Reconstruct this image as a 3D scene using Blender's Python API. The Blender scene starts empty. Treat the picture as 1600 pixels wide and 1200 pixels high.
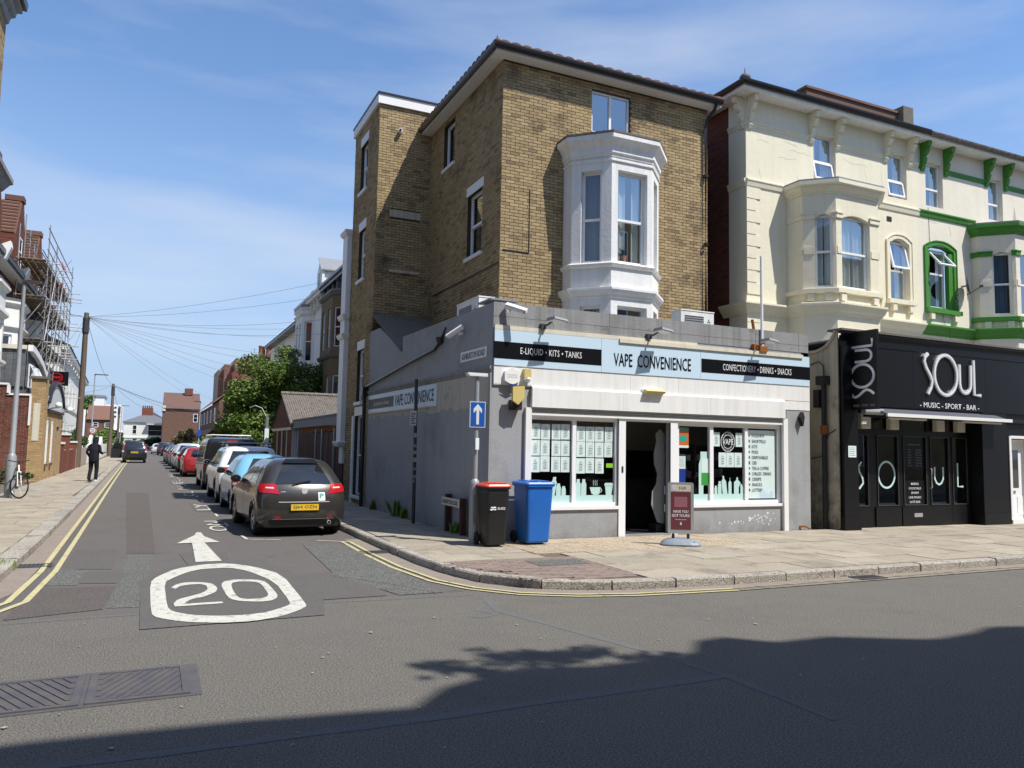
import bpy, math, random
import numpy as np
from mathutils import Vector, Matrix
R = math.radians
rng = random.Random(7)
S = bpy.context.scene
COL = S.collection
# ---------------------------------------------------------------- camera
cam = bpy.data.objects.new('camera', bpy.data.cameras.new('camera'))
COL.objects.link(cam)
cr, cu, cf = (0.905667, -0.423563, 0.019022), (-0.052481, -0.067470, 0.996340), (0.420729, 0.903351, 0.083335)
cam.matrix_world = Matrix(((cr[0], cu[0], -cf[0], 0), (cr[1], cu[1], -cf[1], 0), (cr[2], cu[2], -cf[2], 1.75), (0, 0, 0, 1)))
cam.data.sensor_width = 36; cam.data.lens = 36 * 1205 / 1600
cam.data.clip_start = .1; cam.data.clip_end = 3000
S.camera = cam
# ---------------------------------------------------------------- sky and sun
SUN = Vector((.85, -1.1, 2.2)).normalized()
W = bpy.data.worlds.new('World'); S.world = W; W.use_nodes = True
nt = W.node_tree; nt.nodes.clear()
def wn(t): return nt.nodes.new(t)
sky = wn('ShaderNodeTexSky'); sky.sky_type = 'NISHITA'; sky.sun_disc = False
sky.sun_elevation = math.asin(SUN.z); sky.sun_rotation = math.atan2(SUN.x, SUN.y)
sky.air_density = 1.15; sky.dust_density = .35; sky.ozone_density = 2.0; sky.altitude = 0
tc = wn('ShaderNodeTexCoord'); mp = wn('ShaderNodeMapping'); mp.inputs['Scale'].default_value = (1.1, 1.1, 5.5)
mp.inputs['Location'].default_value = (.35, 1.7, .25)
nz = wn('ShaderNodeTexNoise'); nz.inputs['Scale'].default_value = 1.5; nz.inputs['Detail'].default_value = 7; nz.inputs['Roughness'].default_value = .5
cr_ = wn('ShaderNodeValToRGB'); cr_.color_ramp.elements[0].position = .45; cr_.color_ramp.elements[1].position = .84
cr_.color_ramp.elements[1].color = (.75, .75, .75, 1)
mix = wn('ShaderNodeMix'); mix.data_type = 'RGBA'; mix.inputs[7].default_value = (4.5, 4.8, 5.3, 1)
bg = wn('ShaderNodeBackground'); bg.inputs[1].default_value = .103; out = wn('ShaderNodeOutputWorld')
L = nt.links.new
L(tc.outputs['Generated'], mp.inputs[0]); L(mp.outputs[0], nz.inputs['Vector']); L(nz.outputs['Fac'], cr_.inputs[0])
L(cr_.outputs[0], mix.inputs[0]); tn = wn('ShaderNodeMix'); tn.data_type = 'RGBA'; tn.blend_type = 'MULTIPLY'; tn.inputs[0].default_value = 1; tn.inputs[7].default_value = (.80, .92, 1.07, 1); L(sky.outputs[0], tn.inputs[6]); 
sx = wn('ShaderNodeSeparateXYZ'); L(tc.outputs['Generated'], sx.inputs[0]); hr = wn('ShaderNodeMapRange'); hr.inputs[1].default_value = 0; hr.inputs[2].default_value = .42; hr.inputs[3].default_value = .95; hr.inputs[4].default_value = 0
L(sx.outputs[2], hr.inputs[0]); hz_ = wn('ShaderNodeMix'); hz_.data_type = 'RGBA'; hz_.inputs[7].default_value = (2.35, 3.15, 4.65, 1); L(hr.outputs[0], hz_.inputs[0]); L(tn.outputs[2], hz_.inputs[6]); L(hz_.outputs[2], mix.inputs[6]); L(mix.outputs[2], bg.inputs[0]); L(bg.outputs[0], out.inputs[0])
sl = bpy.data.lights.new('sun', 'SUN'); sl.energy = 3.7; sl.angle = R(.5); sl.color = (1, .965, .91)
sun = bpy.data.objects.new('sun', sl); COL.objects.link(sun); sun.location = (10, -10, 40)
sun.rotation_euler = (-SUN).to_track_quat('-Z', 'Y').to_euler()
S.view_settings.view_transform = 'Standard'; S.view_settings.look = 'None'; S.view_settings.exposure = .74
S.view_settings.gamma = 1; S.view_settings.use_curve_mapping = False
# ---------------------------------------------------------------- object helpers
OFF = {}
def _off(o):
    return OFF.get(o, Vector((0, 0, 0)))
def tag(o, label=None, cat=None, group=None, kind=None):
    if label: o['label'] = label
    if cat: o['category'] = cat
    if group: o['group'] = group
    if kind: o['kind'] = kind
    return o
def thing(name, label, cat, loc=(0, 0, 0), rz=0, group=None):
    o = bpy.data.objects.new(name, None); COL.objects.link(o); o.location = loc; o.rotation_euler = (0, 0, rz)
    o.empty_display_size = .2
    OFF[o] = Vector(loc) if rz == 0 else Vector((0, 0, 0))
    return tag(o, label, cat, group)
def copy_tree(o, parent=None):
    c = o.copy(); COL.objects.link(c); c.parent = parent; OFF[c] = _off(o)
    for ch in [x for x in KIDS.get(o, [])]:
        k = copy_tree(ch, c); KIDS.setdefault(c, []).append(k)
    return c
KIDS = {}
def place(name, me, parent, loc=(0, 0, 0), rot=None, scale=None):
    """link one more object that shares mesh me"""
    o = bpy.data.objects.new(name, me); COL.objects.link(o)
    o.location = Vector(loc) - _off(parent) if parent else loc
    if rot is not None: o.rotation_euler = rot
    if scale is not None: o.scale = scale
    if parent: o.parent = parent; KIDS.setdefault(parent, []).append(o)
    OFF[o] = _off(parent)
    return o
class Fr:
    """a vertical wall plane: u runs right as seen from outside, w outwards, z up"""
    def __init__(s, a, b):
        s.o = Vector((a[0], a[1])); v = Vector((b[0], b[1])) - s.o; s.L = v.length; s.d = v / s.L; s.n = Vector((s.d.y, -s.d.x))
    def p(s, u, w, z):
        q = s.o + s.d * u + s.n * w; return (q.x, q.y, z)
class B:
    def __init__(s): s.v = []; s.f = []; s.m = []; s.r = []
    def quad(s, *p, m=0, r=0.):
        i = len(s.v); s.v += [tuple(q) for q in p]; s.f.append(tuple(range(i, i + len(p)))); s.m.append(m); s.r.append(r)
        return s
    def hexa(s, c, m=0, r=0., skip=()):
        i = len(s.v); s.v += [tuple(q) for q in c]
        for k, f in enumerate(((0, 3, 2, 1), (4, 5, 6, 7), (0, 1, 5, 4), (1, 2, 6, 5), (2, 3, 7, 6), (3, 0, 4, 7))):
            if k in skip: continue
            s.f.append(tuple(i + j for j in f)); s.m.append(m); s.r.append(r)
        return s
    def box(s, x0, y0, z0, x1, y1, z1, m=0, r=0., skip=()):
        s.hexa([(x0, y0, z0), (x1, y0, z0), (x1, y1, z0), (x0, y1, z0), (x0, y0, z1), (x1, y0, z1), (x1, y1, z1), (x0, y1, z1)], m, r, skip)
        return s
    def wb(s, F, u0, u1, w0, w1, z0, z1, m=0, r=0., skip=()):
        """box in wall coordinates, w0 < w1 outwards"""
        s.hexa([F.p(u0, w1, z0), F.p(u1, w1, z0), F.p(u1, w0, z0), F.p(u0, w0, z0), F.p(u0, w1, z1), F.p(u1, w1, z1), F.p(u1, w0, z1), F.p(u0, w0, z1)], m, r, skip)
        return s
    def prism(s, poly, z0, z1, m=0):
        i = len(s.v); n = len(poly); s.v += [(p[0], p[1], z0) for p in poly] + [(p[0], p[1], z1) for p in poly]
        s.f.append(tuple(i + k for k in reversed(range(n)))); s.f.append(tuple(i + n + k for k in range(n))); s.m += [m, m]; s.r += [0., 0.]
        for k in range(n):
            j = (k + 1) % n; s.f.append((i + k, i + j, i + n + j, i + n + k)); s.m.append(m); s.r.append(0.)
        return s
    def wprism(s, F, poly, w0, w1, m=0):
        """polygon in (u, z) of a wall extruded from w0 to w1"""
        i = len(s.v); n = len(poly); s.v += [F.p(u, w1, z) for u, z in poly] + [F.p(u, w0, z) for u, z in poly]
        s.f.append(tuple(i + k for k in range(n))); s.f.append(tuple(i + n + k for k in reversed(range(n)))); s.m += [m, m]; s.r += [0., 0.]
        for k in range(n):
            j = (k + 1) % n; s.f.append((i + j, i + k, i + n + k, i + n + j)); s.m.append(m); s.r.append(0.)
        return s
    def tube(s, pts, r, n=8, m=0, caps=True, r2=None):
        pts = [Vector(p) for p in pts]; k = len(pts); i0 = len(s.v)
        for i, p in enumerate(pts):
            t = (pts[min(i + 1, k - 1)] - pts[max(i - 1, 0)]).normalized()
            a = t.cross(Vector((0, 0, 1)));  a = a.normalized() if a.length > 1e-3 else Vector((1, 0, 0)); b = t.cross(a)
            rr = r if r2 is None else r + (r2 - r) * i / (k - 1)
            for j in range(n):
                q = p + (a * math.cos(2 * math.pi * j / n) + b * math.sin(2 * math.pi * j / n)) * rr; s.v.append(tuple(q))
        for i in range(k - 1):
            for j in range(n):
                j2 = (j + 1) % n; s.f.append((i0 + i * n + j, i0 + (i + 1) * n + j, i0 + (i + 1) * n + j2, i0 + i * n + j2)); s.m.append(m); s.r.append(0.)
        if caps:
            s.f.append(tuple(i0 + j for j in range(n))); s.f.append(tuple(i0 + (k - 1) * n + j for j in reversed(range(n)))); s.m += [m, m]; s.r += [0., 0.]
        return s
    def lathe(s, prof, c=(0, 0, 0), ax='z', n=20, m=0):
        i0 = len(s.v)
        for r, h in prof:
            for j in range(n):
                a = 2 * math.pi * j / n; x, y = r * math.cos(a), r * math.sin(a)
                q = (x, y, h) if ax == 'z' else ((h, x, y) if ax == 'x' else (x, h, y))
                s.v.append((q[0] + c[0], q[1] + c[1], q[2] + c[2]))
        for i in range(len(prof) - 1):
            for j in range(n):
                j2 = (j + 1) % n; s.f.append((i0 + i * n + j, i0 + i * n + j2, i0 + (i + 1) * n + j2, i0 + (i + 1) * n + j)); s.m.append(m); s.r.append(0.)
        return s
    def mould(s, path, prof, m=0, closed=False, caps=True):
        """profile [(out, z)] swept along a plan path with mitred corners, out to the right-hand normal of travel"""
        P = [Vector(p) for p in path]; n = len(P); off = []
        for i in range(n):
            a = (P[i] - P[i - 1]).normalized() if (i > 0 or closed) else None
            b = (P[(i + 1) % n] - P[i]).normalized() if (i < n - 1 or closed) else None
            a = a or b; b = b or a
            na = Vector((a.y, -a.x)); nb = Vector((b.y, -b.x)); mm = (na + nb); mm = mm / max(mm.dot(na), .2)
            off.append(mm)
        i0 = len(s.v); k = len(prof)
        for i in range(n):
            for w, z in prof:
                q = P[i] + off[i] * w; s.v.append((q.x, q.y, z))
        rows = n if closed else n - 1
        for i in range(rows):
            i2 = (i + 1) % n
            for j in range(k - 1):
                s.f.append((i0 + i * k + j, i0 + i2 * k + j, i0 + i2 * k + j + 1, i0 + i * k + j + 1)); s.m.append(m); s.r.append(0.)
        if caps and not closed:
            s.f.append(tuple(i0 + j for j in reversed(range(k)))); s.f.append(tuple(i0 + (n - 1) * k + j for j in range(k))); s.m += [m, m]; s.r += [0., 0.]
        return s
    def wall(s, F, u0, u1, z0, z1, ops=(), depth=.12, m=0, mr=None, w=0.):
        """wall face with rectangular openings (ua, ub, za, zb) and their reveals"""
        us = sorted({u0, u1} | {min(max(c, u0), u1) for o in ops for c in o[:2]}); zs = sorted({z0, z1} | {min(max(c, z0), z1) for o in ops for c in o[2:4]})
        for a, b in zip(us, us[1:]):
            for c, d in zip(zs, zs[1:]):
                if any(o[0] - 1e-6 <= a and b <= o[1] + 1e-6 and o[2] - 1e-6 <= c and d <= o[3] + 1e-6 for o in ops): continue
                s.quad(F.p(a, w, c), F.p(b, w, c), F.p(b, w, d), F.p(a, w, d), m=m)
        mr = m if mr is None else mr
        for o in ops:
            a, b, c, d = o[:4]; w2 = w - depth
            s.quad(F.p(a, w, c), F.p(a, w2, c), F.p(a, w2, d), F.p(a, w, d), m=mr); s.quad(F.p(b, w2, c), F.p(b, w, c), F.p(b, w, d), F.p(b, w2, d), m=mr)
            s.quad(F.p(a, w, d), F.p(a, w2, d), F.p(b, w2, d), F.p(b, w, d), m=mr); s.quad(F.p(a, w2, c), F.p(a, w, c), F.p(b, w, c), F.p(b, w2, c), m=mr)
        return s
    def ribbon(s, F, pts, wd, w0, w1, m=0, closed=False):
        """stroke of width wd along (u, z) points on a wall"""
        P = [Vector(p) for p in pts]; n = len(P); l, r = [], []
        for i in range(n):
            a = P[(i - 1) % n] if (i > 0 or closed) else P[i]; b = P[(i + 1) % n] if (i < n - 1 or closed) else P[i]
            t = (b - a).normalized(); q = Vector((-t.y, t.x)) * wd / 2; l.append(P[i] + q); r.append(P[i] - q)
        for i in range(n if closed else n - 1):
            j = (i + 1) % n; c = [l[i], l[j], r[j], r[i]]
            s.hexa([F.p(c[0].x, w0, c[0].y), F.p(c[1].x, w0, c[1].y), F.p(c[2].x, w0, c[2].y), F.p(c[3].x, w0, c[3].y),
                    F.p(c[0].x, w1, c[0].y), F.p(c[1].x, w1, c[1].y), F.p(c[2].x, w1, c[2].y), F.p(c[3].x, w1, c[3].y)], m)
        return s
    def build(s, name, mat, parent=None, smooth=False, local=False, **t):
        me = bpy.data.meshes.new(name)
        off = Vector((0, 0, 0)) if local or parent is None else _off(parent)
        v = s.v if off.length == 0 else [(a - off.x, b - off.y, c - off.z) for a, b, c in s.v]
        me.from_pydata(v, [], s.f)
        for x in (mat if isinstance(mat, (list, tuple)) else [mat]): me.materials.append(x)
        if isinstance(mat, (list, tuple)) and len(mat) > 1: me.polygons.foreach_set('material_index', s.m)
        if any(s.r):
            at = me.attributes.new('rnd', 'FLOAT', 'FACE'); at.data.foreach_set('value', s.r)
        if smooth:
            me.polygons.foreach_set('use_smooth', [True] * len(me.polygons))
            if isinstance(smooth, (int, float)) and smooth is not True: me.set_sharp_from_angle(angle=R(smooth))
        o = bpy.data.objects.new(name, me); COL.objects.link(o)
        if parent: o.parent = parent; KIDS.setdefault(parent, []).append(o)
        OFF[o] = off if parent else Vector((0, 0, 0))
        return tag(o, **t)
def box(name, mat, parent, x0, y0, z0, x1, y1, z1, **t): return B().box(x0, y0, z0, x1, y1, z1).build(name, mat, parent, **t)
def wbox(name, mat, parent, F, u0, u1, w0, w1, z0, z1, **t): return B().wb(F, u0, u1, w0, w1, z0, z1).build(name, mat, parent, **t)
def rootmesh(name, bb, mat, label, cat, group=None, smooth=False):
    """top-level thing of one mesh with its origin at its base"""
    xs = [q[0] for q in bb.v]; ys = [q[1] for q in bb.v]; zs = [q[2] for q in bb.v]
    c = ((min(xs) + max(xs)) / 2, (min(ys) + max(ys)) / 2, min(zs))
    bb.v = [(a - c[0], b - c[1], d - c[2]) for a, b, d in bb.v]
    o = bb.build(name, mat, None, smooth=smooth); o.location = c; OFF[o] = Vector(c)
    return tag(o, label, cat, group)
def lettering(name, s, mat, parent, org, right, up, w=None, h=None, depth=.004, bold=0., center=True, space=1., local=False, lines=1.0):
    """text turned into a mesh, fitted to w x h, centred on org"""
    cu_ = bpy.data.curves.new(name, 'FONT'); cu_.body = s; cu_.extrude = 0; cu_.offset = bold * .5; cu_.space_character = space; cu_.space_line = lines
    cu_.resolution_u = 2; cu_.align_x = 'CENTER' if center else 'LEFT'
    ob = bpy.data.objects.new(name, cu_); me = bpy.data.meshes.new_from_object(ob)
    bpy.data.objects.remove(ob)
    n = len(me.vertices); co = np.empty(n * 3); me.vertices.foreach_get('co', co); co = co.reshape(-1, 3)
    lo, hi = co.min(0), co.max(0); d = hi - lo
    sx = (w / d[0]) if w else None; sy = (h / d[1]) if h else None
    sx = sx or sy; sy = sy or sx
    a = (co[:, 0] - (lo[0] + hi[0]) / 2) * sx; b = (co[:, 1] - (lo[1] + hi[1]) / 2) * sy
    org = Vector(org) - (Vector((0, 0, 0)) if local or parent is None else _off(parent)); r_, u_ = Vector(right).normalized(), Vector(up).normalized(); nn = r_.cross(u_)
    P = np.array(org)[None] + a[:, None] * np.array(r_)[None] + b[:, None] * np.array(u_)[None] + np.array(nn)[None] * depth
    me.vertices.foreach_set('co', P.ravel()); me.materials.clear(); me.materials.append(mat); me.update()
    o = bpy.data.objects.new(name, me); COL.objects.link(o)
    if parent: o.parent = parent; KIDS.setdefault(parent, []).append(o)
    return o
def wtext(name, s, mat, parent, F, u, z, out_, w=None, h=None, **k):
    return lettering(name, s, mat, parent, F.p(u, out_, z), (F.d.x, F.d.y, 0), (0, 0, 1), w, h, **k)
# ---------------------------------------------------------------- materials
def mat(name, col, rough=.6, spec=.5, metal=0., var=.12, vscale=1.2, bump=0., bscale=60, col2=None, streak=0., emit=None, rnd=None, coat=0., grain=0., gscale=150, dirt=None, base=None):
    m = bpy.data.materials.new(name); m.use_nodes = True; t = m.node_tree; N = t.nodes.new; K = t.links.new
    p = t.nodes['Principled BSDF']; p.inputs['Roughness'].default_value = rough; p.inputs['Metallic'].default_value = metal
    p.inputs['Specular IOR Level'].default_value = spec
    if coat: p.inputs['Coat Weight'].default_value = coat; p.inputs['Coat Roughness'].default_value = .03
    if emit: p.inputs['Emission Color'].default_value = (*emit[0], 1); p.inputs['Emission Strength'].default_value = emit[1]
    g = N('ShaderNodeNewGeometry'); pos = g.outputs['Position']
    c = N('ShaderNodeRGB'); c.outputs[0].default_value = (*col, 1); cur = c.outputs[0]
    def mixc(a, b, f, mode='MIX'):
        x = N('ShaderNodeMix'); x.data_type = 'RGBA'; x.blend_type = mode
        if isinstance(f, float): x.inputs[0].default_value = f
        else: K(f, x.inputs[0])
        K(a, x.inputs[6])
        if isinstance(b, tuple): x.inputs[7].default_value = (*b, 1)
        else: K(b, x.inputs[7])
        return x.outputs[2]
    def noise(sc, det=4, rough_=.55, stretch=None):
        q = N('ShaderNodeTexNoise'); q.inputs['Scale'].default_value = sc; q.inputs['Detail'].default_value = det; q.inputs['Roughness'].default_value = rough_
        if stretch:
            mm = N('ShaderNodeMapping'); mm.inputs['Scale'].default_value = stretch; K(pos, mm.inputs[0]); K(mm.outputs[0], q.inputs['Vector'])
        else: K(pos, q.inputs['Vector'])
        return q.outputs['Fac']
    def ramp(f, a, b):
        q = N('ShaderNodeMapRange'); q.inputs[1].default_value = a; q.inputs[2].default_value = b; K(f, q.inputs[0]); return q.outputs[0]
    if rnd:   # list of colours picked per piece
        at = N('ShaderNodeAttribute'); at.attribute_name = 'rnd'; oi = N('ShaderNodeObjectInfo')
        ad = N('ShaderNodeMath'); ad.operation = 'ADD'; K(at.outputs['Fac'], ad.inputs[0]); K(oi.outputs['Random'], ad.inputs[1])
        fr = N('ShaderNodeMath'); fr.operation = 'FRACT'; K(ad.outputs[0], fr.inputs[0])
        cr = N('ShaderNodeValToRGB'); e = cr.color_ramp.elements
        while len(e) < len(rnd): e.new(.5)
        for i, q in enumerate(rnd): e[i].position = i / (len(rnd) - 1); e[i].color = (*q, 1)
        K(fr.outputs[0], cr.inputs[0]); cur = cr.outputs[0]
    if col2: cur = mixc(cur, col2, ramp(noise(vscale, 5, .6), .42, .62))
    if dirt: cur = mixc(cur, dirt[0], ramp(noise(dirt[1], 8, .7), dirt[2], dirt[2] + dirt[3]))
    if var:
        lo = tuple([1 - var] * 3); hi = tuple([1 + var] * 3); q = N('ShaderNodeMix'); q.data_type = 'RGBA'; q.inputs[6].default_value = (*lo, 1); q.inputs[7].default_value = (*hi, 1)
        K(noise(vscale * 1.7, 5, .6), q.inputs[0]); cur = mixc(cur, q.outputs[2], 1., 'MULTIPLY')
    if streak:
        q = N('ShaderNodeMix'); q.data_type = 'RGBA'; q.inputs[6].default_value = (1, 1, 1, 1); q.inputs[7].default_value = (1 - streak, 1 - streak * 1.05, 1 - streak * 1.15, 1)
        K(ramp(noise(1, 5, .6, (7, 7, .35)), .45, .75), q.inputs[0]); cur = mixc(cur, q.outputs[2], 1., 'MULTIPLY')
    if base:     # splash dirt near the ground
        sz = N('ShaderNodeSeparateXYZ'); K(pos, sz.inputs[0]); hm = N('ShaderNodeMapRange'); hm.inputs[1].default_value = base[1]; hm.inputs[2].default_value = .12; K(sz.outputs[2], hm.inputs[0])
        mu = N('ShaderNodeMath'); mu.operation = 'MULTIPLY'; K(hm.outputs[0], mu.inputs[0]); K(ramp(noise(3.5, 8, .7), .38, .72), mu.inputs[1]); cur = mixc(cur, base[0], mu.outputs[0])
    if grain:
        q = N('ShaderNodeMix'); q.data_type = 'RGBA'; q.inputs[6].default_value = (1 - grain, 1 - grain, 1 - grain, 1); q.inputs[7].default_value = (1 + grain, 1 + grain, 1 + grain, 1)
        K(ramp(noise(gscale, 2, .6), .3, .7), q.inputs[0]); cur = mixc(cur, q.outputs[2], 1., 'MULTIPLY')
    K(cur, p.inputs['Base Color'])
    if bump:
        b = N('ShaderNodeBump'); b.inputs['Strength'].default_value = bump; b.inputs['Distance'].default_value = .02
        K(noise(bscale, 4, .6), b.inputs['Height']); K(b.outputs[0], p.inputs['Normal'])
    return m
def glassmat(name, tint, base=.12, rough=.01, gain=1., gcol=(.9, .95, 1)):
    m = bpy.data.materials.new(name); m.use_nodes = True; t = m.node_tree; t.nodes.clear(); N = t.nodes.new; K = t.links.new
    tr = N('ShaderNodeBsdfTransparent'); tr.inputs[0].default_value = (*tint, 1); gl = N('ShaderNodeBsdfGlossy'); gl.inputs[0].default_value = (*gcol, 1); gl.inputs[1].default_value = rough
    lw0 = N('ShaderNodeLayerWeight'); lw0.inputs[0].default_value = .5; lw = N('ShaderNodeMath'); lw.operation = 'POWER'; lw.inputs[1].default_value = 4.5; K(lw0.outputs['Facing'], lw.inputs[0])
    a = N('ShaderNodeMath'); a.operation = 'MULTIPLY_ADD'; a.inputs[1].default_value = gain; a.inputs[2].default_value = base; a.use_clamp = True; K(lw.outputs[0], a.inputs[0])
    mx = N('ShaderNodeMixShader'); K(a.outputs[0], mx.inputs[0]); K(tr.outputs[0], mx.inputs[1]); K(gl.outputs[0], mx.inputs[2])
    o = N('ShaderNodeOutputMaterial'); K(mx.outputs[0], o.inputs[0]); return m
STOCK = [(.42, .31, .165), (.37, .27, .145), (.44, .33, .175), (.335, .245, .13), (.405, .295, .16), (.215, .155, .09), (.425, .32, .17), (.385, .285, .15), (.31, .225, .12)]
REDB = [(.155, .055, .038), (.20, .07, .045), (.11, .042, .033), (.18, .072, .05), (.14, .05, .036)]
TANB = [(.42, .29, .14), (.48, .33, .165), (.37, .25, .12), (.52, .38, .2), (.44, .27, .13)]
M = {}
M['asphalt'] = mat('asphalt', (.155, .143, .123), .92, .25, var=.12, vscale=.35, grain=.62, gscale=75, bump=.9, bscale=80, dirt=((.120, .112, .099), .6, .48, .28))
M['asphalt_side'] = mat('side_asphalt', (.124, .112, .102), .92, .25, var=.1, vscale=.6, grain=.45, gscale=80, bump=.6, bscale=90, dirt=((.085, .077, .072), 1.6, .55, .2))
M['asphalt_old'] = mat('old_asphalt', (.125, .124, .112), .95, .2, var=.12, vscale=1, grain=.7, gscale=50, bump=.7, bscale=70)
M['asphalt_dark'] = mat('dark_asphalt', (.108, .098, .091), .9, .25, var=.1, vscale=1, grain=.35, gscale=90, bump=.4)
M['asphalt_brown'] = mat('brown_asphalt', (.105, .092, .082), .93, .2, var=.12, vscale=1.3, grain=.4, gscale=80, bump=.5, bscale=90)
M['tar'] = mat('tar', (.118, .117, .114), .88, .3, var=.12, vscale=3, grain=.25, gscale=90)
M['mark_white'] = mat('road_paint_white', (.50, .485, .42), .8, .3, var=.14, vscale=4, grain=.2, gscale=60, dirt=((.24, .225, .20), 9, .53, .12))
M['mark_faded'] = mat('road_paint_faded', (.34, .325, .29), .85, .3, var=.1, vscale=4, grain=.2, gscale=60, dirt=((.12, .11, .10), 9, .5, .1))
M['mark_yellow_faded'] = mat('road_paint_yellow_faded', (.27, .24, .17), .85, .3, var=.1, vscale=4, grain=.25, gscale=60, dirt=((.14, .125, .105), 5, .48, .12))
M['mark_yellow'] = mat('road_paint_yellow', (.46, .41, .22), .8, .3, var=.12, vscale=4, grain=.15, gscale=60, dirt=((.13, .12, .09), 6, .56, .12))
M['slab'] = mat('paving_slab', (.36, .32, .25), .9, .25, rnd=[(.285, .248, .19), (.345, .298, .228), (.31, .267, .205), (.37, .322, .248), (.30, .26, .198)], var=.16, vscale=1.4, grain=.25, gscale=70, bump=.4, bscale=60, dirt=((.17, .15, .12), 1.6, .52, .2))
M['slab_grit'] = mat('gritty_slab', (.38, .31, .22), .95, .2, rnd=[(.34, .28, .2), (.40, .32, .23), (.36, .29, .205)], var=.15, vscale=2, grain=.55, gscale=45, bump=.8, bscale=50)
M['joint'] = mat('joint_sand', (.13, .11, .085), .95, .2, var=.2, vscale=5, grain=.3)
M['paver'] = mat('red_paver', (.25, .17, .13), .92, .2, rnd=[(.215, .165, .14), (.245, .185, .155), (.19, .15, .125), (.23, .175, .145)], var=.14, vscale=3, grain=.2, bump=.3)
M['granite'] = mat('granite_kerb', (.34, .31, .26), .85, .35, rnd=[(.30, .27, .23), (.38, .345, .29), (.34, .31, .265), (.27, .25, .215)], var=.15, vscale=3, grain=.7, gscale=60, bump=.9, bscale=45, dirt=((.12, .105, .085), 3, .56, .15))
M['gutter_stone'] = mat('gutter_stone', (.24, .20, .165), .9, .25, var=.2, vscale=2, grain=.3, gscale=70, bump=.4)
M['earth'] = mat('earth', (.12, .10, .075), .95, .2, var=.2, vscale=.8, grain=.3)
M['iron'] = mat('cast_iron', (.085, .080, .088), .75, .4, metal=.15, var=.15, vscale=5, grain=.2, col2=(.105, .095, .09))
M['mortar'] = mat('mortar', (.06, .047, .033), .95, .2, var=.2, vscale=2, grain=.2, dirt=((.07, .055, .04), .9, .52, .2))
M['stock'] = mat('stock_brick', (.4, .3, .14), .9, .25, rnd=STOCK, var=.22, vscale=.55, grain=.2, gscale=90, bump=.5, bscale=80, dirt=((.115, .085, .055), 1.1, .53, .2))
M['farbrick'] = mat('distant_brick', (.17, .095, .065), .9, .2, rnd=[(.17, .095, .065), (.21, .12, .085), (.14, .08, .055)], var=.3, vscale=3, col2=(.13, .075, .055))
M['mortar_red'] = mat('red_wall_mortar', (.36, .30, .25), .95, .2, var=.2)
M['redbrick'] = mat('red_brick', (.22, .07, .04), .9, .25, rnd=REDB, var=.2, vscale=.8, grain=.15, bump=.4)
M['tanbrick'] = mat('tan_brick', (.45, .3, .15), .9, .25, rnd=TANB, var=.12, vscale=.8, grain=.12, bump=.3)
M['sootbrick'] = mat('soot_darkened_brick', (.17, .125, .075), .9, .25, rnd=[(.16, .115, .065), (.21, .155, .09), (.12, .09, .055)], var=.25, vscale=1.2, streak=.2)
M['mortar_tan'] = mat('tan_wall_mortar', (.33, .25, .16), .95, .2, var=.15)
M['greywall'] = mat('grey_masonry_paint', (.325, .333, .34), .75, .35, var=.07, vscale=.9, streak=.08, grain=.04, bump=.25, bscale=25, dirt=((.215, .215, .215), .8, .52, .25), base=((.20, .195, .18), .55))
M['greyconc'] = mat('weathered_grey_render', (.275, .275, .275), .85, .3, var=.14, vscale=1.3, streak=.34, grain=.07, bump=.3, bscale=25, dirt=((.15, .15, .15), 2.5, .58, .14))
M['flakewall'] = mat('flaking_cream_render', (.50, .46, .39), .85, .3, var=.12, vscale=2, streak=.25, dirt=((.27, .27, .27), 3, .56, .08), grain=.06)
M['white'] = mat('white_paint', (.80, .79, .76), .45, .4, var=.04, vscale=2, streak=.05)
M['white_dirty'] = mat('weathered_white_paint', (.77, .76, .73), .6, .4, var=.08, vscale=2, streak=.16, bump=.3, bscale=14, dirt=((.42, .40, .36), 2.2, .67, .1))
M['fasciawhite'] = mat('white_fascia_board', (.77, .76, .73), .5, .4, var=.05, vscale=2, streak=.14, dirt=((.55, .53, .48), 2.5, .68, .12))
M['upvc'] = mat('white_upvc', (.82, .82, .82), .3, .5, var=.03)
M['creamstrip'] = mat('cream_strip', (.66, .61, .49), .7, .3, var=.08, streak=.15)
M['cream'] = mat('cream_masonry_paint', (.76, .70, .53), .75, .35, var=.06, vscale=.8, streak=.06, grain=.03, bump=.35, bscale=5, dirt=((.50, .43, .30), 1.2, .67, .12))
M['cream2'] = mat('pale_masonry_paint', (.74, .68, .55), .75, .35, var=.07, vscale=.8, streak=.07, grain=.03, bump=.35, bscale=5, dirt=((.5, .44, .33), 1.1, .64, .12))
M['green'] = mat('bright_green_paint', (.055, .215, .025), .55, .4, var=.12, vscale=3, dirt=((.15, .3, .1), 4, .62, .1))
M['stucco'] = mat('white_stucco', (.74, .73, .66), .7, .3, var=.06, vscale=1.2, streak=.1)
M['dirtycream'] = mat('stained_cream_render', (.50, .45, .34), .85, .3, var=.15, vscale=1.5, streak=.3, dirt=((.14, .12, .09), 1.6, .55, .18), bump=.3, bscale=20, base=((.02, .02, .018), 2.6))
M['signblue'] = mat('pale_blue_sign', (.56, .70, .80), .25, .5, var=.02)
M['signblack'] = mat('black_sign_vinyl', (.006, .0065, .009), .3, .35, var=0)
M['black'] = mat('black_gloss_paint', (.006, .006, .007), .4, .35, var=.15, vscale=2, bump=.08, bscale=8)
M['blackpl'] = mat('black_plastic', (.017, .017, .018), .5, .5, var=.1)
M['rubber'] = mat('tyre_rubber', (.02, .02, .021), .85, .3, var=.15, vscale=8)
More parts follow.
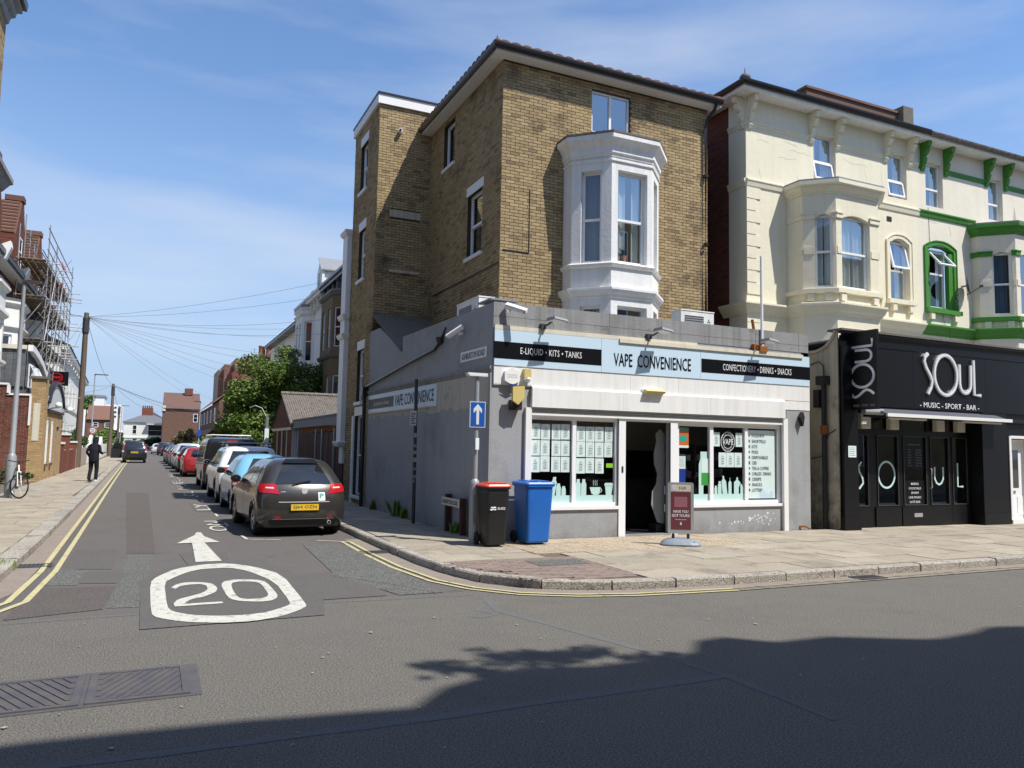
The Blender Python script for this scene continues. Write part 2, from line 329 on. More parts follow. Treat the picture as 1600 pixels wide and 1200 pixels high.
M['darkroom'] = mat('dark_interior', (.035, .033, .032), .9, .2, var=.1)
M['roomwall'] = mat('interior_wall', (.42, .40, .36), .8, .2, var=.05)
M['gutter'] = mat('black_gutter', (.02, .02, .022), .3, .5, var=.1)
M['soffit'] = mat('white_soffit_board', (.70, .68, .64), .6, .3, var=.06, vscale=2, streak=.1)
M['tile'] = mat('clay_tile', (.16, .075, .05), .85, .3, rnd=[(.16, .08, .055), (.11, .06, .045), (.2, .1, .065), (.13, .075, .06)], var=.25, vscale=2, grain=.15, bump=.4)
M['tile_orange'] = mat('orange_clay_tile', (.36, .13, .07), .85, .3, rnd=[(.28, .12, .075), (.23, .10, .065), (.31, .145, .09), (.20, .095, .065)], var=.2, vscale=1.2, grain=.15)
M['slate'] = mat('grey_slate', (.10, .105, .115), .7, .4, rnd=[(.10, .105, .115), (.13, .135, .14), (.085, .09, .10)], var=.2, vscale=2)
M['asbestos'] = mat('mossy_corrugated_sheet', (.19, .165, .14), .95, .2, var=.3, vscale=2.5, grain=.45, gscale=20, dirt=((.12, .10, .08), 6, .52, .12))
M['lead'] = mat('lead_sheet', (.20, .21, .22), .6, .5, var=.2, vscale=3)
M['mossy'] = mat('mossy_felt', (.16, .14, .115), .95, .2, var=.25, vscale=4, grain=.35, gscale=40)
M['galv'] = mat('galvanised_steel', (.36, .375, .38), .45, .5, metal=.65, var=.15, vscale=3)
M['greypost'] = mat('grey_painted_steel', (.30, .315, .325), .5, .5, metal=.2, var=.15, vscale=4, dirt=((.16, .13, .1), 5, .63, .1))
M['darkpost'] = mat('dark_grey_steel', (.06, .062, .065), .5, .5, metal=.3, var=.2, vscale=4)
M['wood_pole'] = mat('weathered_pole_timber', (.15, .11, .08), .85, .3, var=.2, vscale=3, streak=.3, grain=.2)
M['browntimber'] = mat('dark_stained_timber', (.065, .028, .02), .7, .35, var=.25, vscale=3, streak=.2)
M['scaffold'] = mat('scaffold_tube', (.30, .295, .29), .5, .5, metal=.5, var=.2, vscale=3)
M['board'] = mat('scaffold_board', (.20, .155, .10), .9, .2, rnd=[(.2, .155, .1), (.26, .2, .13), (.14, .11, .08)], var=.2)
M['bin_black'] = mat('black_bin_plastic', (.014, .014, .015), .38, .5, var=.1, vscale=5)
M['bin_blue'] = mat('blue_bin_plastic', (.012, .125, .47), .38, .5, var=.06, vscale=3)
M['bin_red'] = mat('orange_red_lid_plastic', (.62, .065, .025), .35, .5, var=.06)
M['yellowbox'] = mat('faded_yellow_plastic', (.60, .47, .17), .5, .4, var=.08)
M['alu'] = mat('aluminium', (.55, .56, .57), .35, .5, metal=.6, var=.06)
M['greybase'] = mat('grey_base_plastic', (.21, .245, .28), .5, .4, var=.08)
M['maroon'] = mat('maroon_poster', (.15, .04, .05), .35, .5, var=.08)
M['paper'] = mat('white_paper', (.72, .82, .80), .6, .3, var=.04, vscale=6)
M['vinyl'] = mat('pale_mint_vinyl', (.56, .76, .73), .5, .4, var=.03)
M['ink'] = mat('dark_ink', (.045, .06, .08), .6, .3, var=0)
M['whiteink'] = mat('white_lettering', (.80, .80, .80), .4, .4, var=0)
M['chrome'] = mat('brushed_chrome_letter', (.75, .75, .76), .22, .5, metal=.35, var=.03)
M['orange'] = mat('orange_print', (.62, .14, .03), .5, .4, var=0)
M['tealp'] = mat('teal_print', (.03, .35, .28), .5, .4, var=0)
M['greenp'] = mat('green_print', (.05, .34, .06), .5, .4, var=0)
M['lime'] = mat('lime_print', (.28, .62, .03), .5, .4, var=0)
M['blueprint'] = mat('blue_print', (.01, .045, .28), .4, .4, var=0)
M['roadblue'] = mat('road_sign_blue', (.012, .085, .36), .35, .5, var=.04)
M['signgrey'] = mat('reflective_white', (.62, .64, .66), .35, .4, var=.03)
M['greyback'] = mat('sign_back_grey', (.26, .27, .28), .6, .4, var=.08)
M['rust'] = mat('rust', (.28, .10, .03), .9, .2, var=.3, vscale=12)
M['awning'] = mat('navy_awning_cloth', (.085, .09, .11), .8, .2, var=.06)
M['curtain'] = mat('white_net_curtain', (.62, .66, .66), .8, .2, var=.05)
M['curtain_grey'] = mat('grey_blackout_curtain', (.12, .125, .14), .8, .2, var=.1)
M['curtain_blue'] = mat('blue_curtain', (.02, .10, .20), .8, .2, var=.1)
M['leaf'] = mat('leaf', (.08, .14, .02), .55, .4, rnd=[(.07, .12, .02), (.10, .165, .025), (.14, .215, .03), (.08, .135, .02), (.17, .24, .04)], var=.25, vscale=.7)
M['leaf_light'] = mat('light_leaf', (.10, .18, .02), .6, .35, rnd=[(.07, .13, .02), (.12, .2, .025), (.16, .25, .03), (.09, .15, .03)], var=.2, vscale=.7)
M['leaf_dark'] = mat('dark_leaf', (.03, .06, .015), .6, .35, rnd=[(.018, .038, .01), (.035, .07, .014), (.05, .09, .018)], var=.25, vscale=.7)
M['leaf_dry'] = mat('dry_plume_leaf', (.16, .14, .06), .7, .3, rnd=[(.14, .13, .05), (.22, .18, .09), (.09, .11, .03)], var=.2)
M['bark'] = mat('bark', (.09, .065, .045), .9, .2, var=.2, vscale=5, bump=.4)
M['glass'] = glassmat('window_glass', (.85, .9, .9), .12, gain=1.6)
M['glass_sky'] = glassmat('upstairs_glass', (.85, .9, .9), .34, gain=1.4)
M['shopglass'] = glassmat('shop_glass', (.97, .985, .98), .02, gain=1.)
M['carglass'] = mat('car_glass', (.012, .014, .015), .04, .9, var=0, coat=.6)
M['skin'] = mat('skin', (.42, .25, .18), .5, .4, var=.05)
M['lamp_red'] = mat('red_lens', (.42, .008, .012), .15, .6, var=0, coat=.5)
M['lamp_clear'] = mat('clear_lens', (.62, .60, .60), .12, .6, var=0, coat=.5)
M['plate_y'] = mat('yellow_plate', (.78, .48, .02), .35, .4, var=0)
# ---------------------------------------------------------------- building helpers
def bricks(wallobj, F, u0, u1, z0, z1, ops, matr, n_ind=0, near='hi', w=0., bl=.225, bh=.075, j=.012, proud=.008, shape=None, name='brick', seed=1):
    """brick courses with recessed joints: the n_ind nearest as objects of their own, the rest joined"""
    rg = random.Random(seed); cells = []; row = 0; z = z0
    while z < z1 - .02:
        zt = min(z + bh - j, z1); iv = [(u0, u1)]
        for o in ops:
            if o[2] < zt - .01 and o[3] > z + .01:
                nv = []
                for a, b in iv:
                    if o[1] <= a or o[0] >= b: nv.append((a, b)); continue
                    if o[0] > a: nv.append((a, o[0]))
                    if o[1] < b: nv.append((o[1], b))
                iv = nv
        for a, b in iv:
            if shape:
                lim = shape(zt)
                if lim is None: continue
                a, b = max(a, lim[0]), min(b, lim[1])
            u = math.floor((a - u0) / bl) * bl + u0 - (bl / 2 if row % 2 else 0)
            while u < b:
                ca, cb = max(u, a), min(u + bl - j, b)
                if cb - ca > .03: cells.append((ca, cb, z, zt))
                u += bl
        z += bh; row += 1
    full = [c for c in cells if abs(c[1] - c[0] - (bl - j)) < 1e-4]
    key = {'hi': lambda c: (-c[0] * .8 + c[2] * .55), 'lo': lambda c: (c[0] * .8 + c[2] * .55)}[near]
    full.sort(key=key); ind = set(full[:n_ind])
    if ind:
        q = B(); q.wb(F, 0, bl - j, -.004, proud, 0, bh - j, skip=(4,))
        o0 = F.p(0, 0, 0); q.v = [(a - o0[0], b - o0[1], c) for a, b, c in q.v]
        me = None
        for c in full[:n_ind]:
            l = F.p(c[0], w + rg.uniform(-.003, .003), c[2])
            if me is None:
                ob = q.build(name, matr, None, local=True); me = ob.data; ob.parent = wallobj; ob.location = Vector(l) - _off(wallobj)
                KIDS.setdefault(wallobj, []).append(ob); ob.name = name
            else: place(name, me, wallobj, l)
    g = B()
    for c in cells:
        if c in ind: continue
        pr = w + proud + rg.uniform(-.003, .003)
        g.wb(F, c[0], c[1], w - .004, pr, c[2], c[3], r=rg.uniform(.01, .99), skip=(4,))
    if g.f: g.build('brickwork', matr, wallobj, kind='stuff')
def leafcloud(bb, blobs, n, size, rg, flat=.5, shell=.55):
    """n leaf-sized faces spread through ellipsoid blobs (c, r)"""
    tot = sum(b[1][0] * b[1][1] * b[1][2] for b in blobs)
    for c, r in blobs:
        k = int(n * r[0] * r[1] * r[2] / tot) + 1
        for _ in range(k):
            d = Vector((rg.gauss(0, 1), rg.gauss(0, 1), rg.gauss(0, 1))).normalized(); t = (shell + (1 - shell) * rg.random()) if rg.random() < .8 else rg.random()
            t *= rg.uniform(.86, 1.14)
            p = Vector((c[0] + d.x * r[0] * t, c[1] + d.y * r[1] * t, c[2] + d.z * r[2] * t))
            a = Vector((rg.gauss(0, 1), rg.gauss(0, 1), rg.gauss(0, flat))).normalized(); b_ = a.cross(Vector((rg.gauss(0, 1), rg.gauss(0, 1), rg.gauss(0, 1)))).normalized()
            s1 = size * rg.uniform(.6, 1.3); s2 = s1 * rg.uniform(.4, .6); rr = rg.uniform(.01, .99)
            bb.quad(p - a * s1, p - b_ * s2 * .9, p + a * s1, p + b_ * s2, r=rr)
def tree(name, label, cat, loc, blobs, n, size, trunk=None, m='leaf', group=None, seed=3, flat=.6):
    rg = random.Random(seed); t = thing(name, label, cat, loc, group=group); x, y, z = loc
    tb = B()
    if trunk:
        h, r = trunk; tb.tube([(x, y, z - .05), (x + .05 * h * .2, y, z + h * .5), (x, y, z + h)], r, 10, r2=r * .6)
        for c, rr in blobs:
            tb.tube([(x, y, z + h * .8), ((x + c[0] + x) / 2, (y + c[1] + y) / 2, z + (h + c[2]) / 2), (x + c[0], y + c[1], z + c[2])], r * .45, 6, r2=r * .12)
    else:
        for c, rr in blobs[:4]:
            tb.tube([(x, y, z), (x + c[0] * .5, y + c[1] * .5, z + c[2] * .5), (x + c[0], y + c[1], z + c[2])], .025, 5, r2=.01)
    tb.build('trunk' if trunk else 'stem', M['bark'], t, smooth=True)
    bb = B(); sub = []
    for c, r in blobs:       # break each mass into ragged clumps
        for _ in range(9):
            d = Vector((rg.gauss(0, 1), rg.gauss(0, 1), rg.gauss(0, 1))).normalized() * rg.uniform(.35, .95); k = rg.uniform(.28, .5)
            sub.append(((x + c[0] + d.x * r[0], y + c[1] + d.y * r[1], z + c[2] + d.z * r[2]), (r[0] * k, r[1] * k, r[2] * k * .8)))
    leafcloud(bb, sub, n, size, rg, flat)
    bb.build('crown' if trunk else 'foliage', M[m], t)
    return t
def curtain(parent, F, u0, u1, z0, z1, w, m, folds=.16, amp=.03):
    b = B(); n = max(6, int((u1 - u0) / .03)); pr = None
    for i in range(n + 1):
        u = u0 + (u1 - u0) * i / n; ww = w + amp * math.sin(u / folds * 6.28) + amp * .4 * math.sin(u * 31)
        c = (F.p(u, ww, z0), F.p(u, ww, z1))
        if pr: b.quad(pr[0], c[0], c[1], pr[1])
        pr = c
    return b.build('curtain', m, parent, smooth=True)
def window(parent, F, u0, u1, z0, z1, inset=.1, fw=.055, trans=(), mull=(), cur=None, glass='glass_sky', sash=False, fm='upvc', name='window', tilt=None, room=True, w=0., label=None):
    """frame with panes, curtains and a dark room behind; tilt = (row index, angle) for an open top-hung light"""
    b = B(); wf = w - inset; d = .06
    b.wb(F, u0, u0 + fw, wf - d, wf, z0, z1); b.wb(F, u1 - fw, u1, wf - d, wf, z0, z1)
    b.wb(F, u0 + fw, u1 - fw, wf - d, wf, z0, z0 + fw); b.wb(F, u0 + fw, u1 - fw, wf - d, wf, z1 - fw, z1)
    zs = [z0 + fw] + [q for t in trans for q in (t - .028, t + .028)] + [z1 - fw]; us = [u0 + fw] + [q for t in mull for q in (t - .03, t + .03)] + [u1 - fw]
    for t in trans: b.wb(F, u0 + fw, u1 - fw, wf - d + .004, wf + .012, t - .028, t + .028)
    for t in mull:
        for k in range(0, len(zs), 2): b.wb(F, t - .03, t + .03, wf - d + .004, wf + .006, zs[k], zs[k + 1])
    W_ = b.build(name, M[fm], parent)
    if label: W_['label'] = label
    for ki, k in enumerate(range(0, len(zs), 2)):
        for h in range(0, len(us), 2):
            a0, a1, c0, c1 = us[h], us[h + 1], zs[k], zs[k + 1]
            if tilt and tilt[0] == ki:
                ang = R(tilt[1]); H_ = c1 - c0; sn, cs = math.sin(ang), math.cos(ang)
                def tp(u, q, th): return F.p(u, wf + .02 + (c1 - q) * sn + th * cs, c1 - (c1 - q) * cs + th * sn)
                fb = B(); f2 = .05
                for (ua, ub, qa, qb) in ((a0, a0 + f2, c0, c1), (a1 - f2, a1, c0, c1), (a0 + f2, a1 - f2, c0, c0 + f2), (a0 + f2, a1 - f2, c1 - f2, c1)):
                    fb.hexa([tp(ua, qa, .03), tp(ub, qa, .03), tp(ub, qa, -.02), tp(ua, qa, -.02), tp(ua, qb, .03), tp(ub, qb, .03), tp(ub, qb, -.02), tp(ua, qb, -.02)])
                fb.build('casement', M[fm], W_)
                B().quad(tp(a0 + f2, c0 + f2, 0), tp(a1 - f2, c0 + f2, 0), tp(a1 - f2, c1 - f2, 0), tp(a0 + f2, c1 - f2, 0)).build('pane', M[glass], W_)
            else:
                B().quad(F.p(a0, wf - .03, c0), F.p(a1, wf - .03, c0), F.p(a1, wf - .03, c1), F.p(a0, wf - .03, c1)).build('pane', M[glass], W_)
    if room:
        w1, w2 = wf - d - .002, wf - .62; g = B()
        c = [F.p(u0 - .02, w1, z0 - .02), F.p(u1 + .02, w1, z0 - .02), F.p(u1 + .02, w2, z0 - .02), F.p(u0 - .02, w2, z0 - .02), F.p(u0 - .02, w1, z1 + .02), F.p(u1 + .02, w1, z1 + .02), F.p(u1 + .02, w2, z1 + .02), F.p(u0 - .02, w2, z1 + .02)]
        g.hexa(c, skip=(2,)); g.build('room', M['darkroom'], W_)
    if cur:
        cm, parts = cur
        for a, c_ in parts: curtain(W_, F, u0 + (u1 - u0) * a, u0 + (u1 - u0) * c_, z0 + .03, z1 - .04, wf - .12, M[cm])
    return W_
def arch(b, F, u0, u1, zs, zt, w0, w1, n=8, m=0):
    """fills the corners above a segmental arch between springing zs and crown zt"""
    for i in range(n):
        def zz(t): q = 2 * t - 1; return zs + (zt - zs) * (1 - q * q)
        a, c = i / n, (i + 1) / n
        b.wprism(F, [(u0 + (u1 - u0) * a, zz(a)), (u0 + (u1 - u0) * c, zz(c)), (u0 + (u1 - u0) * c, zt + .003), (u0 + (u1 - u0) * a, zt + .003)], w0, w1, m)
def bay_frames(path): return [Fr(a, b) for a, b in zip(path, path[1:])]
# ================================================================= GROUND, ROADS, PAVEMENTS
B().quad((-1500, -1500, -.12), (1500, -1500, -.12), (1500, 1500, -.12), (-1500, 1500, -.12)).build('ground', M['earth'], kind='structure')
road = B().quad((-90, 1.3, 0), (110, 1.3, 0), (110, 8.9, 0), (-90, 8.9, 0)).build('main_road', M['asphalt'], kind='structure')
srd = B().quad((-3.2, 8.9, 0), (4.2, 8.9, 0), (4.2, 175, 0), (-3.2, 175, 0)).build('side_road', M['asphalt_side'], kind='structure')
B().quad((-70, 150, .004), (90, 150, .004), (90, 158, .004), (-70, 158, .004)).build('far_road', M['asphalt_side'], kind='structure')
RK = [(3.66, 175), (3.66, 14.5), (3.67, 12.4), (3.70, 11.1), (3.82, 9.95), (4.02, 9.3), (4.35, 8.86), (4.85, 8.55), (5.5, 8.34), (6.9, 8.2), (8.9, 8.17), (60, 8.17)]
LK = [(-60, 8.17), (-6, 8.17), (-3.6, 8.3), (-2.5, 8.7), (-1.85, 9.5), (-1.58, 10.6), (-1.55, 14), (-1.6, 20.3), (-1.72, 31.5), (-1.95, 54), (-2.25, 92), (-2.7, 150)]
def offs(path, d):
    P = [Vector(p) for p in path]; o = []
    for i in range(len(P)):
        a = (P[i] - P[max(i - 1, 0)]); b = (P[min(i + 1, len(P) - 1)] - P[i]); a = a.normalized() if a.length else b.normalized(); b = b.normalized() if b.length else a
        na = Vector((a.y, -a.x)); nb = Vector((b.y, -b.x)); mm = na + nb; mm = mm / max(mm.dot(na), .3); q = P[i] + mm * d; o.append((q.x, q.y))
    return o
def strip(b, path, d0, d1, z, m=0):
    a, c = offs(path, d0), offs(path, d1)
    for i in range(len(path) - 1): b.quad((*c[i], z), (*c[i + 1], z), (*a[i + 1], z), (*a[i], z), m=m)
    return b
def resample(path, step, lo=None, hi=None):
    P = [Vector(p) for p in path]; o = []; t = 0
    for a, b in zip(P, P[1:]):
        l = (b - a).length
        while t <= l: o.append(a + (b - a) * (t / l)); t += step
        t -= l
    return o
pav_r = B().prism([tuple(p) for p in offs(RK, -.12)] + [(60, 175)], -.02, .1).build('pavement', M['joint'], kind='structure')
pl = offs(LK, -.12)
pav_l = B().prism([tuple(p) for p in pl] + [(-2.9, 175), (-60, 175)], -.02, .1).build('pavement', M['joint'], kind='structure')
B().box(-90, -60, -.02, 110, 1.3, .12).build('near_pavement', M['slab'], kind='structure')
def kerb(path, parent, lo, hi, width, step=.9, seed=5):
    rg = random.Random(seed); pts = resample(path, step)
    for a, b in zip(pts, pts[1:]):
        mid = (a + b) / 2
        if not (lo(mid)): continue
        d = (b - a).normalized(); n = Vector((d.y, -d.x)); g = .012; a2, b2 = a + d * g, b - d * g; h = .118 + rg.uniform(-.006, .006); i_ = rg.uniform(-.006, .006)
        ch = .02; q = B()
        A, Bp = a2 + n * i_, b2 + n * i_
        prof = [(0, -.05), (0, h - ch), (-ch * .8, h), (-width, h + .002), (-width, -.05)]
        i0 = 0; q.v = [(*(P + n * w), z) for P in (A, Bp) for w, z in prof]; k = 5
        q.f = [(j, k + j, k + j + 1, j + 1) for j in range(4)] + [(4, 3, 2, 1, 0), (5, 6, 7, 8, 9)]; q.m = [0] * 6; q.r = [0] * 6
        q.build('kerb_stone', M['granite'], parent)
kerb(RK, pav_r, lambda p: p.y < 45 and p.x < 26, None, .15)
kerb(LK, pav_l, lambda p: 8.9 < p.y < 90, None, .26, step=.95)
B().mould([(3.66, 175), (3.66, 45)], [(0, -.02), (0, .115), (-.15, .115)]).build('kerb', M['granite'], pav_r)
# gutters, yellow lines
g = strip(B(), RK[1:], .003, .30, .004); g.build('gutter_channel', M['gutter_stone'], road)
g = strip(B(), LK[2:], .003, .28, .004); g.build('gutter_channel', M['gutter_stone'], srd)
YR = [(3.40, 14.15), (3.38, 12.4), (3.41, 11.0), (3.55, 9.75), (3.80, 9.1), (4.2, 8.6), (4.8, 8.28), (5.5, 8.1), (6.9, 7.98), (8.9, 7.97), (26, 7.97)]
for d in (0, .13):
    g = strip(B(), YR[:9], d, d + .055, .0105); g.build('yellow_line', M['mark_yellow'], srd); g = strip(B(), YR[8:], d, d + .045, .0105); g.build('yellow_line', M['mark_yellow_faded'], road)
YL = [(-3.5, 7.9), (-2.4, 8.25), (-1.65, 9.0), (-1.33, 9.9), (-1.26, 12.0), (-1.28, 14), (-1.35, 20.3), (-1.48, 31.5), (-1.72, 54), (-2.0, 90)]
for d in (0, .17):
    g = strip(B(), YL, d, d + .07, .0105); g.build('yellow_line', M['mark_yellow'], srd)
# patches and sealed cracks, each a thin sheet above the road
PZ = [.0035]
def patch(pts, m, parent=srd, name='road_patch'):
    PZ[0] += .0004; return B().quad(*[(x, y, PZ[0]) for x, y in pts]).build(name, M[m], parent)
patch([(-.33, 9.25), (-.02, 9.2), (.12, 13.4), (-.22, 13.5)], 'asphalt_old')
patch([(-.24, 13.55), (.16, 13.45), (.03, 29.3), (-.65, 29.5)], 'asphalt_brown')
patch([(-1.02, 12.2), (-.38, 12.0), (-.36, 13.9), (-.98, 14.3)], 'asphalt_dark')
patch([(-1.15, 10.9), (-.72, 10.8), (-.66, 12.0), (-1.1, 12.3)], 'asphalt_old')
patch([(-.7, 10.95), (-.25, 10.8), (-.22, 11.7), (-.66, 11.85)], 'asphalt_dark')
patch([(-1.2, 8.95), (-.36, 9.2), (-.28, 10.6), (-1.15, 10.7)], 'asphalt_brown')
patch([(.58, 12.05), (1.15, 12.0), (1.2, 13.3), (.5, 13.35)], 'asphalt_dark')
patch([(1.7, 8.95), (2.6, 8.95), (2.75, 10.6), (2.0, 10.9), (1.78, 10.9)], 'asphalt_dark')
patch([(2.75, 8.93), (3.3, 8.93), (3.2, 13.7), (2.5, 13.9), (2.35, 10.6)], 'asphalt_old')
patch([(1.15, 21.2), (1.5, 21.2), (1.5, 24.6), (1.1, 24.6)], 'asphalt_side')
patch([(.0, 8.1), (1.72, 8.15), (1.86, 8.9), (1.85, 11.2), (1.6, 12.0), (.35, 12.05), (-.02, 10.9)], 'asphalt_dark')
def crack(pts, wd, parent=road, m='tar', z=.0022):
    b = B(); P = [Vector(p) for p in pts]; rg = random.Random(len(pts))
    Q = []
    for a, c in zip(P, P[1:]):
        n = max(1, int((c - a).length / .25))
        Q += [a + (c - a) * (i / n) for i in range(n)]
    Q.append(P[-1]); l = []
    for i, q in enumerate(Q):
        t = (Q[min(i + 1, len(Q) - 1)] - Q[max(i - 1, 0)]).normalized(); n = Vector((-t.y, t.x)); w_ = wd * rg.uniform(.75, 1.2) / 2
        l.append((q + n * w_, q - n * w_))
    for (a, b1), (c, d) in zip(l, l[1:]): b.quad((*b1, z), (*d, z), (*c, z), (*a, z))
    return b.build('sealed_crack', M[m], parent)
crack([(3.65, 8.55), (3.5, 7.75), (4.0, 5.96), (4.2, 4.9), (4.21, 3.85)], .085)
crack([(3.44, 8.05), (3.3, 7.85), (3.42, 7.6), (3.2, 7.52), (3.1, 7.62)], .075)
crack([(4.15, 4.92), (2.83, 4.9), (1.85, 4.88), (.14, 4.9), (-1.5, 5.0)], .095)
crack([(3.6, 8.66), (1.6, 8.8), (.1, 8.82), (-1.6, 8.75), (-4, 8.6)], .03)
crack([(3.2, 8.9), (2.9, 9.6), (2.3, 10.5)], .02, srd, z=.0098)
# manhole cover of two cast iron leaves in the main road
mh = thing('manhole_cover', 'long cast iron access cover with chevron ribs set in the main road', 'manhole cover', (-.22, 6.32, 0))
A0 = Vector((-1.02, 5.93)); ex = Vector((1, .02)); ey = Vector((.0, .74))
def mp_(u, v): q = A0 + ex * (u * 1.4) + ey * v; return q
def mq(b, u0, u1, v0, v1, z0, z1, m=0):
    c = [mp_(u0, v0), mp_(u1, v0), mp_(u1, v1), mp_(u0, v1)]; b.hexa([(*q, z0) for q in c] + [(*q, z1) for q in c], m)
b = B(); mq(b, -.03, 1.03, -.06, 1.06, .001, .005); b.build('rim', M['iron'], mh)
for k in (0, 1):
    b = B(); s0 = .02 + k * .49; s1 = s0 + .465
    mq(b, s0, s1, 0, 1, .0052, .008)
    mq(b, s0, s0 + .035, 0, 1, .0081, .016); mq(b, s1 - .035, s1, 0, 1, .0081, .016); mq(b, s0 + .035, s1 - .035, 0, .06, .0081, .0155); mq(b, s0 + .035, s1 - .035, .94, 1, .0081, .0155)
    leaf = b.build('cover_leaf', M['iron'], mh)
    rb = B()
    for i in range(12):      # diagonal ribs
        lo_, hi_ = s0 + .038, s1 - .056; u = s0 - .14 + i * .05
        f_ = (lambda v: u + .22 * (v - .08) / .84) if k else (lambda v: u + .22 * (.92 - v) / .84)
        vs_ = [v / 50 for v in range(4, 47) if lo_ < f_(v / 50) < hi_]
        if len(vs_) < 5: continue
        ta, tb_ = vs_[0], vs_[-1]; c = [(f_(ta), ta), (f_(ta) + .02, ta), (f_(tb_) + .02, tb_), (f_(tb_), tb_)]
        c = [mp_(*q) for q in c]
        rb.hexa([(*q, .0082) for q in c] + [(*q, .015) for q in c])
    rb.build('rib', M['iron'], leaf)
# gully grates
def grate(x, y, label, parent_rz=0, w=.42, d=.3):
    t = thing('drain_grate', label, 'drain', (x, y, .006), group='drain grates in the gutters')
    b = B(); b.box(x - w / 2, y - d / 2, .0055, x + w / 2, y + d / 2, .0095); b.build('pit', M['signblack'], t)
    b = B()
    for i in range(9):
        u = x - w / 2 + .01 + i * (w - .02) / 8; b.box(u - .011, y - d / 2 + .01, .0098, u + .011, y + d / 2 - .01, .016)
    b.box(x - w / 2, y - d / 2, .0098, x + w / 2, y - d / 2 + .02, .017); b.box(x - w / 2, y + d / 2 - .02, .0098, x + w / 2, y + d / 2, .017); b.build('bar', M['iron'], t)
grate(3.42, 12.6, 'drain grate in the gutter at the corner where the right hand yellow lines start')
grate(9.4, 8.0, 'drain grate in the gutter of the main road in front of the vape shop', w=.5, d=.26)
grate(-1.35, 12.6, 'drain grate in the left gutter beside a tuft of grass')
# ---------------- road paint
def paint(name, pts, m='mark_white', z=.0095): return B().quad(*[(x, y, z) for x, y in pts]).build(name, M[m], srd)
ar = [(.50, 14.62), (.75, 14.60), (.685, 12.3), (1.04, 12.3), (.95, 14.55), (1.20, 14.72), (.93, 16.45)]
ab = B(); ab.quad(*[(x, y, .0135) for x, y in [(.69, 12.3), (1.05, 12.3), (.95, 14.62), (.745, 14.62)]]); ab.quad(*[(x, y, .0135) for x, y in [(.50, 14.625), (1.20, 14.625), (1.0, 15.6), (.98, 16.3), (.9, 16.3), (.84, 15.8)]])
ab.build('arrow_marking', M['mark_white'], srd)
RO = [(0.087, 10.679), (0.161, 11.092), (0.413, 11.738), (0.774, 12.026), (1.117, 12.029), (1.421, 11.611), (1.69, 10.818), (1.638, 8.718), (1.591, 8.539), (1.3, 8.205), (1.012, 8.075), (0.702, 8.104), (0.38, 8.274), (0.145, 8.557), (0.095, 8.783)]
RI = [(0.246, 10.626), (0.359, 10.969), (0.542, 11.38), (0.731, 11.596), (1.082, 11.626), (1.305, 11.254), (1.519, 10.248), (1.493, 8.891), (1.452, 8.729), (1.196, 8.456), (0.98, 8.392), (0.714, 8.433), (0.469, 8.563), (0.292, 8.819), (0.251, 9.095)]
T2 = [(0.317, 10.245), (0.395, 10.492), (0.51, 10.568), (0.671, 10.513), (0.792, 10.367), (0.824, 10.022), (0.783, 9.77), (0.646, 9.529), (0.493, 9.412), (0.424, 9.19)]
I2 = [(0.361, 10.133), (0.413, 10.312), (0.518, 10.377), (0.647, 10.385), (0.713, 10.26), (0.711, 9.983), (0.645, 9.781), (0.516, 9.618), (0.364, 9.457), (0.319, 9.228)]
B2 = [(0.319, 9.243), (0.423, 9.174), (0.81, 9.175), (0.809, 9.069), (0.325, 9.053)]
O0 = [(0.879, 10.254), (0.935, 10.499), (1.061, 10.588), (1.327, 10.498), (1.42, 10.281), (1.429, 9.389), (1.391, 9.18), (1.303, 9.042), (1.182, 9.035), (0.986, 9.137), (0.898, 9.311), (0.879, 9.626)]
I0 = [(0.994, 10.215), (1.023, 10.362), (1.112, 10.417), (1.26, 10.367), (1.342, 10.201), (1.337, 9.466), (1.3, 9.3), (1.22, 9.215), (1.084, 9.22), (1.003, 9.317), (0.983, 9.5), (0.979, 9.872)]
def ringpaint(outer, inner, name, closed=True, z=.0135):
    b = B(); n = len(outer)
    for i in range(n if closed else n - 1): j = (i + 1) % n; b.quad((*inner[i], z), (*inner[j], z), (*outer[j], z), (*outer[i], z))
    return b.build(name, M['mark_white'], srd)
def smooth_pair(a, c, k=1, closed=True):
    def ch(P):
        Q = [(p[0] * (1 - t) + q[0] * t, p[1] * (1 - t) + q[1] * t) for p, q in zip(P, (P[1:] + P[:1]) if closed else P[1:]) for t in (.2, .8)]
        return Q if closed else [P[0]] + Q + [P[-1]]
    for _ in range(k): a, c = ch(a), ch(c)
    return a, c
ringpaint(*smooth_pair(RO, RI), 'speed_roundel_marking'); ringpaint(*smooth_pair(O0, I0), 'speed_number_marking')
ringpaint(*smooth_pair(T2, I2, 1, False), 'speed_number_marking', False); B().quad(*[(x, y, .0142) for x, y in B2]).build('speed_number_marking', M['mark_white'], srd)
def roadtext(s, x, y0, y1, wid, m='mark_white'):
    o = lettering('road_lettering', s, M[m], srd, (x, (y0 + y1) / 2, .0), (0, 1, 0), (-1, 0, 0), w=y1 - y0, h=wid, depth=.0135, bold=.01)
roadtext('ON', 1.35, 16.45, 18.6, .36); roadtext('LY', 1.36, 21.6, 23.7, .34); roadtext('O', 1.25, 27.2, 29.0, .34)
roadtext('N', 1.16, 31.0, 33.0, .3, 'mark_faded'); roadtext('E', 1.12, 35.2, 38, .3, 'mark_faded'); roadtext('H', 1.08, 42, 46, .3, 'mark_faded')
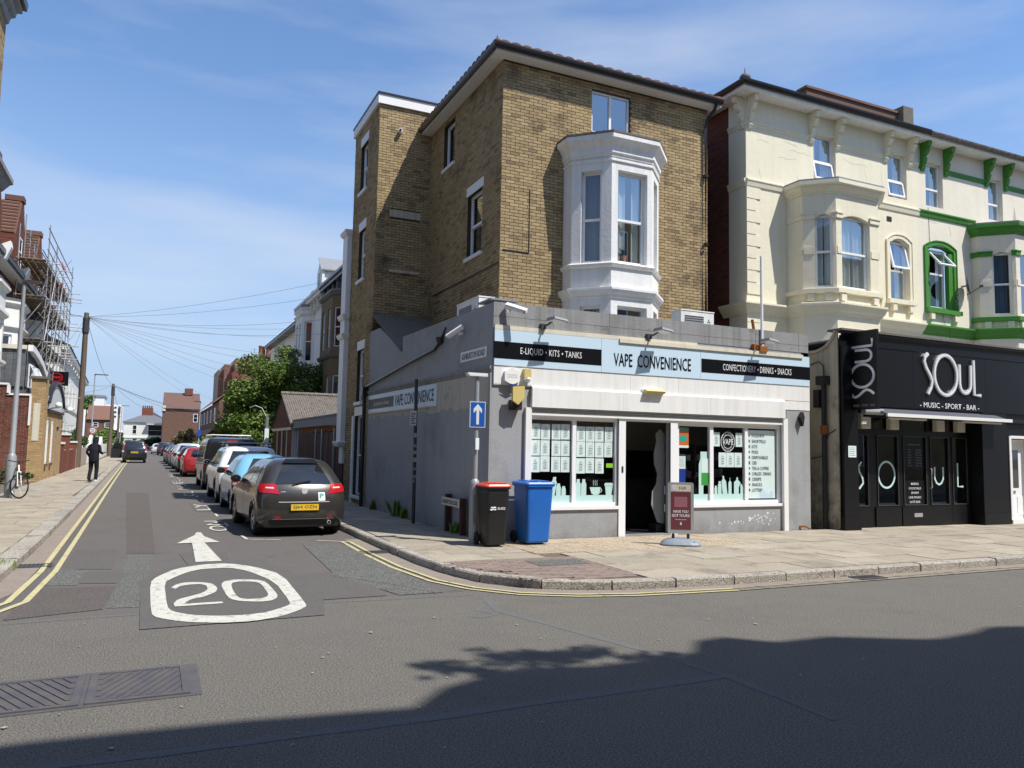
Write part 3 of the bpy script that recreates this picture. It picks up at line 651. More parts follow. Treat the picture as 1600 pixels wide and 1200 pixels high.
# parking bay lines
bl_ = B()
def bline(x0, y0, x1, y1, w=.05):
    a, c = Vector((x0, y0)), Vector((x1, y1)); t = (c - a).normalized(); n = Vector((-t.y, t.x)) * w / 2
    B().quad((*(a - n), .0095), (*(c - n), .0095), (*(c + n), .0095), (*(a + n), .0095)).build('bay_line', M['mark_white'], srd)
bline(1.66, 15.6, 1.69, 14.95, .055); bline(1.69, 14.95, 2.25, 14.72); bline(2.85, 14.45, 3.34, 14.1)
for i in range(13):
    y = 17.4 + i * 2.35; bline(1.57 - i * .028, y, 1.57 - i * .028, y + .75, .055)
# ---------------- paving
def slabs(parent, rects, sx, sy, m, lim=300, z=.1, t=.02, seed=2, keep=None, name='paving_slab', rot=False, gap=.008):
    rg = random.Random(seed); cells = []
    for (x0, y0, x1, y1) in rects:
        row = 0; y = y0
        while y < y1 - .05:
            x = x0 - (sx / 2 if row % 2 else 0) if not rot else x0
            while x < x1 - .02:
                a, c = max(x, x0), min(x + sx, x1); d, e = y, min(y + sy, y1)
                if c - a > .05 and e - d > .05 and (keep is None or keep((a + c) / 2, (d + e) / 2)): cells.append((a + gap / 2, d + gap / 2, c - gap / 2, e - gap / 2))
                x += sx
            y += sy; row += 1
    cells.sort(key=lambda c: (c[0] ** 2 + c[1] ** 2))
    mes = {}
    for i, c in enumerate(cells[:lim]):
        k = (round(c[2] - c[0], 3), round(c[3] - c[1], 3))
        zz = z + rg.uniform(-.0025, .0025)
        if k not in mes:
            o = B().box(0, 0, -.004, k[0], k[1], t, skip=(0,)).build(name, M[m], parent, local=True); mes[k] = o.data; o.location = (c[0], c[1], zz)
        else:
            o = place(name, mes[k], parent, (c[0], c[1], zz))
        o.rotation_euler = (rg.uniform(-.004, .004), rg.uniform(-.004, .004), 0)
    g = B()
    for c in cells[lim:]:
        g.box(c[0], c[1], z - .004, c[2], c[3], z + t + rg.uniform(-.002, .002), r=rg.uniform(.01, .99), skip=(0,))
    if g.f: g.build(name, M[m], parent, kind='stuff')
def inside_r(x, y):
    if y < 8.6 and x < 4.9: return False
    if y < 9.6 and x < 4.3: return False
    if x < 3.9 + .0: return x > 3.88 and y > 11
    if 5.4 < x and y > 12.58: return False
    return y > 8.34
def in_pavers(x, y): return 4.0 < x < 5.95 and 8.7 < y < 10.5 and (x - 4.0) * .2 + y < 10.75 and x - y * .55 < 1.45
slabs(pav_r, [(5.95, 8.36, 26.2, 10.9)], .92, .63, 'slab', 300, keep=lambda x, y: inside_r(x, y) and not (x > 18.9 and y < 9.5), seed=3)
slabs(pav_r, [(10.0, 10.9, 26.2, 12.55)], .60, .55, 'slab', 90, keep=inside_r, seed=4)
slabs(pav_r, [(5.55, 10.9, 10.0, 12.55)], .6, .55, 'slab_grit', 60, keep=inside_r, seed=5, name='gritty_slab')
slabs(pav_r, [(3.83, 10.52, 5.53, 12.7)], .85, .6, 'slab', 60, keep=inside_r, seed=6)
slabs(pav_r, [(3.83, 12.7, 5.38, 45)], .75, .6, 'slab', 110, keep=lambda x, y: True, seed=7)
slabs(pav_r, [(3.84, 8.8, 5.95, 10.5)], .2, .1, 'paver', 120, keep=lambda x, y: inside_r(x, y) and (x > 4.35 or y > 9.55) and (x > 4.1 or y > 9.9), seed=8, name='block_paver', gap=.006)
slabs(pav_r, [(4.3, 8.62, 5.95, 8.8)], .2, .1, 'paver', 20, keep=lambda x, y: x > 4.9 or y > 8.9, seed=8, name='block_paver', gap=.006)
slabs(pav_r, [(18.9, 8.36, 26, 9.5)], .4, .4, 'paver', 40, seed=9, name='dark_paver')
mc = B().box(5.02, 9.72, .119, 5.85, 10.2, .126); rootmesh('inspection_cover', mc, M['asphalt_old'], 'flat grey cover among the red block paving at the corner', 'manhole cover')
slabs(pav_l, [(-4.6, 9.6, -1.83, 26)], .92, .62, 'slab', 150, keep=lambda x, y: x < -1.85 - (max(0, 10.8 - y) * 1.0), seed=10)
slabs(pav_l, [(-3.95, 26, -2.0, 34)], .3, .2, 'slab', 120, seed=11, name='block_paver')
slabs(pav_l, [(-3.9, 34, -2.15, 90)], .85, .62, 'slab', 60, keep=lambda x, y: x < -2.02 - (y - 34) * .006, seed=12)
def weeds(x, y, z, r, h, n, label, seed, m='leaf_light', name='weed', cat='weeds'):
    rg = random.Random(seed); b = B()
    for _ in range(n):
        a = rg.uniform(0, 6.28); d = rg.random() * r; px_, py_ = x + math.cos(a) * d, y + math.sin(a) * d; hh = h * rg.uniform(.4, 1); l = Vector((rg.gauss(0, .25), rg.gauss(0, .25), 1)) * hh; s_ = Vector((rg.gauss(0, 1), rg.gauss(0, 1), 0)).normalized() * hh * .07
        p = Vector((px_, py_, z)); b.quad(p - s_, p + s_, p + l * .6 + s_ * 1.2 + Vector((0, 0, 0)), p + l, p + l * .55 - s_, r=rg.uniform(.01, .99))
    rootmesh(name, b, M[m], label, cat)
weeds(-1.75, 12.3, .02, .22, .14, 170, 'tuft of grass growing at the foot of the left kerb by the drain', 1, name='grass_tuft', cat='grass')
for i, (yy, hh, lb) in enumerate([(19.6, .3, 'tall weed at the foot of the grey side wall nearest the black drainpipe'), (17.6, .42, 'weed clump at the foot of the grey side wall beyond the dark sign post'), (17.1, .3, 'low weed just beyond the dark sign post by the wall'), (13.95, .25, 'weed between the two timber posts of the low street name sign')]):
    weeds(5.28 + (20 - yy) * .015, yy, .11, .12, hh, 60, lb, 20 + i)

# loose grit and pale specks on the carriageway
b = B(); rg = random.Random(77)
for _ in range(420):
    x, y = rg.uniform(-4, 16), rg.uniform(3.2, 8.0) if rg.random() < .8 else rg.uniform(8, 20)
    if y > 8.2 and not -1.2 < x < 3.2: continue
    s_ = rg.uniform(.004, .016) * (1 if rg.random() < .9 else 1.8); a = rg.random() * 6.28; z = .0105 + (.004 if y > 8.2 else 0)
    b.quad(*[(x + s_ * math.cos(a + k * 1.57) * (1 if k % 2 else .6), y + s_ * math.sin(a + k * 1.57), z) for k in range(4)])
b.build('road_grit', M['slab'], road, kind='stuff')
# ================================================================= VAPE SHOP (single storey, grey)
GZ = .1
shop = thing('corner_shop', 'single storey grey corner shop with pale blue sign band and open doorway', 'shop', (9.3, 14, GZ))
FF = Fr((5.47, 12.6), (13.08, 12.6)); X0 = 5.47
def fu(x): return x - X0
SW = Fr((5.30, 20.6), (5.47, 12.6))          # side wall to Ashburton Road; u = 20.6 - Y
ops = [(fu(6.25), fu(8.15), .70, 2.40), (fu(8.30), fu(9.36), .10, 2.40), (fu(9.53), fu(12.27), .70, 2.40)]
b = B(); b.wall(FF, 0, FF.L, 0, 4.37, ops, .14)
b.wall(SW, 0, 2.85, 0, 3.36); b.wprism(SW, [(0, 3.36), (2.85, 3.36), (2.85, 4.06), (.85, 4.85), (0, 4.85)], -.2, 0); b.wall(SW, 2.85, SW.L, 0, 4.37)
b.build('wall', M['greywall'], shop)
# render band of the parapet, weathered blocks on the front
b = B()
rg = random.Random(4)
x = .0
while x < FF.L - .05:
    x1 = min(x + 1.22, FF.L)
    b.wb(FF, x + .004, x1 - .004, -.1, .012, 4.13, 4.385, skip=(4,)); b.wb(FF, x + .004, x1 - .004, -.02, .010, 3.975, 4.124, skip=(4,)); x = x1
b.build('parapet_block', M['greyconc'], shop, kind='stuff')
box('flat_roof', M['lead'], shop, 5.6, 12.75, 4.1, 13.0, 15.5, 4.16)
wbox('parapet', M['greyconc'], shop, FF, 0, FF.L, -.16, -.1, 3.9, 4.386)
wbox('parapet', M['greyconc'], shop, SW, 2.85, SW.L - .01, -.2, -.001, 3.9, 4.376)
wbox('side_wall_return', M['greyconc'], shop, Fr((13.08, 12.6), (13.08, 15.5)), 0, 2.9, -.2, 0, 0, 4.37)
box('lean_to_roof', M['mossy'], shop, 5.5, 17.9, 4.0, 6.85, 20.55, 4.06)
B().hexa([(5.32, 17.78, 4.02), (6.86, 17.78, 4.02), (6.86, 20.58, 5.30), (5.32, 20.58, 5.30), (5.32, 17.78, 4.08), (6.86, 17.78, 4.08), (6.86, 20.58, 5.36), (5.32, 20.58, 5.36)]).build('lean_to_roof', M['mossy'], shop)
# cream strip, sign, white fascia
wbox('cream_trim', M['creamstrip'], shop, FF, .02, fu(10.0), .0125, .05, 3.885, 3.965); wbox('cream_trim', M['creamstrip'], shop, FF, fu(8.12), fu(12.86), .051, .075, 3.835, 3.915)
for a, c in ((5.50, 7.73), (7.735, 10.09), (10.095, 13.08)):
    wbox('sign_panel', M['signblue'], shop, FF, fu(a) - .01, fu(c) - .012, .013, .048, 3.235, 3.883)
SP = [o for o in KIDS[shop] if o.name.startswith('sign_panel')]
wbox('black_band', M['signblack'], SP[0], FF, fu(5.47), fu(7.72), .0482, .052, 3.36, 3.665); wbox('black_band', M['signblack'], SP[2], FF, fu(10.1), fu(13.075), .0482, .052, 3.375, 3.655)
wtext('lettering', 'E-LIQUID \u2022 KITS \u2022 TANKS', M['whiteink'], SP[0], FF, fu(6.64), 3.512, .0535, 1.28, .14, bold=.0, space=1.08)
wtext('lettering', 'VAPE  CONVENIENCE', M['signblack'], SP[1], FF, fu(8.915), 3.50, .0505, 1.84, .255, bold=.012)
wtext('lettering', 'CONFECTIONERY \u2022 DRINKS \u2022 SNACKS', M['whiteink'], SP[2], FF, fu(11.59), 3.515, .0535, 1.88, .135, bold=.0, space=1.08)
x = 5.49
for k, wd in enumerate((2.9, 1.15, 2.3, 1.24)):
    wbox('fascia_board', M['fasciawhite'], shop, FF, fu(x) + .002, min(fu(x + wd), FF.L) - .003, .001, .035, 2.90, 3.232); x += wd
for a, c in ((6.24, 8.2), (8.2, 10.3), (10.3, 12.32)):      # shutter housing
    b = B(); b.v = []; u0, u1 = fu(a) + .002, fu(c) - .002
    b.mould([FF.p(u0, 0, 0)[:2], FF.p(u1, 0, 0)[:2]], [(0.036, 2.90), (.055, 2.893), (.085, 2.872), (.09, 2.86), (.09, 2.51), (.0, 2.51)]); b.build('shutter_box', M['fasciawhite'], shop)
wbox('fascia_board', M['white_dirty'], shop, FF, fu(12.33), FF.L, .001, .03, 2.70, 2.897); wbox('fascia_board', M['white_dirty'], shop, FF, fu(5.49), fu(6.235), .001, .03, 2.885, 2.899)
b = B()
for k in range(3): b.wb(FF, fu(6.26), fu(12.30), -.05, .045 - k * .012, 2.478 - k * .035, 2.506 - k * .035)
b.build('shutter_slat', M['alu'], shop); wbox('shutter_slat', M['white'], shop, FF, fu(6.26), fu(12.30), -.04, .05, 2.365, 2.402)
for a, c in ((6.13, 6.245), (12.28, 12.40)): wbox('shutter_guide', M['white'], shop, FF, fu(a), fu(c), .001, .07, .12, 2.50)
# shop window frames
def bars(L_, d0, d1, name='window_frame', par=shop):
    b = B()
    for u0, u1, z0, z1 in L_: b.wb(FF, fu(u0), fu(u1), d0, d1, z0, z1)
    return b.build(name, M['upvc'], par)
fr1 = bars([(6.25, 6.30, .70, 2.40), (8.10, 8.15, .70, 2.40), (6.30, 8.10, 2.29, 2.40), (7.155, 7.235, .77, 2.29), (6.30, 8.10, .70, .77)], -.11, -.03)
wbox('window_sill', M['upvc'], shop, FF, fu(6.25), fu(8.16), .001, .035, .64, .70)
fr2 = bars([(9.53, 9.60, .70, 2.40), (12.20, 12.27, .70, 2.40), (9.60, 12.20, 2.27, 2.40), (10.38, 10.47, .77, 2.27), (11.30, 11.38, .77, 2.27), (9.60, 12.20, .70, .77)], -.11, -.03)
wbox('window_sill', M['upvc'], shop, FF, fu(9.52), fu(12.28), .001, .035, .64, .70)
bars([(8.15, 8.30, .11, 2.40)], -.03, .025, 'door_frame'); bars([(9.36, 9.53, .11, 2.40)], -.03, .025, 'door_frame'); bars([(8.30, 9.36, 2.32, 2.40)], -.1, .015, 'door_frame')
wbox('door_sill', M['alu'], shop, FF, fu(8.30), fu(9.36), -.14, .01, .10, .145)
for fr, L_ in ((fr1, ((6.30, 7.155), (7.235, 8.10))), (fr2, ((9.60, 10.38), (10.47, 11.30), (11.38, 12.20)))):
    for a, c in L_: B().quad(FF.p(fu(a), -.06, .77), FF.p(fu(c), -.06, .77), FF.p(fu(c), -.06, 2.29), FF.p(fu(a), -.06, 2.29)).build('pane', M['shopglass'], fr)
# inner room
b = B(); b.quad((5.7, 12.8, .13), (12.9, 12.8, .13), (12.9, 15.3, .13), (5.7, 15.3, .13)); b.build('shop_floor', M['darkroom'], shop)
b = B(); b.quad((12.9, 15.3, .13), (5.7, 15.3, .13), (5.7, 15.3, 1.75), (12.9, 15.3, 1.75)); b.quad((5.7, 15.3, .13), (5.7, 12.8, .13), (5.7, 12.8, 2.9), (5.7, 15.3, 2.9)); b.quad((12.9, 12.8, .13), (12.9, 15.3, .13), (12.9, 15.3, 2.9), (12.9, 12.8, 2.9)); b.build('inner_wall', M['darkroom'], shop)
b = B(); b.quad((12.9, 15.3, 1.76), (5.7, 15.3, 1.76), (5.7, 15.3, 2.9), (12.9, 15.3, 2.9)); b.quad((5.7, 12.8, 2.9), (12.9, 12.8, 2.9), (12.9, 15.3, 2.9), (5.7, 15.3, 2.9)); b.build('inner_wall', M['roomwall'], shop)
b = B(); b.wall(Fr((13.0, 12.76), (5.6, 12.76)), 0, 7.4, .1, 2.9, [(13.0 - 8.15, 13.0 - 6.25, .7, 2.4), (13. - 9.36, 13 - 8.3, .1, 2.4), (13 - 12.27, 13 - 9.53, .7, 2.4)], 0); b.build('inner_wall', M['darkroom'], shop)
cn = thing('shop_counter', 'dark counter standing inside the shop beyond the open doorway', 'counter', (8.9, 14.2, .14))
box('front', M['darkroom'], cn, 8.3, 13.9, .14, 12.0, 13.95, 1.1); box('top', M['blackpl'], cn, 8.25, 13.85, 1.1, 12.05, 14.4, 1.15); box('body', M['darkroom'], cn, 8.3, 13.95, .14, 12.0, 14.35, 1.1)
rg = random.Random(3)
for k, (xa, xb, ya, lb) in enumerate(((9.55, 10.4, 13.1, 'black shelf of small packets behind the left pane of the right hand shop window'), (10.5, 11.35, 13.3, 'black shelf of small packets behind the middle pane of the right hand shop window'))):
    sh = thing('shelf_unit', lb, 'shelves', ((xa + xb) / 2, ya + .15, .14)); b = B(); b.box(xa, ya, .14, xa + .03, ya + .3, 1.9); b.box(xb - .03, ya, .14, xb, ya + .3, 1.9); b.box(xa, ya + .3, .14, xb, ya + .31, 1.9); b.build('frame', M['blackpl'], sh)
    for z in (.5, .85, 1.2, 1.55):
        box('shelf', M['blackpl'], sh, xa + .03, ya, z, xb - .03, ya + .3, z + .02); b = B(); x = xa + .05
        while x < xb - .12:
            w_ = rg.uniform(.05, .1); b.box(x, ya + .03, z + .021, x + w_, ya + .15, z + .021 + rg.uniform(.08, .2), r=rg.random()); x += w_ + .012
        b.build('packet', mat('packets', (.3, .3, .3), .5, rnd=[(.05, .06, .08), (.4, .4, .42), (.06, .1, .25), (.25, .06, .05), (.1, .2, .1)], var=0) if 'packets' not in bpy.data.materials else bpy.data.materials['packets'], sh, kind='stuff')
dm = thing('cut_out_figure', 'tall curvy pale grey cut-out standing at the right of the open doorway', 'display', (9.3, 12.9, .14))
pts = [(9.18, .5), (9.10, .7), (9.12, .95), (9.22, 1.1), (9.25, 1.3), (9.17, 1.5), (9.16, 1.7), (9.22, 1.95), (9.2, 2.1), (9.3, 2.2), (9.42, 2.1), (9.42, .3), (9.25, .34)]
B().wprism(Fr((0, 12.86), (1, 12.86)), [(x, z) for x, z in pts][::-1], -.02, 0).build('board', M['greyback'], dm); box('foot', M['blackpl'], dm, 9.2, 12.84, .135, 9.42, 13.1, .3)
nt_ = thing('wall_notice', 'small red notice on the pale inner wall seen through the doorway', 'notice', (8.45, 15.29, 2.0)); box('sheet', M['orange'], nt_, 8.55, 15.28, 1.85, 8.75, 15.295, 2.05)
# papers in the window
PAPW = -.072
def paper(x, z, w_, h_, label, curl=0., lines=('ALL', 'VAPES', '20%', 'OFF')):
    t = thing('window_paper', label, 'paper notice', (x, 12.6 - PAPW, z - h_ / 2), group='white paper notices stuck inside the shop windows')
    b = B(); n = 6
    for i in range(n):
        ua, ub = x - w_ / 2 + w_ * i / n, x - w_ / 2 + w_ * (i + 1) / n
        wa, wb_ = (PAPW - .004 - curl * abs(math.sin(i * 1.3)) * .012, PAPW - .004 - curl * abs(math.sin((i + 1) * 1.3)) * .012)
        b.quad(FF.p(fu(ua), wa, z - h_ / 2), FF.p(fu(ub), wb_, z - h_ / 2), FF.p(fu(ub), wb_, z + h_ / 2), FF.p(fu(ua), wa, z + h_ / 2))
    b.build('sheet', M['paper'], t); tx = []
    b = B()
    for i, l in enumerate(lines):
        o = wtext('print', l, M['ink'], t, FF, fu(x), z + h_ * (.25 - i * .17), PAPW - .0005, w_ * (.24, .42, .34, .4)[i % 4], .026, bold=.02)
names = {0: 'top', 1: 'middle', 2: 'bottom'}; pos4 = ('first', 'second', 'third', 'fourth')
rg = random.Random(9)
for r_ in range(3):
    for c_ in range(4):
        paper((6.405, 6.605, 6.83, 7.03)[c_] + rg.uniform(-.006, .006), (2.075, 1.775, 1.475)[r_] + rg.uniform(-.006, .006), .192, .285, 'white notice, %s from left, %s row of the window behind the bins' % (pos4[c_], names[r_]), rg.random())
        if r_ == 2 and c_ == 3: continue
        paper((7.36, 7.565, 7.77, 7.98)[c_] + rg.uniform(-.006, .006), (2.055, 1.76, 1.455)[r_] + rg.uniform(-.006, .006), .192, .285, 'white notice, %s from left, %s row of the pane beside the doorway' % (pos4[c_], names[r_]), rg.random())
paper(10.58, 2.02, .18, .29, 'white paper notice left of the round vape emblem'); paper(11.18, 2.02, .18, .29, 'white paper notice right of the round vape emblem')
for i, x in enumerate((10.74, 10.945, 11.155)): paper(x, 1.60, .20, .30, 'white paper notice, %s of the three under the round vape emblem' % ('left', 'middle', 'right')[i])
# vinyl silhouettes along the bottom of the panes
def vin(pts, par, name='vinyl_silhouette', m='vinyl'):
    return B().wprism(FF, [(fu(x), z) for x, z in pts], -.072, -.069).build(name, M[m], par)
def bottle(x, z, w_, h_, neck=.35, par=fr1, lean=0.):
    k = lambda dx, dz: (x + dx * w_ + lean * dz, z + dz * h_)
    vin([k(-.5, 0), k(.5, 0), k(.5, .7), k(.5 * neck + .02, .84), k(.5 * neck + .02, 1), k(-.5 * neck - .02, 1), k(-.5 * neck - .02, .84), k(-.5, .7)], par)
for a, c, pr in ((6.30, 7.155, fr1), (7.235, 8.10, fr1), (9.60, 10.38, fr2), (10.47, 11.30, fr2)): vin([(a, .772), (c, .772), (c, .90), (a, .90)], pr)
bottle(6.47, .9, .13, .26, .2); bottle(6.62, .9, .10, .27, .1); bottle(6.75, .9, .12, .34, .5, lean=.06); bottle(6.89, .9, .10, .22, .6); bottle(7.0, .9, .09, .17, .6)
bottle(7.31, .9, .11, .30, .55); bottle(7.43, .9, .11, .30, .55)
vin([(7.58, .99), (7.60, .935), (7.65, .905), (7.55, .903), (7.82, .903), (7.74, .905), (7.78, .935), (7.80, 1.05), (7.56, 1.05)], fr1)
b = B(); b.ribbon(FF, [(fu(7.79) + .035 * math.sin(a), .99 + .035 * math.cos(a)) for a in [i * .52 for i in range(7)]], .014, -.072, -.069)
for k in range(3): b.ribbon(FF, [(fu(7.64 + k * .04) + .007 * math.sin(i * 1.5), 1.08 + i * .02) for i in range(6)], .008, -.072, -.069)
b.build('vinyl_silhouette', M['vinyl'], fr1)
vin([(7.92, .9), (8.04, .9), (8.07, 1.07), (7.90, 1.07)], fr1); vin([(7.885, 1.075), (8.085, 1.075), (8.085, 1.11), (8.06, 1.13), (7.91, 1.13), (7.885, 1.11)], fr1)
bottle(9.68, .9, .11, .2, par=fr2); bottle(10.56, .9, .07, .17, .6, fr2); bottle(10.66, .9, .09, .26, .6, fr2); bottle(10.80, .9, .12, .37, .3, fr2, lean=-.05); bottle(10.93, .9, .08, .33, .1, fr2); bottle(11.12, .9, .17, .34, .2, fr2); bottle(11.22, .9, .12, .2, .5, fr2)
bottle(10.25, .9, .25, .86, .62, fr2); bottle(10.30, .9, .12, .22, .5, fr2)
bx = thing('lime_card', 'small lime green card in the bottom right of the pane beside the doorway', 'card', (8.0, 12.67, 1.43)); wbox('sheet', M['lime'], bx, FF, fu(7.92), fu(8.08), -.072, -.068, 1.42, 1.50)
ps = thing('orange_poster', 'orange and teal poster in the top left of the right hand shop window', 'poster', (9.73, 12.67, 1.83)); wbox('sheet', M['orange'], ps, FF, fu(9.605), fu(9.87), -.072, -.069, 1.88, 2.24)
b = B(); b.wprism(FF, [(fu(9.73) + .10 * math.cos(a), 2.02 + .07 * math.sin(a)) for a in [i * .5 for i in range(12)]], -.069, -.067); b.build('print', M['tealp'], ps); wbox('footer', M['paper'], ps, FF, fu(9.605), fu(9.87), -.072, -.069, 1.83, 1.879); wbox('header', M['tealp'], ps, FF, fu(9.605), fu(9.87), -.0688, -.0675, 2.18, 2.24)
oh = thing('opening_hours', 'white opening hours card below the orange poster', 'notice', (9.7, 12.67, 1.41)); wbox('sheet', M['paper'], oh, FF, fu(9.605), fu(9.79), -.072, -.069, 1.41, 1.66); wbox('header', M['ink'], oh, FF, fu(9.605), fu(9.79), -.072, -.069, 1.662, 1.70)
for k in range(6): wtext('print', ('MON 8-10', 'TUE 8-10', 'WED 8-10', 'THU 8-10', 'FRI 8-10', 'SAT 8-10')[k], M['ink'], oh, FF, fu(9.695), 1.63 - k * .035, -.068, .13, .018)
bp = thing('blue_poster', 'dark blue poster behind the pole end of the right hand shop window', 'poster', (9.7, 12.67, 1.0)); wbox('sheet', M['blueprint'], bp, FF, fu(9.605), fu(9.79), -.072, -.069, 1.03, 1.405)
gp = thing('green_poster', 'white and green poster in the left pane of the right hand shop window', 'poster', (10.3, 12.67, 1.07)); wbox('sheet', M['greenp'], gp, FF, fu(10.19), fu(10.372), -.068, -.066, 1.08, 1.33); wbox('header', M['paper'], gp, FF, fu(10.19), fu(10.372), -.068, -.066, 1.332, 1.62)
# round emblem
em = thing('vape_emblem', 'round white on black vape emblem on the middle pane of the right hand window', 'emblem', (10.875, 12.67, 1.72))
b = B(); c0 = (fu(10.875), 1.975)
def circ(r, n=28, sq=1.): return [(c0[0] + r * math.cos(2 * math.pi * i / n), c0[1] + r * 1.12 * math.sin(2 * math.pi * i / n)) for i in range(n)]
b.wprism(FF, circ(.188), -.0705, -.0695); b.build('disc', M['signblack'], em)
b = B(); b.ribbon(FF, circ(.18), .014, -.0694, -.068, closed=True); b.ribbon(FF, circ(.125), .010, -.0694, -.068, closed=True); b.build('ring', M['whiteink'], em)
wtext('lettering', 'VAPE', M['whiteink'], em, FF, fu(10.875), 1.975, -.067, .28, .12, bold=.02)
for k, s_ in enumerate('SOUTHSEA'):
    a = R(150 - k * 17.2); lettering('lettering', s_, M['whiteink'], em, FF.p(fu(10.875) + .152 * math.cos(a), -.067, 1.975 + .17 * math.sin(a)), (math.cos(a - math.pi / 2), 0, math.sin(a - math.pi / 2)), (math.cos(a), 0, math.sin(a)), .022, .03)
for k, s_ in enumerate('MARKET'):
    a = R(228 + k * 17); lettering('lettering', s_, M['whiteink'], em, FF.p(fu(10.875) + .152 * math.cos(a), -.067, 1.975 + .17 * math.sin(a)), (math.cos(a + math.pi / 2), 0, math.sin(a + math.pi / 2)), (-math.cos(a), 0, -math.sin(a)), .022, .03)
# product list
plst = thing('product_list_panel', 'tall pale mint vinyl panel listing products in the rightmost shop pane', 'window sign', (11.79, 12.67, .78)); wbox('sheet', M['paper'], plst, FF, fu(11.40), fu(12.15), -.074, -.0705, .80, 2.235)
for i, (s_, w_) in enumerate((('E-LIQUIDS', .34), ('SHORTFILLS', .38), ('KITS', .15), ('PODS', .17), ('DISPOSABLES', .44), ('CBD', .13), ('TEA & COFFEE', .46), ('CHILLED  DRINKS', .53), ('CRISPS', .25), ('SNACKS', .27), ('LOTTERY', .29))):
    z = 2.115 - i * .114; wtext('lettering', s_, M['ink'], plst, FF, fu(11.52) + w_ / 2, z, -.0695, w_, .068, bold=.012)
    b = B(); b.wprism(FF, [(fu(11.45) + .02 * math.cos(a), z + (.026 + .008 * (i % 3)) * math.sin(a)) for a in [k * .9 for k in range(7)]], -.0704, -.069); b.build('symbol', M['ink'], plst)
b = B(); x = 11.72
while x < 12.1: h_ = rg.uniform(.03, .14); b.wb(FF, fu(x), fu(x + .025), -.0704, -.0695, .80, .84 + h_); x += .032
b.build('skyline_print', M['signblue'], plst)
# door closer plate, stall riser paint chips
wbox('door_lock_plate', M['blackpl'], shop, FF, fu(8.21), fu(8.245), .026, .032, 1.33, 1.45)
b = B(); rg = random.Random(21)
for k in range(46):
    x = rg.gauss(11.65, .22) if k > 9 else rg.gauss(10.9, .2); z = rg.gauss(.40, .06) if k > 9 else .27 + rg.random() * .08; s_ = rg.uniform(.008, .028)
    b.wprism(FF, [(fu(x) + s_ * rg.uniform(.4, 1) * math.cos(a), z + s_ * 1.2 * rg.uniform(.4, 1) * math.sin(a)) for a in [q * 1.05 for q in range(6)]], .0005, .0015)
b.build('flaked_paint', M['white'], shop, kind='stuff')
wbox('pilaster', M['greywall'], shop, FF, fu(12.41), FF.L, .001, .02, 0, 2.70)
# ---- side wall: moulding, flaking band, sign, downpipe, cable
b = B(); b.mould([SW.p(0, 0, 0)[:2], SW.p(SW.L, 0, 0)[:2]], [(0, 3.11), (.02, 3.13), (.02, 3.16), (.045, 3.18), (.045, 3.22), (0, 3.24)]); b.build('moulding', M['greyconc'], shop)
wbox('flaking_band', M['flakewall'], shop, SW, .02, SW.L - .07, .001, .006, 2.54, 3.105)
b = B(); rg = random.Random(31); u = .05
while u < SW.L - .1:
    w_ = rg.uniform(.12, .3); u1 = min(u + w_, SW.L - .08); b.wb(SW, u, u1, .001, .005, 2.54 - rg.uniform(.0, .09), 2.541); u = u1
b.build('flaking_band', M['flakewall'], shop)
wbox('corner_strip', M['greywall'], shop, SW, SW.L - .07, SW.L - .001, .001, .03, 0, 3.1)
ss = thing('side_sign', 'weathered pale blue and black banner sign high on the grey side wall', 'sign', SW.p(2.8, .03, 2.66)); wbox('panel', M['signblue'], ss, SW, .12, 5.3, .008, .03, 2.63, 3.085)
SW2 = SW
wbox('black_band', M['darkpost'], ss, SW, .14, 2.35, .0302, .033, 2.72, 2.98); wtext('lettering', 'E-LIQUID\u2022KITS\u2022TANKS', M['whiteink'], ss, SW, 1.35, 2.83, .034, 1.3, .085, bold=.01)
wtext('lettering', 'VAPE CONVENIENCE', M['ink'], ss, SW, 3.8, 2.855, .031, 2.7, .27, bold=.012)
wbox('cream_trim', M['creamstrip'], ss, SW, .12, 5.3, .008, .034, 2.60, 2.629)
rd = thing('street_name_plate', 'white ASHBURTON ROAD name plate high on the grey side wall', 'street sign', SW.p(7.15, .02, 3.4)); wbox('plate', M['white'], rd, SW, 6.55, 7.78, .004, .02, 3.405, 3.60)
wtext('lettering', 'ASHBURTON ROAD', M['ink'], rd, SW, 7.165, 3.50, .021, 1.10, .125, bold=.015)
dp = thing('drainpipe', 'black downpipe and sloping gutter pipe on the grey side wall', 'drainpipe', (5.2, 20.7, .1))
B().tube([(5.22, 20.72, .12), (5.22, 20.72, 3.2)], .05).build('downpipe', M['gutter'], dp, smooth=40)
B().tube([(5.25, 20.75, 3.33), (5.33, 17.2, 3.68), (5.37, 15.45, 3.82), (5.40, 15.16, 3.97), (5.43, 14.92, 4.22)], .035).build('sloping_pipe', M['gutter'], dp, smooth=40)
box('hopper', M['gutter'], dp, 5.14, 20.62, 3.1, 5.30, 20.82, 3.35); B().lathe([(.0, 3.86), (.06, 3.9), (.09, 4.0), (.09, 4.03), (0, 4.03)], (5.36, 15.1, 0), n=10).build('hopper', M['gutter'], dp)
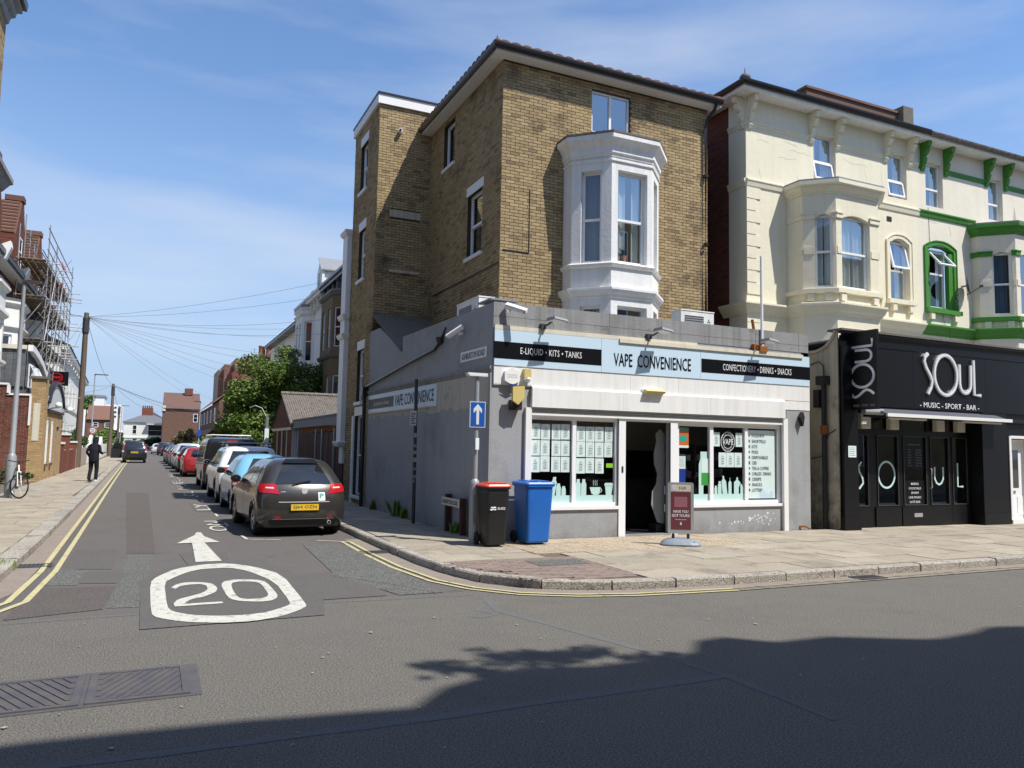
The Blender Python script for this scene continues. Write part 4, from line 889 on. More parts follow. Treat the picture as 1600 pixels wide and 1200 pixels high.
# cameras, lights, alarm
def cctv(x, y, z, d, label):
    t = thing('cctv_camera', label, 'camera', (x, y, z)); d = Vector(d).normalized(); p = Vector((x, y, z))
    q = p + Vector((d.x * .1, d.y * .1, .06)); B().tube([q - d * .16, q + d * .22], .045, 10).build('body', M['white'], t, smooth=40)
    B().tube([q - d * .14 + Vector((0, 0, .03)), q + d * .27 + Vector((0, 0, .03))], .05, 4).build('sun_shield', M['white'], t)
    B().tube([p, q], .018, 6).build('bracket', M['alu'], t); B().tube([q + d * .22, q + d * .225], .035, 10).build('lens', M['signblack'], t); B().lathe([(0, -.02), (.05, -.02), (.05, .02), (0, .02)], (x, y, z), n=10).build('mount', M['white'], t)
cctv(5.72, 12.5, 4.2, (.75, -.7, -.35), 'white bullet camera on the corner of the grey parapet facing the main road')
cctv(5.36, 13.9, 3.95, (-.4, .55, -.35), 'white bullet camera high on the grey side wall above the street name')
al = thing('alarm_box', 'white hexagonal alarm box at the left end of the shop fascia', 'alarm box', (5.83, 12.5, 2.88))
hx = [(fu(5.83) + .17 * math.cos(a), 3.045 + .165 * math.sin(a)) for a in [R(30 + 60 * i) for i in range(6)]]
B().wprism(FF, hx[::1], .036, .10).build('body', M['white'], al); B().wprism(FF, [(fu(5.70), 2.925), (fu(5.83), 2.862), (fu(5.96), 2.925), (fu(5.83), 2.90)], .101, .112).build('light', M['blueprint'], al); wtext('lettering', 'SECURITY', M['greyback'], al, FF, fu(5.83), 3.07, .102, .2, .02)
wtext('lettering', '023 9265 0800', M['greyback'], al, FF, fu(5.83), 3.03, .102, .2, .02)
dc = thing('dome_camera', 'cream housing with dark dome camera beside the alarm box', 'camera', (6.13, 12.5, 2.98)); wbox('housing', M['yellowbox'], dc, FF, fu(6.06), fu(6.20), .036, .12, 3.04, 3.19); B().lathe([(.0, -.075), (.045, -.06), (.07, -.02), (.075, .02), (0, .02)], FF.p(fu(6.13), .09, 3.01), n=14).build('dome', M['chrome'], dc, smooth=True)
yb = thing('bell_box', 'faded yellow bell box on a corner bracket below the alarm box', 'bell box', (5.88, 12.45, 2.45)); B().wprism(FF, [(fu(5.79), 2.60), (fu(5.90), 2.53), (fu(6.02), 2.66), (fu(6.02), 2.87), (fu(5.79), 2.85)], .16, .22).build('body', M['yellowbox'], yb); wbox('bracket', M['blackpl'], yb, FF, fu(5.81), fu(6.0), .001, .16, 2.44, 2.62)
wbox('backplate', M['greyback'], yb, FF, fu(5.80), fu(5.99), .001, .02, 2.44, 2.6)
def flood(x, label, rusty=False):
    t = thing('sign_light', label, 'floodlight', (x, 12.5, 4.02), group='floodlights on arms over the shop sign')
    B().tube([(x, 12.6, 3.99), (x + .03, 12.42, 4.02), (x + .10, 12.28, 4.10)], .018, 6).build('arm', M['rust'] if rusty else M['darkpost'], t)
    B().hexa([(x - .04, 12.36, 4.085), (x + .02, 12.12, 4.10), (x + .33, 12.16, 4.075), (x + .27, 12.38, 4.06), (x - .02, 12.34, 4.135), (x + .03, 12.14, 4.145), (x + .30, 12.18, 4.115), (x + .25, 12.36, 4.105)]).build('head', M['greyback'], t)
    B().hexa([(x - .02, 12.34, 4.07), (x + .03, 12.14, 4.085), (x + .29, 12.17, 4.062), (x + .24, 12.36, 4.046), (x - .02, 12.34, 4.084), (x + .03, 12.14, 4.099), (x + .29, 12.17, 4.073), (x + .24, 12.36, 4.058)]).build('glass', M['signgrey'], t)
    B().box(x - .05, 12.5, 3.95, x + .05, 12.598, 4.05).build('mount', M['rust'] if rusty else M['darkpost'], t)
flood(6.45, 'floodlight over the left black band of the shop sign'); flood(8.80, 'floodlight over the centre of the shop sign'); flood(11.5, 'rust stained floodlight at the foot of the white pole on the shop parapet', True)
wp = thing('white_pole', 'thin white pole standing up from the shop parapet', 'pole', (11.72, 12.57, 3.9)); B().tube([(11.72, 12.56, 4.0), (11.72, 12.56, 5.98)], .03, 8).build('pole', M['white'], wp, smooth=40); B().box(11.62, 12.5, 3.9, 11.82, 12.585, 4.02).build('bracket', M['rust'], wp)
lt = thing('bulkhead_light', 'yellowed bulkhead light on the white fascia above the shop door', 'light', (8.88, 12.5, 2.86)); b = B(); b.mould([FF.p(fu(8.66), 0, 0)[:2], FF.p(fu(9.11), 0, 0)[:2]], [(.1, 2.95), (.17, 2.945), (.2, 2.915), (.17, 2.875), (.1, 2.87)]); b.build('diffuser', M['yellowbox'], lt); wbox('base', M['white'], lt, FF, fu(8.64), fu(9.13), .036, .1, 2.87, 2.95)
sp = thing('pipe_stub', 'short pipe stub at the foot of the grey pillar beside the bar', 'pipe', (12.9, 12.55, .12)); B().tube([(12.75, 12.58, .2), (12.85, 12.5, .2), (12.95, 12.48, .15)], .02, 6).build('pipe', M['rust'], sp)
lb_ = thing('wall_bracket', 'small black bracket near the top of the grey pillar', 'bracket', (12.78, 12.5, 2.4)); B().wprism(FF, [(fu(12.72), 2.55), (fu(12.80), 2.35), (fu(12.84), 2.55), (fu(12.80), 2.66)], .021, .12).build('bracket', M['blackpl'], lb_)
def aircon(x0, y0, x1, y1, z, label, face='-y'):
    t = thing('air_conditioner', label, 'air conditioner', ((x0 + x1) / 2, (y0 + y1) / 2, z)); box('casing', M['white_dirty'], t, x0, y0, z, x1, y1, z + .62); box('lid', M['white'], t, x0 - .01, y0 - .01, z + .621, x1 + .01, y1 + .01, z + .645)
    if face == '-y':
        F = Fr((x0, y0), (x1, y0))
    else: F = Fr((x0, y1), (x0, y0))
    wbox('grille', M['greyback'], t, F, F.L * .12, F.L * .68, .001, .012, z + .08, z + .52)
    b = B()
    for k in range(9): b.wb(F, F.L * .12, F.L * .68, .0125, .018, z + .1 + k * .05, z + .11 + k * .05)
    b.build('louvre', M['darkpost'], t)
    b = B(); c = F.L * .84
    for a in (90, 210, 330):
        a = R(a); b.wprism(F, [(c, z + .42), (c + .03 * math.cos(a - .5), z + .42 + .03 * math.sin(a - .5)), (c + .06 * math.cos(a), z + .42 + .06 * math.sin(a)), (c + .03 * math.cos(a + .5), z + .42 + .03 * math.sin(a + .5))], .001, .004)
    b.build('emblem', M['ink'], t)
    for u in (.1, .85): wbox('foot', M['blackpl'], t, F, F.L * u, F.L * u + .06, -.3, 0, z - .06, z)
    return t
aircon(10.35, 13.55, 11.25, 13.9, 4.22, 'white air conditioning unit on the right of the shop roof')
aircon(5.72, 13.9, 6.05, 15.1, 4.1, 'old grey air conditioning unit on the shop roof beside the side parapet', '-x')
ck = thing('roof_condenser', 'rusty lidded unit on the shop roof behind the corner parapet', 'vent unit', (5.9, 13.5, 4.16)); box('body', M['darkpost'], ck, 5.75, 13.3, 4.16, 6.1, 13.75, 4.5); box('lid', M['greyback'], ck, 5.68, 13.2, 4.55, 6.25, 13.85, 4.585)
# ================================================================= BRICK HOUSE behind the shop
house = thing('brick_house', 'tall three storey yellow brick house with white bay behind the corner shop', 'house', (9.8, 19.5, GZ))
HF = Fr((6.89, 15.58), (12.73, 15.58)); hx0 = 6.89
HS = Fr((6.89, 20.6), (6.89, 15.58))
def hu(x): return x - hx0
EZ = 10.66
hops = [(hu(9.24), hu(10.34), 9.40, 10.46), (hu(8.56), hu(10.90), 4.6, 8.75)]
wl = B().wall(HF, 0, HF.L, 4.1, EZ, hops, .16).build('front_wall', M['mortar'], house)
bricks(wl, HF, 0, HF.L, 4.1, EZ - .02, hops, M['stock'], 300, 'hi', seed=11)
sops = [(20.6 - 17.62, 20.6 - 16.66, 6.42, 8.0), (20.6 - 19.0, 20.6 - 18.0, 9.35, 10.5), (20.6 - 17.6, 20.6 - 16.62, 3.9, 5.05)]
sops[1] = (20.6 - 19.5, 20.6 - 18.65, 9.28, 10.5)
wl = B().wall(HS, 0, HS.L, 4.0, EZ, sops, .16).build('side_wall', M['mortar'], house)
bricks(wl, HS, 0, HS.L, 4.0, EZ - .02, sops, M['stock'], 120, 'hi', seed=12)
box('rear_block', M['mortar'], house, 6.95, 20.6, 0, 12.73, 26.5, EZ)
B().quad((12.73, 15.58, 0), (12.73, 26.5, 0), (12.73, 26.5, EZ), (12.73, 15.58, EZ)).build('party_wall', M['mortar'], house)
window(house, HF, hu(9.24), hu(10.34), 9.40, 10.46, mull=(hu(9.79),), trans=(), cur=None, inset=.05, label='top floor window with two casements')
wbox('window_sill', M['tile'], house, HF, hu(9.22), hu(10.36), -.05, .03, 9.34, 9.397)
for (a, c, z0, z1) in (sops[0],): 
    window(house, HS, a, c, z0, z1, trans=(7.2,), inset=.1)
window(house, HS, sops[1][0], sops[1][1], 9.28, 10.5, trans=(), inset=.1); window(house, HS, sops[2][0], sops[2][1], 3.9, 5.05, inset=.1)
wbox('window_sill', M['white'], house, HS, sops[0][0] - .06, sops[0][1] + .06, -.08, .06, 6.33, 6.418); wbox('window_sill', M['white'], house, HS, sops[1][0] - .05, sops[1][1] + .05, -.08, .06, 9.20, 9.278)
wbox('lintel', M['white'], house, HS, sops[0][0] - .07, sops[0][1] + .07, -.05, .012, 8.003, 8.23); wbox('lintel', M['white'], house, HS, sops[2][0] - .07, sops[2][1] + .07, -.05, .012, 5.053, 5.30)
b = B(); b.wb(HF, hu(6.95), hu(7.62), .010, .022, 6.20, 6.225); b.wb(HF, hu(7.60), hu(7.62), .010, .022, 6.226, 7.7); b.build('cable', M['blackpl'], house)
wbox('cable', M['blackpl'], house, HS, 0.5, HS.L, .010, .024, 5.9, 5.925)
# white bay
bayp = [(8.50, 15.58), (8.50, 15.18), (9.16, 14.52), (10.26, 14.52), (10.92, 15.18), (10.92, 15.58)]
b = B(); fr = bay_frames(bayp); bops = {1: (.22, .70), 2: (.17, .97), 3: (.24, .72)}
for i, F in enumerate(fr):
    o = [(bops[i][0], bops[i][1], 5.99, 8.13), (bops[i][0], bops[i][1], 3.4, 5.0)] if i in bops else []
    b.wall(F, 0, F.L, 4.1, 8.75, o, .2)
bay = b.build('bay', M['white_dirty'], house)
for i in bops:
    F = fr[i]; a, c = bops[i]
    window(house, F, a, c, 5.99, 8.13, trans=(7.0,), inset=.13, fw=.065, cur=(('curtain_grey', ((0, 1),)) if i == 1 else ('curtain', ((0.03, .42), (.62, .9)))), glass='glass_sky' if i == 2 else 'glass', room=False)
    window(house, F, a, c, 4.0, 5.0, inset=.13, room=False)
box('bay_room', M['darkroom'], house, 8.9, 15.3, 4.1, 10.5, 15.9, 8.7)
for prof, mm, nm in (([(0, 8.42), (.02, 8.42), (.02, 8.46), (.055, 8.50), (.055, 8.62), (.09, 8.68), (.15, 8.76), (.19, 8.80), (.19, 8.90), (0, 8.92)], 'white_dirty', 'cornice'), ([(0, 8.30), (.03, 8.32), (.03, 8.36), (0, 8.38)], 'white_dirty', 'moulding'),
                     ([(0, 5.86), (.05, 5.88), (.075, 5.94), (.05, 5.975), (0, 5.98)], 'white_dirty', 'window_sill'), ([(0, 5.16), (.03, 5.18), (.03, 5.22), (.09, 5.28), (.12, 5.34), (.12, 5.39), (0, 5.42)], 'white_dirty', 'moulding')):
    B().mould(bayp, prof).build(nm, M[mm], bay)
rp = offs(bayp, .2); B().prism([tuple(p) for p in rp], 8.905, 8.955).build('bay_roof', M['mossy'], house)
B().hexa([(9.0, 14.7, 8.955), (10.4, 14.7, 8.955), (10.9, 15.55, 8.955), (8.5, 15.55, 8.955), (9.3, 15.2, 9.1), (10.1, 15.2, 9.1), (10.5, 15.57, 9.14), (8.9, 15.57, 9.14)]).build('bay_roof', M['mossy'], house)
pt = thing('pot_plant', 'small pot plant on the window ledge inside the white bay', 'plant', (9.62, 14.72, 6.06)); B().lathe([(0, 6.06), (.06, 6.06), (.08, 6.2), (0, 6.2)], (9.62, 14.73, 0), n=10).build('pot', M['tile_orange'], pt)
bb = B(); leafcloud(bb, [((9.62, 14.75, 6.3), (.1, .05, .12))], 30, .05, random.Random(2)); bb.build('foliage', M['leaf_dark'], pt)
# eaves, gutter, roof
ep = [(6.89, 26.5), (6.89, 15.58), (12.95, 15.58)]
B().mould(ep, [(-.02, EZ), (.30, EZ), (.30, EZ + .16), (.28, EZ + .16), (.28, EZ + .03), (-.02, EZ + .03)]).build('soffit', M['soffit'], house)
B().mould(ep, [(.302, EZ + .06), (.36, EZ + .05), (.40, EZ + .09), (.41, EZ + .17), (.38, EZ + .17), (.36, EZ + .11), (.302, EZ + .13)]).build('gutter', M['gutter'], house, smooth=40)
rfz = EZ + .17
b = B(); r0 = [(6.55, 15.24, rfz), (12.95, 15.24, rfz), (12.95, 22, rfz), (6.55, 26.5, rfz)]
apx = (9.9, 18.6, rfz + 1.6); apx2 = (9.9, 23.0, rfz + 1.6)
b.quad(r0[0], r0[1], apx); b.quad(r0[3], r0[0], apx, apx2); b.quad(r0[1], (12.95, 26.5, rfz), apx2, apx); b.quad((12.95, 26.5, rfz), r0[3], apx2); roof = b.build('roof', M['tile'], house)
rg = random.Random(5); me = None
def pan(): 
    q = B(); n = 6
    for k in range(n):
        a0, a1 = math.pi * k / n, math.pi * (k + 1) / n; w_ = .125
        q.quad((-w_ * math.cos(a0), 0, .055 * math.sin(a0)), (-w_ * math.cos(a1), 0, .055 * math.sin(a1)), (-w_ * math.cos(a1), .4, .055 * math.sin(a1) + .16), (-w_ * math.cos(a0), .4, .055 * math.sin(a0) + .16))
    q.f.append(tuple(range(0, 1)) + ()) if 0 else None
    q.quad(*[(-.125 * math.cos(math.pi * k / n), 0.0, .055 * math.sin(math.pi * k / n)) for k in range(n + 1)]); q.quad((-.15, 0, -.01), (.15, 0, -.01), (.15, .4, .15), (-.15, .4, .15)); return q
tm = pan().build('roof_tile', M['tile'], roof, local=True); tme = tm.data; tm.location = Vector((6.75, 15.17, rfz)) - _off(roof); 
for i in range(1, 23): place('roof_tile', tme, roof, (6.75 + i * .275, 15.17, rfz + rg.uniform(-.004, .004)))
for i in range(18): place('roof_tile', tme, roof, (6.48, 15.6 + i * .275, rfz), rot=(0, 0, -math.pi / 2))
B().lathe([(0, 0), (.1, 0), (.1, .05), (.05, .1), (.02, .14), (0, .2)], (6.6, 15.3, rfz + .0), n=10).build('hip_finial', M['tile'], roof)
dp2 = thing('drainpipe', 'black downpipe with swan neck at the right corner of the brick house', 'drainpipe', (12.62, 15.5, 4.2)); B().tube([(12.62, 15.50, 4.2), (12.62, 15.50, 10.1), (12.64, 15.45, 10.35), (12.74, 15.3, 10.55), (12.76, 15.22, 10.72)], .045, 8).build('pipe', M['gutter'], dp2, smooth=40)
for z in (5.2, 7.0, 8.8): B().lathe([(.05, z), (.06, z + .01), (.06, z + .08), (.05, z + .09)], (12.62, 15.50, 0), n=8).build('collar', M['gutter'], dp2)
# tower
TF = Fr((5.35, 20.6), (6.885, 20.6)); TS = Fr((5.35, 23.4), (5.35, 20.6))
tw = [(23.4 - 22.6, 23.4 - 21.8, 9.3, 10.75), (23.4 - 22.5, 23.4 - 21.75, 6.6, 8.1), (23.4 - 22.2, 23.4 - 21.45, 3.0, 4.5), (23.4 - 22.25, 23.4 - 21.2, .35, 2.6)]
t_ = B().wall(TF, 0, TF.L, 3.9, 11.36).build('tower_front_wall', M['mortar'], house); bricks(t_, TF, 0, TF.L, 3.9, 11.35, [(.37, 1.27, 8.15, 8.36)], M['stock'], 40, 'lo', seed=13)
t_ = B().wall(TS, 0, TS.L, 0, 11.36, tw, .14).build('tower_side_wall', M['mortar'], house); bricks(t_, TS, 0, TS.L, .1, 11.35, tw, M['stock'], 40, 'hi', seed=14)
box('tower_back', M['mortar'], house, 5.4, 23.38, 0, 8.4, 23.4, 11.36); box('tower_roof', M['gutter'], house, 5.26, 20.5, 11.60, 8.5, 23.5, 11.65)
B().mould([(5.35, 23.45), (5.35, 20.6), (8.4, 20.6)], [(0, 11.33), (.07, 11.33), (.07, 11.6), (0, 11.6)]).build('white_fascia', M['white'], house)
wbox('blocked_lintel', M['dirtycream'], house, TF, .37, 1.27, -.01, .012, 8.15, 8.36); wbox('ledge', M['dirtycream'], house, TF, .40, 1.25, 0, .07, 6.57, 6.65)
B().tube([TF.p(.6, 0, 10.62), TF.p(.57, .14, 10.62)], .06, 10).build('vent_pipe', M['white'], house, smooth=40); B().tube([TF.p(.57, .141, 10.62), TF.p(.57, .146, 10.62)], .045, 10).build('vent_mouth', M['signblack'], house)
for a, c, z0, z1 in tw:
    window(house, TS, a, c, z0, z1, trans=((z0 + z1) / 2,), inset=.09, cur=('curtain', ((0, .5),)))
    wbox('lintel', M['white'], house, TS, a - .06, c + .06, -.05, .012, z1 + .003, z1 + .26); wbox('window_sill', M['white'], house, TS, a - .06, c + .06, -.08, .07, z0 - .09, z0 - .003)
wbox('doorway_surround', M['white'], house, TS, tw[3][0] - .17, tw[3][0] - .001, -.01, .05, .1, 2.6); wbox('doorway_surround', M['white'], house, TS, tw[3][1] + .001, tw[3][1] + .17, -.01, .05, .1, 2.6)
# white rendered pier of the next house
pier = thing('white_pier', 'tall white rendered pier with mouldings beyond the brick house', 'pier', (5.3, 23.8, GZ))
pp = [(5.55, 24.0), (5.2, 24.0), (5.2, 23.42), (5.55, 23.42)]
B().prism(pp, 1.7, 8.35).build('shaft', M['white'], pier)
for z in (1.7, 5.0, 5.6, 8.25): B().mould([(5.55, 24.0), (5.2, 24.0), (5.2, 23.42), (5.55, 23.42)], [(0, z), (.05, z + .03), (.09, z + .12), (.09, z + .16), (0, z + .18)]).build('moulding', M['white'], pier)
box('bracket', M['white'], pier, 5.28, 23.45, 1.2, 5.55, 23.9, 1.7)
# ================================================================= CREAM TERRACE
terr = thing('cream_terrace', 'cream three storey terrace house with bay and bracketed eaves right of the brick house', 'house', (17, 18, GZ))
ter2 = thing('green_trimmed_terrace', 'pale cream terrace house with bright green mouldings and window surround', 'house', (24, 18, GZ))
CF = Fr((14.05, 15.6), (20.80, 15.6)); C2 = Fr((20.80, 15.6), (28.5, 15.6)); cx0 = 14.05; dx0 = 20.80
cu_ = lambda x: x - cx0; du_ = lambda x: x - dx0
CZ = 11.32
cops = [(cu_(16.50), cu_(17.36), 9.44, 10.82), (cu_(19.48), cu_(20.30), 9.44, 10.82), (cu_(19.48), cu_(20.30), 6.34, 8.16), (cu_(15.6), cu_(18.1), 4.3, 8.8)]
dops = [(du_(21.14), du_(21.93), 9.42, 10.82), (du_(24.12), du_(24.85), 9.42, 10.82), (du_(21.12), du_(22.30), 6.22, 8.19), (du_(23.3), du_(26.4), 4.3, 8.8), (du_(27.2), du_(27.9), 9.42, 10.8)]
wc = B().wall(CF, 0, CF.L, 4.0, CZ, cops, .2).build('front_wall', M['cream'], terr)
wd = B().wall(C2, 0, C2.L, 3.6, CZ, dops, .2).build('front_wall', M['cream2'], ter2)
# flank: cream return then dark red brick
CS = Fr((14.05, 21), (14.05, 15.6)); b = B().wall(CS, 4.72, CS.L, 3.5, CZ); b.build('return_wall', M['cream'], terr)
ws = B().wall(CS, 0, 4.72, 2, CZ + .3, w=-.03).build('flank_wall', M['mortar'], terr); bricks(ws, CS, 0, 4.70, 3.6, CZ, [], M['redbrick'], 0, w=-.03, seed=15)
B().quad((14.1, 21, 0), (28.5, 21, 0), (28.5, 21, CZ), (14.1, 21, CZ)).build('back_wall', M['mortar'], terr)
B().quad((20.8, 21.01, 0), (28.5, 21.01, 0), (28.5, 21.01, CZ), (20.8, 21.01, CZ)).build('back_wall', M['mortar'], ter2)
def tw_(par, F, o, trans, tilt=None, cur=('curtain', ((0, .35), (.6, 1)))): return window(par, F, o[0], o[1], o[2], o[3], trans=trans, inset=.13, fw=.06, cur=cur, tilt=tilt, glass='glass_sky')
tw_(terr, CF, cops[0], (10.05,), (0, 10)); tw_(terr, CF, cops[1], (10.0,), (0, 9))
tw_(ter2, C2, dops[0], (10.0,)); tw_(ter2, C2, dops[1], (9.98,)); tw_(ter2, C2, dops[4], (9.98,))
tw_(terr, CF, cops[2], (7.24,), (1, 12))
window(ter2, C2, du_(21.25), du_(22.08), 6.28, 8.10, trans=(7.35,), inset=.15, fw=.06, tilt=(1, 40), cur=('curtain', ((.75, 1),)), glass='glass', name='window')
# arched window surrounds
for par, F, o, mm in ((terr, CF, cops[2], 'cream'), (ter2, C2, dops[2], 'green')):
    a, c, z0, z1 = o; b = B(); arch(b, F, a, c, z1 - .17, z1, -.14, -.001); 
    if mm == 'green':
        b.wb(F, a - .001, a + .11, -.14, -.001, z0, z1 - .17); b.wb(F, c - .2, c + .001, -.14, -.001, z0, z1 - .17); b.wb(F, a + .11, c - .2, -.14, -.001, z0, z0 + .06)
    pts = [(a - .07, z0)] + [(a - .07 + (c - a + .14) * i / 10, z1 - .1 + .2 * (1 - (2 * i / 10 - 1) ** 2)) for i in range(11)] + [(c + .07, z0)]
    b.ribbon(F, pts, .13, .001, .035); b.ribbon(F, [(p[0] + (-.06 if p[0] < (a + c) / 2 else .06), p[1] + (.06 if i not in (0, 12) else 0)) for i, p in enumerate(pts)], .035, .001, .055)
    b.build('window_surround', M[mm], par)
    wbox('window_sill', M[mm], par, F, a - .16, c + .22, -.1, .13, z0 - .13, z0 - .001)
    for u in (a + .0, c - .1): wbox('sill_bracket', M['cream'], par, F, u, u + .16, .001, .11, z0 - .33, z0 - .132)
# bands
def band(par, F, u0, u1, prof, m, name='moulding'): return B().mould([F.p(u0, 0, 0)[:2], F.p(u1, 0, 0)[:2]], prof).build(name, M[m], par)
frz = [(0, 10.52), (.02, 10.53), (.02, 10.56), (.035, 10.57), (.035, 10.61), (.055, 10.62), (.055, 10.67), (0, 10.70)]
for a, c in ((14.05, 16.36), (17.44, 19.3), (20.42, 20.8)): band(terr, CF, cu_(a), cu_(c), frz, 'cream')
for a, c, m in ((20.8, 21.05, 'green'), (22.05, 24.0, 'green'), (24.98, 27.1, 'green')): band(ter2, C2, du_(a), du_(c), frz, m)
sb = [(0, 8.86), (.03, 8.88), (.05, 8.98), (.07, 9.02), (.07, 9.06), (0, 9.10)]
for a, c in ((14.05, 15.35), (18.45, 20.8)): band(terr, CF, cu_(a), cu_(c), [(w, z + (.15 if a > 18 else 0)) for w, z in sb], 'cream')
band(ter2, C2, 0, du_(23.35), [(w * 1.3, z + .17) for w, z in sb], 'green'); band(terr, CS, 4.72, CS.L, sb, 'cream'); band(terr, CS, 4.72, CS.L, frz, 'cream')
lc = [(0, 5.40), (.03, 5.41), (.04, 5.46), (.10, 5.52), (.16, 5.62), (.20, 5.66), (.20, 5.71), (0, 5.76)]
cbay = [(15.50, 15.6), (15.50, 15.06), (16.10, 14.49), (17.68, 14.49), (18.28, 15.06), (18.28, 15.6)]
gbay = [(23.19, 15.6), (23.19, 15.36), (23.90, 14.66), (25.90, 14.66), (26.60, 15.36), (26.60, 15.6)]
B().mould([(14.05, 16.5), (14.05, 15.6)] + cbay + [(20.8, 15.6)], lc).build('cornice', M['cream'], terr)
B().mould([(20.8, 15.6)] + gbay + [(28.5, 15.6)], lc).build('cornice', M['green'], ter2)
# quoin blocks
for i in range(9):
    z = 5.95 + i * .325; wbox('quoin', M['cream'], terr, CF, .001, .48 - (.14 if i % 2 else 0), .001, .022, z, z + .295)
for i in range(5): wbox('quoin', M['cream'], terr, CF, .001, .44, .001, .018, 4.0 + i * .30, 4.28 + i * .30)
# bays
def mkbay(par, path, m, gm, cw, zs=(6.15, 8.13), sill=(5.98, 6.12)):
    fr = bay_frames(path); b = B(); L1 = fr[1].L; L2 = fr[2].L; o_ = {1: (L1 * .36, L1 * .90), 2: (.2, L2 - .2 - .13), 3: (L1 * .1, L1 * .62)}
    for i, F in enumerate(fr): b.wall(F, 0, F.L, 3.9, 8.92, [(o_[i][0], o_[i][1], zs[0], zs[1])] if i in o_ else [], .22)
    for i in o_: arch(b, fr[i], o_[i][0], o_[i][1], zs[1] - .12, zs[1], -.1, -.001)
    bo = b.build('bay', M[m], par)
    for i in o_: window(par, fr[i], o_[i][0], o_[i][1], zs[0], zs[1] - .02, trans=(7.12,), inset=.11, fw=.065, cur=cw[i], glass='glass' if i != 2 else 'glass_sky', room=False)
    x0, x1 = path[1][0], path[4][0]; box('bay_room', M['darkroom'], par, x0 + .35, path[2][1] + .75, 4, x1 - .35, 15.95, 8.85)
    B().mould(path, [(0, 8.66), (.03, 8.67), (.03, 8.72), (.09, 8.78), (.13, 8.84), (.13, 8.87), (.19, 8.90), (.19, 9.0), (0, 9.01)]).build('cornice', M[gm], bo)
    cb2 = B()
    b = B()
    for i, F in enumerate(fr):     # capitals either side of the windows
        for a, c in (((0, F.L),) if i not in o_ else ((0, o_[i][0]), (o_[i][1], F.L))):
            b.wb(F, a - .01, c + .01, .001, .035, 8.0, 8.12); b.wb(F, a - .02, c + .02, .001, .055, 8.121, 8.16)
            cb2.wb(F, a + .03, c - .01, .001, .018, 7.05, 7.25)
    b.build('capital', M[gm], bo); cb2.build('pilaster_block', M[m], bo)
    B().mould(path, [(0, sill[0]), (.09, sill[0] + .01), (.09, sill[1] - .02), (0, sill[1])]).build('window_sill', M[gm], bo)
    for i in (1, 2, 3):
        F = fr[i]
        for u in (.1, F.L - .28): wbox('sill_bracket', M['cream'], bo, F, u, u + .18, .001, .07, sill[0] - .2, sill[0] - .002)
    B().prism([tuple(p) for p in offs(path, .17)], 9.005, 9.05).build('bay_roof', M['lead'], par)
    return bo
cc = ('curtain', ((0, .47), (.53, 1)))
mkbay(terr, cbay, 'cream', 'cream', {1: cc, 2: cc, 3: cc})
mkbay(ter2, gbay, 'cream2', 'green', {1: ('curtain_blue', ((.1, .8),)), 2: ('curtain_blue', ((0, .4), (.6, 1))), 3: None}, sill=(5.94, 6.1))
# flaked render patch and vent
B().wprism(C2, [(du_(26.0) - .9, 9.12), (du_(26.0) - .2, 9.1), (du_(26.0) - .25, 9.35), (du_(26.0) - .45, 9.55), (du_(26.0) - .55, 10.0), (du_(26.0) - .62, 9.6), (du_(26.0) - .8, 9.4)], .001, .004).build('bare_render', M['flakewall'], ter2)
wbox('air_vent', M['darkroom'], terr, CF, cu_(19.4), cu_(19.6), .001, .012, 8.68, 8.82)
# eaves brackets
def bracket(par, F, u, m, name='eaves_bracket'):
    prof = [(.001, 10.45), (.05, 10.47), (.09, 10.56), (.06, 10.62), (.12, 10.70), (.16, 10.84), (.11, 10.90), (.2, 10.96), (.27, 11.08), (.22, 11.13), (.30, 11.17), (.33, 11.31), (.001, 11.31)]
    b = B(); i0 = 0; k = len(prof)
    for du in (-.07, .07):
        for w_, z in prof: b.v.append(F.p(u + du, w_, z))
    b.f = [(j, k + j, k + (j + 1) % k, (j + 1) % k) for j in range(k)] + [tuple(range(k - 1, -1, -1)), tuple(range(k, 2 * k))]; b.f = [tuple(reversed(f)) for f in b.f]; b.m = [0] * len(b.f); b.r = [0.] * len(b.f)
    b.build(name, M[m], par)
for x in (14.17, 16.40, 17.40, 19.38, 20.40): bracket(terr, CF, cu_(x), 'cream')
bracket(terr, CS, CS.L - .12, 'cream')
for x in (20.98, 22.05, 24.02, 24.98, 27.1): bracket(ter2, C2, du_(x), 'green')
eps = [(14.05, 21), (14.05, 15.6), (20.78, 15.6)]; ep2 = [(20.8, 15.6), (28.6, 15.6)]
so = [(-.02, CZ), (.42, CZ), (.42, CZ + .17), (.40, CZ + .17), (.40, CZ + .04), (-.02, CZ + .04)]; gu = [(.422, CZ + .10), (.48, CZ + .09), (.53, CZ + .14), (.54, CZ + .21), (.51, CZ + .21), (.48, CZ + .15), (.422, CZ + .17)]
B().mould(eps, so).build('soffit', M['white_dirty'], terr); B().mould(ep2, so).build('soffit', M['white_dirty'], ter2)
B().mould(eps, gu).build('gutter', M['gutter'], terr, smooth=40); B().mould(ep2, [(w * .99, z - .02) for w, z in gu]).build('gutter', M['asbestos'], ter2, smooth=40)
b = B(); rz_ = CZ + .19
b.quad((13.6, 15.12, rz_), (20.8, 15.12, rz_), (20.8, 18.3, rz_ + 1.15), (15.0, 18.3, rz_ + 1.15)); b.quad((13.6, 21.2, rz_), (13.6, 15.12, rz_), (15, 18.3, rz_ + 1.15)); b.build('roof', M['slate'], terr)
B().quad((20.8, 15.12, rz_), (28.6, 15.12, rz_), (28.6, 18.3, rz_ + 1.2), (20.8, 18.3, rz_ + 1.2)).build('roof', M['slate'], ter2)
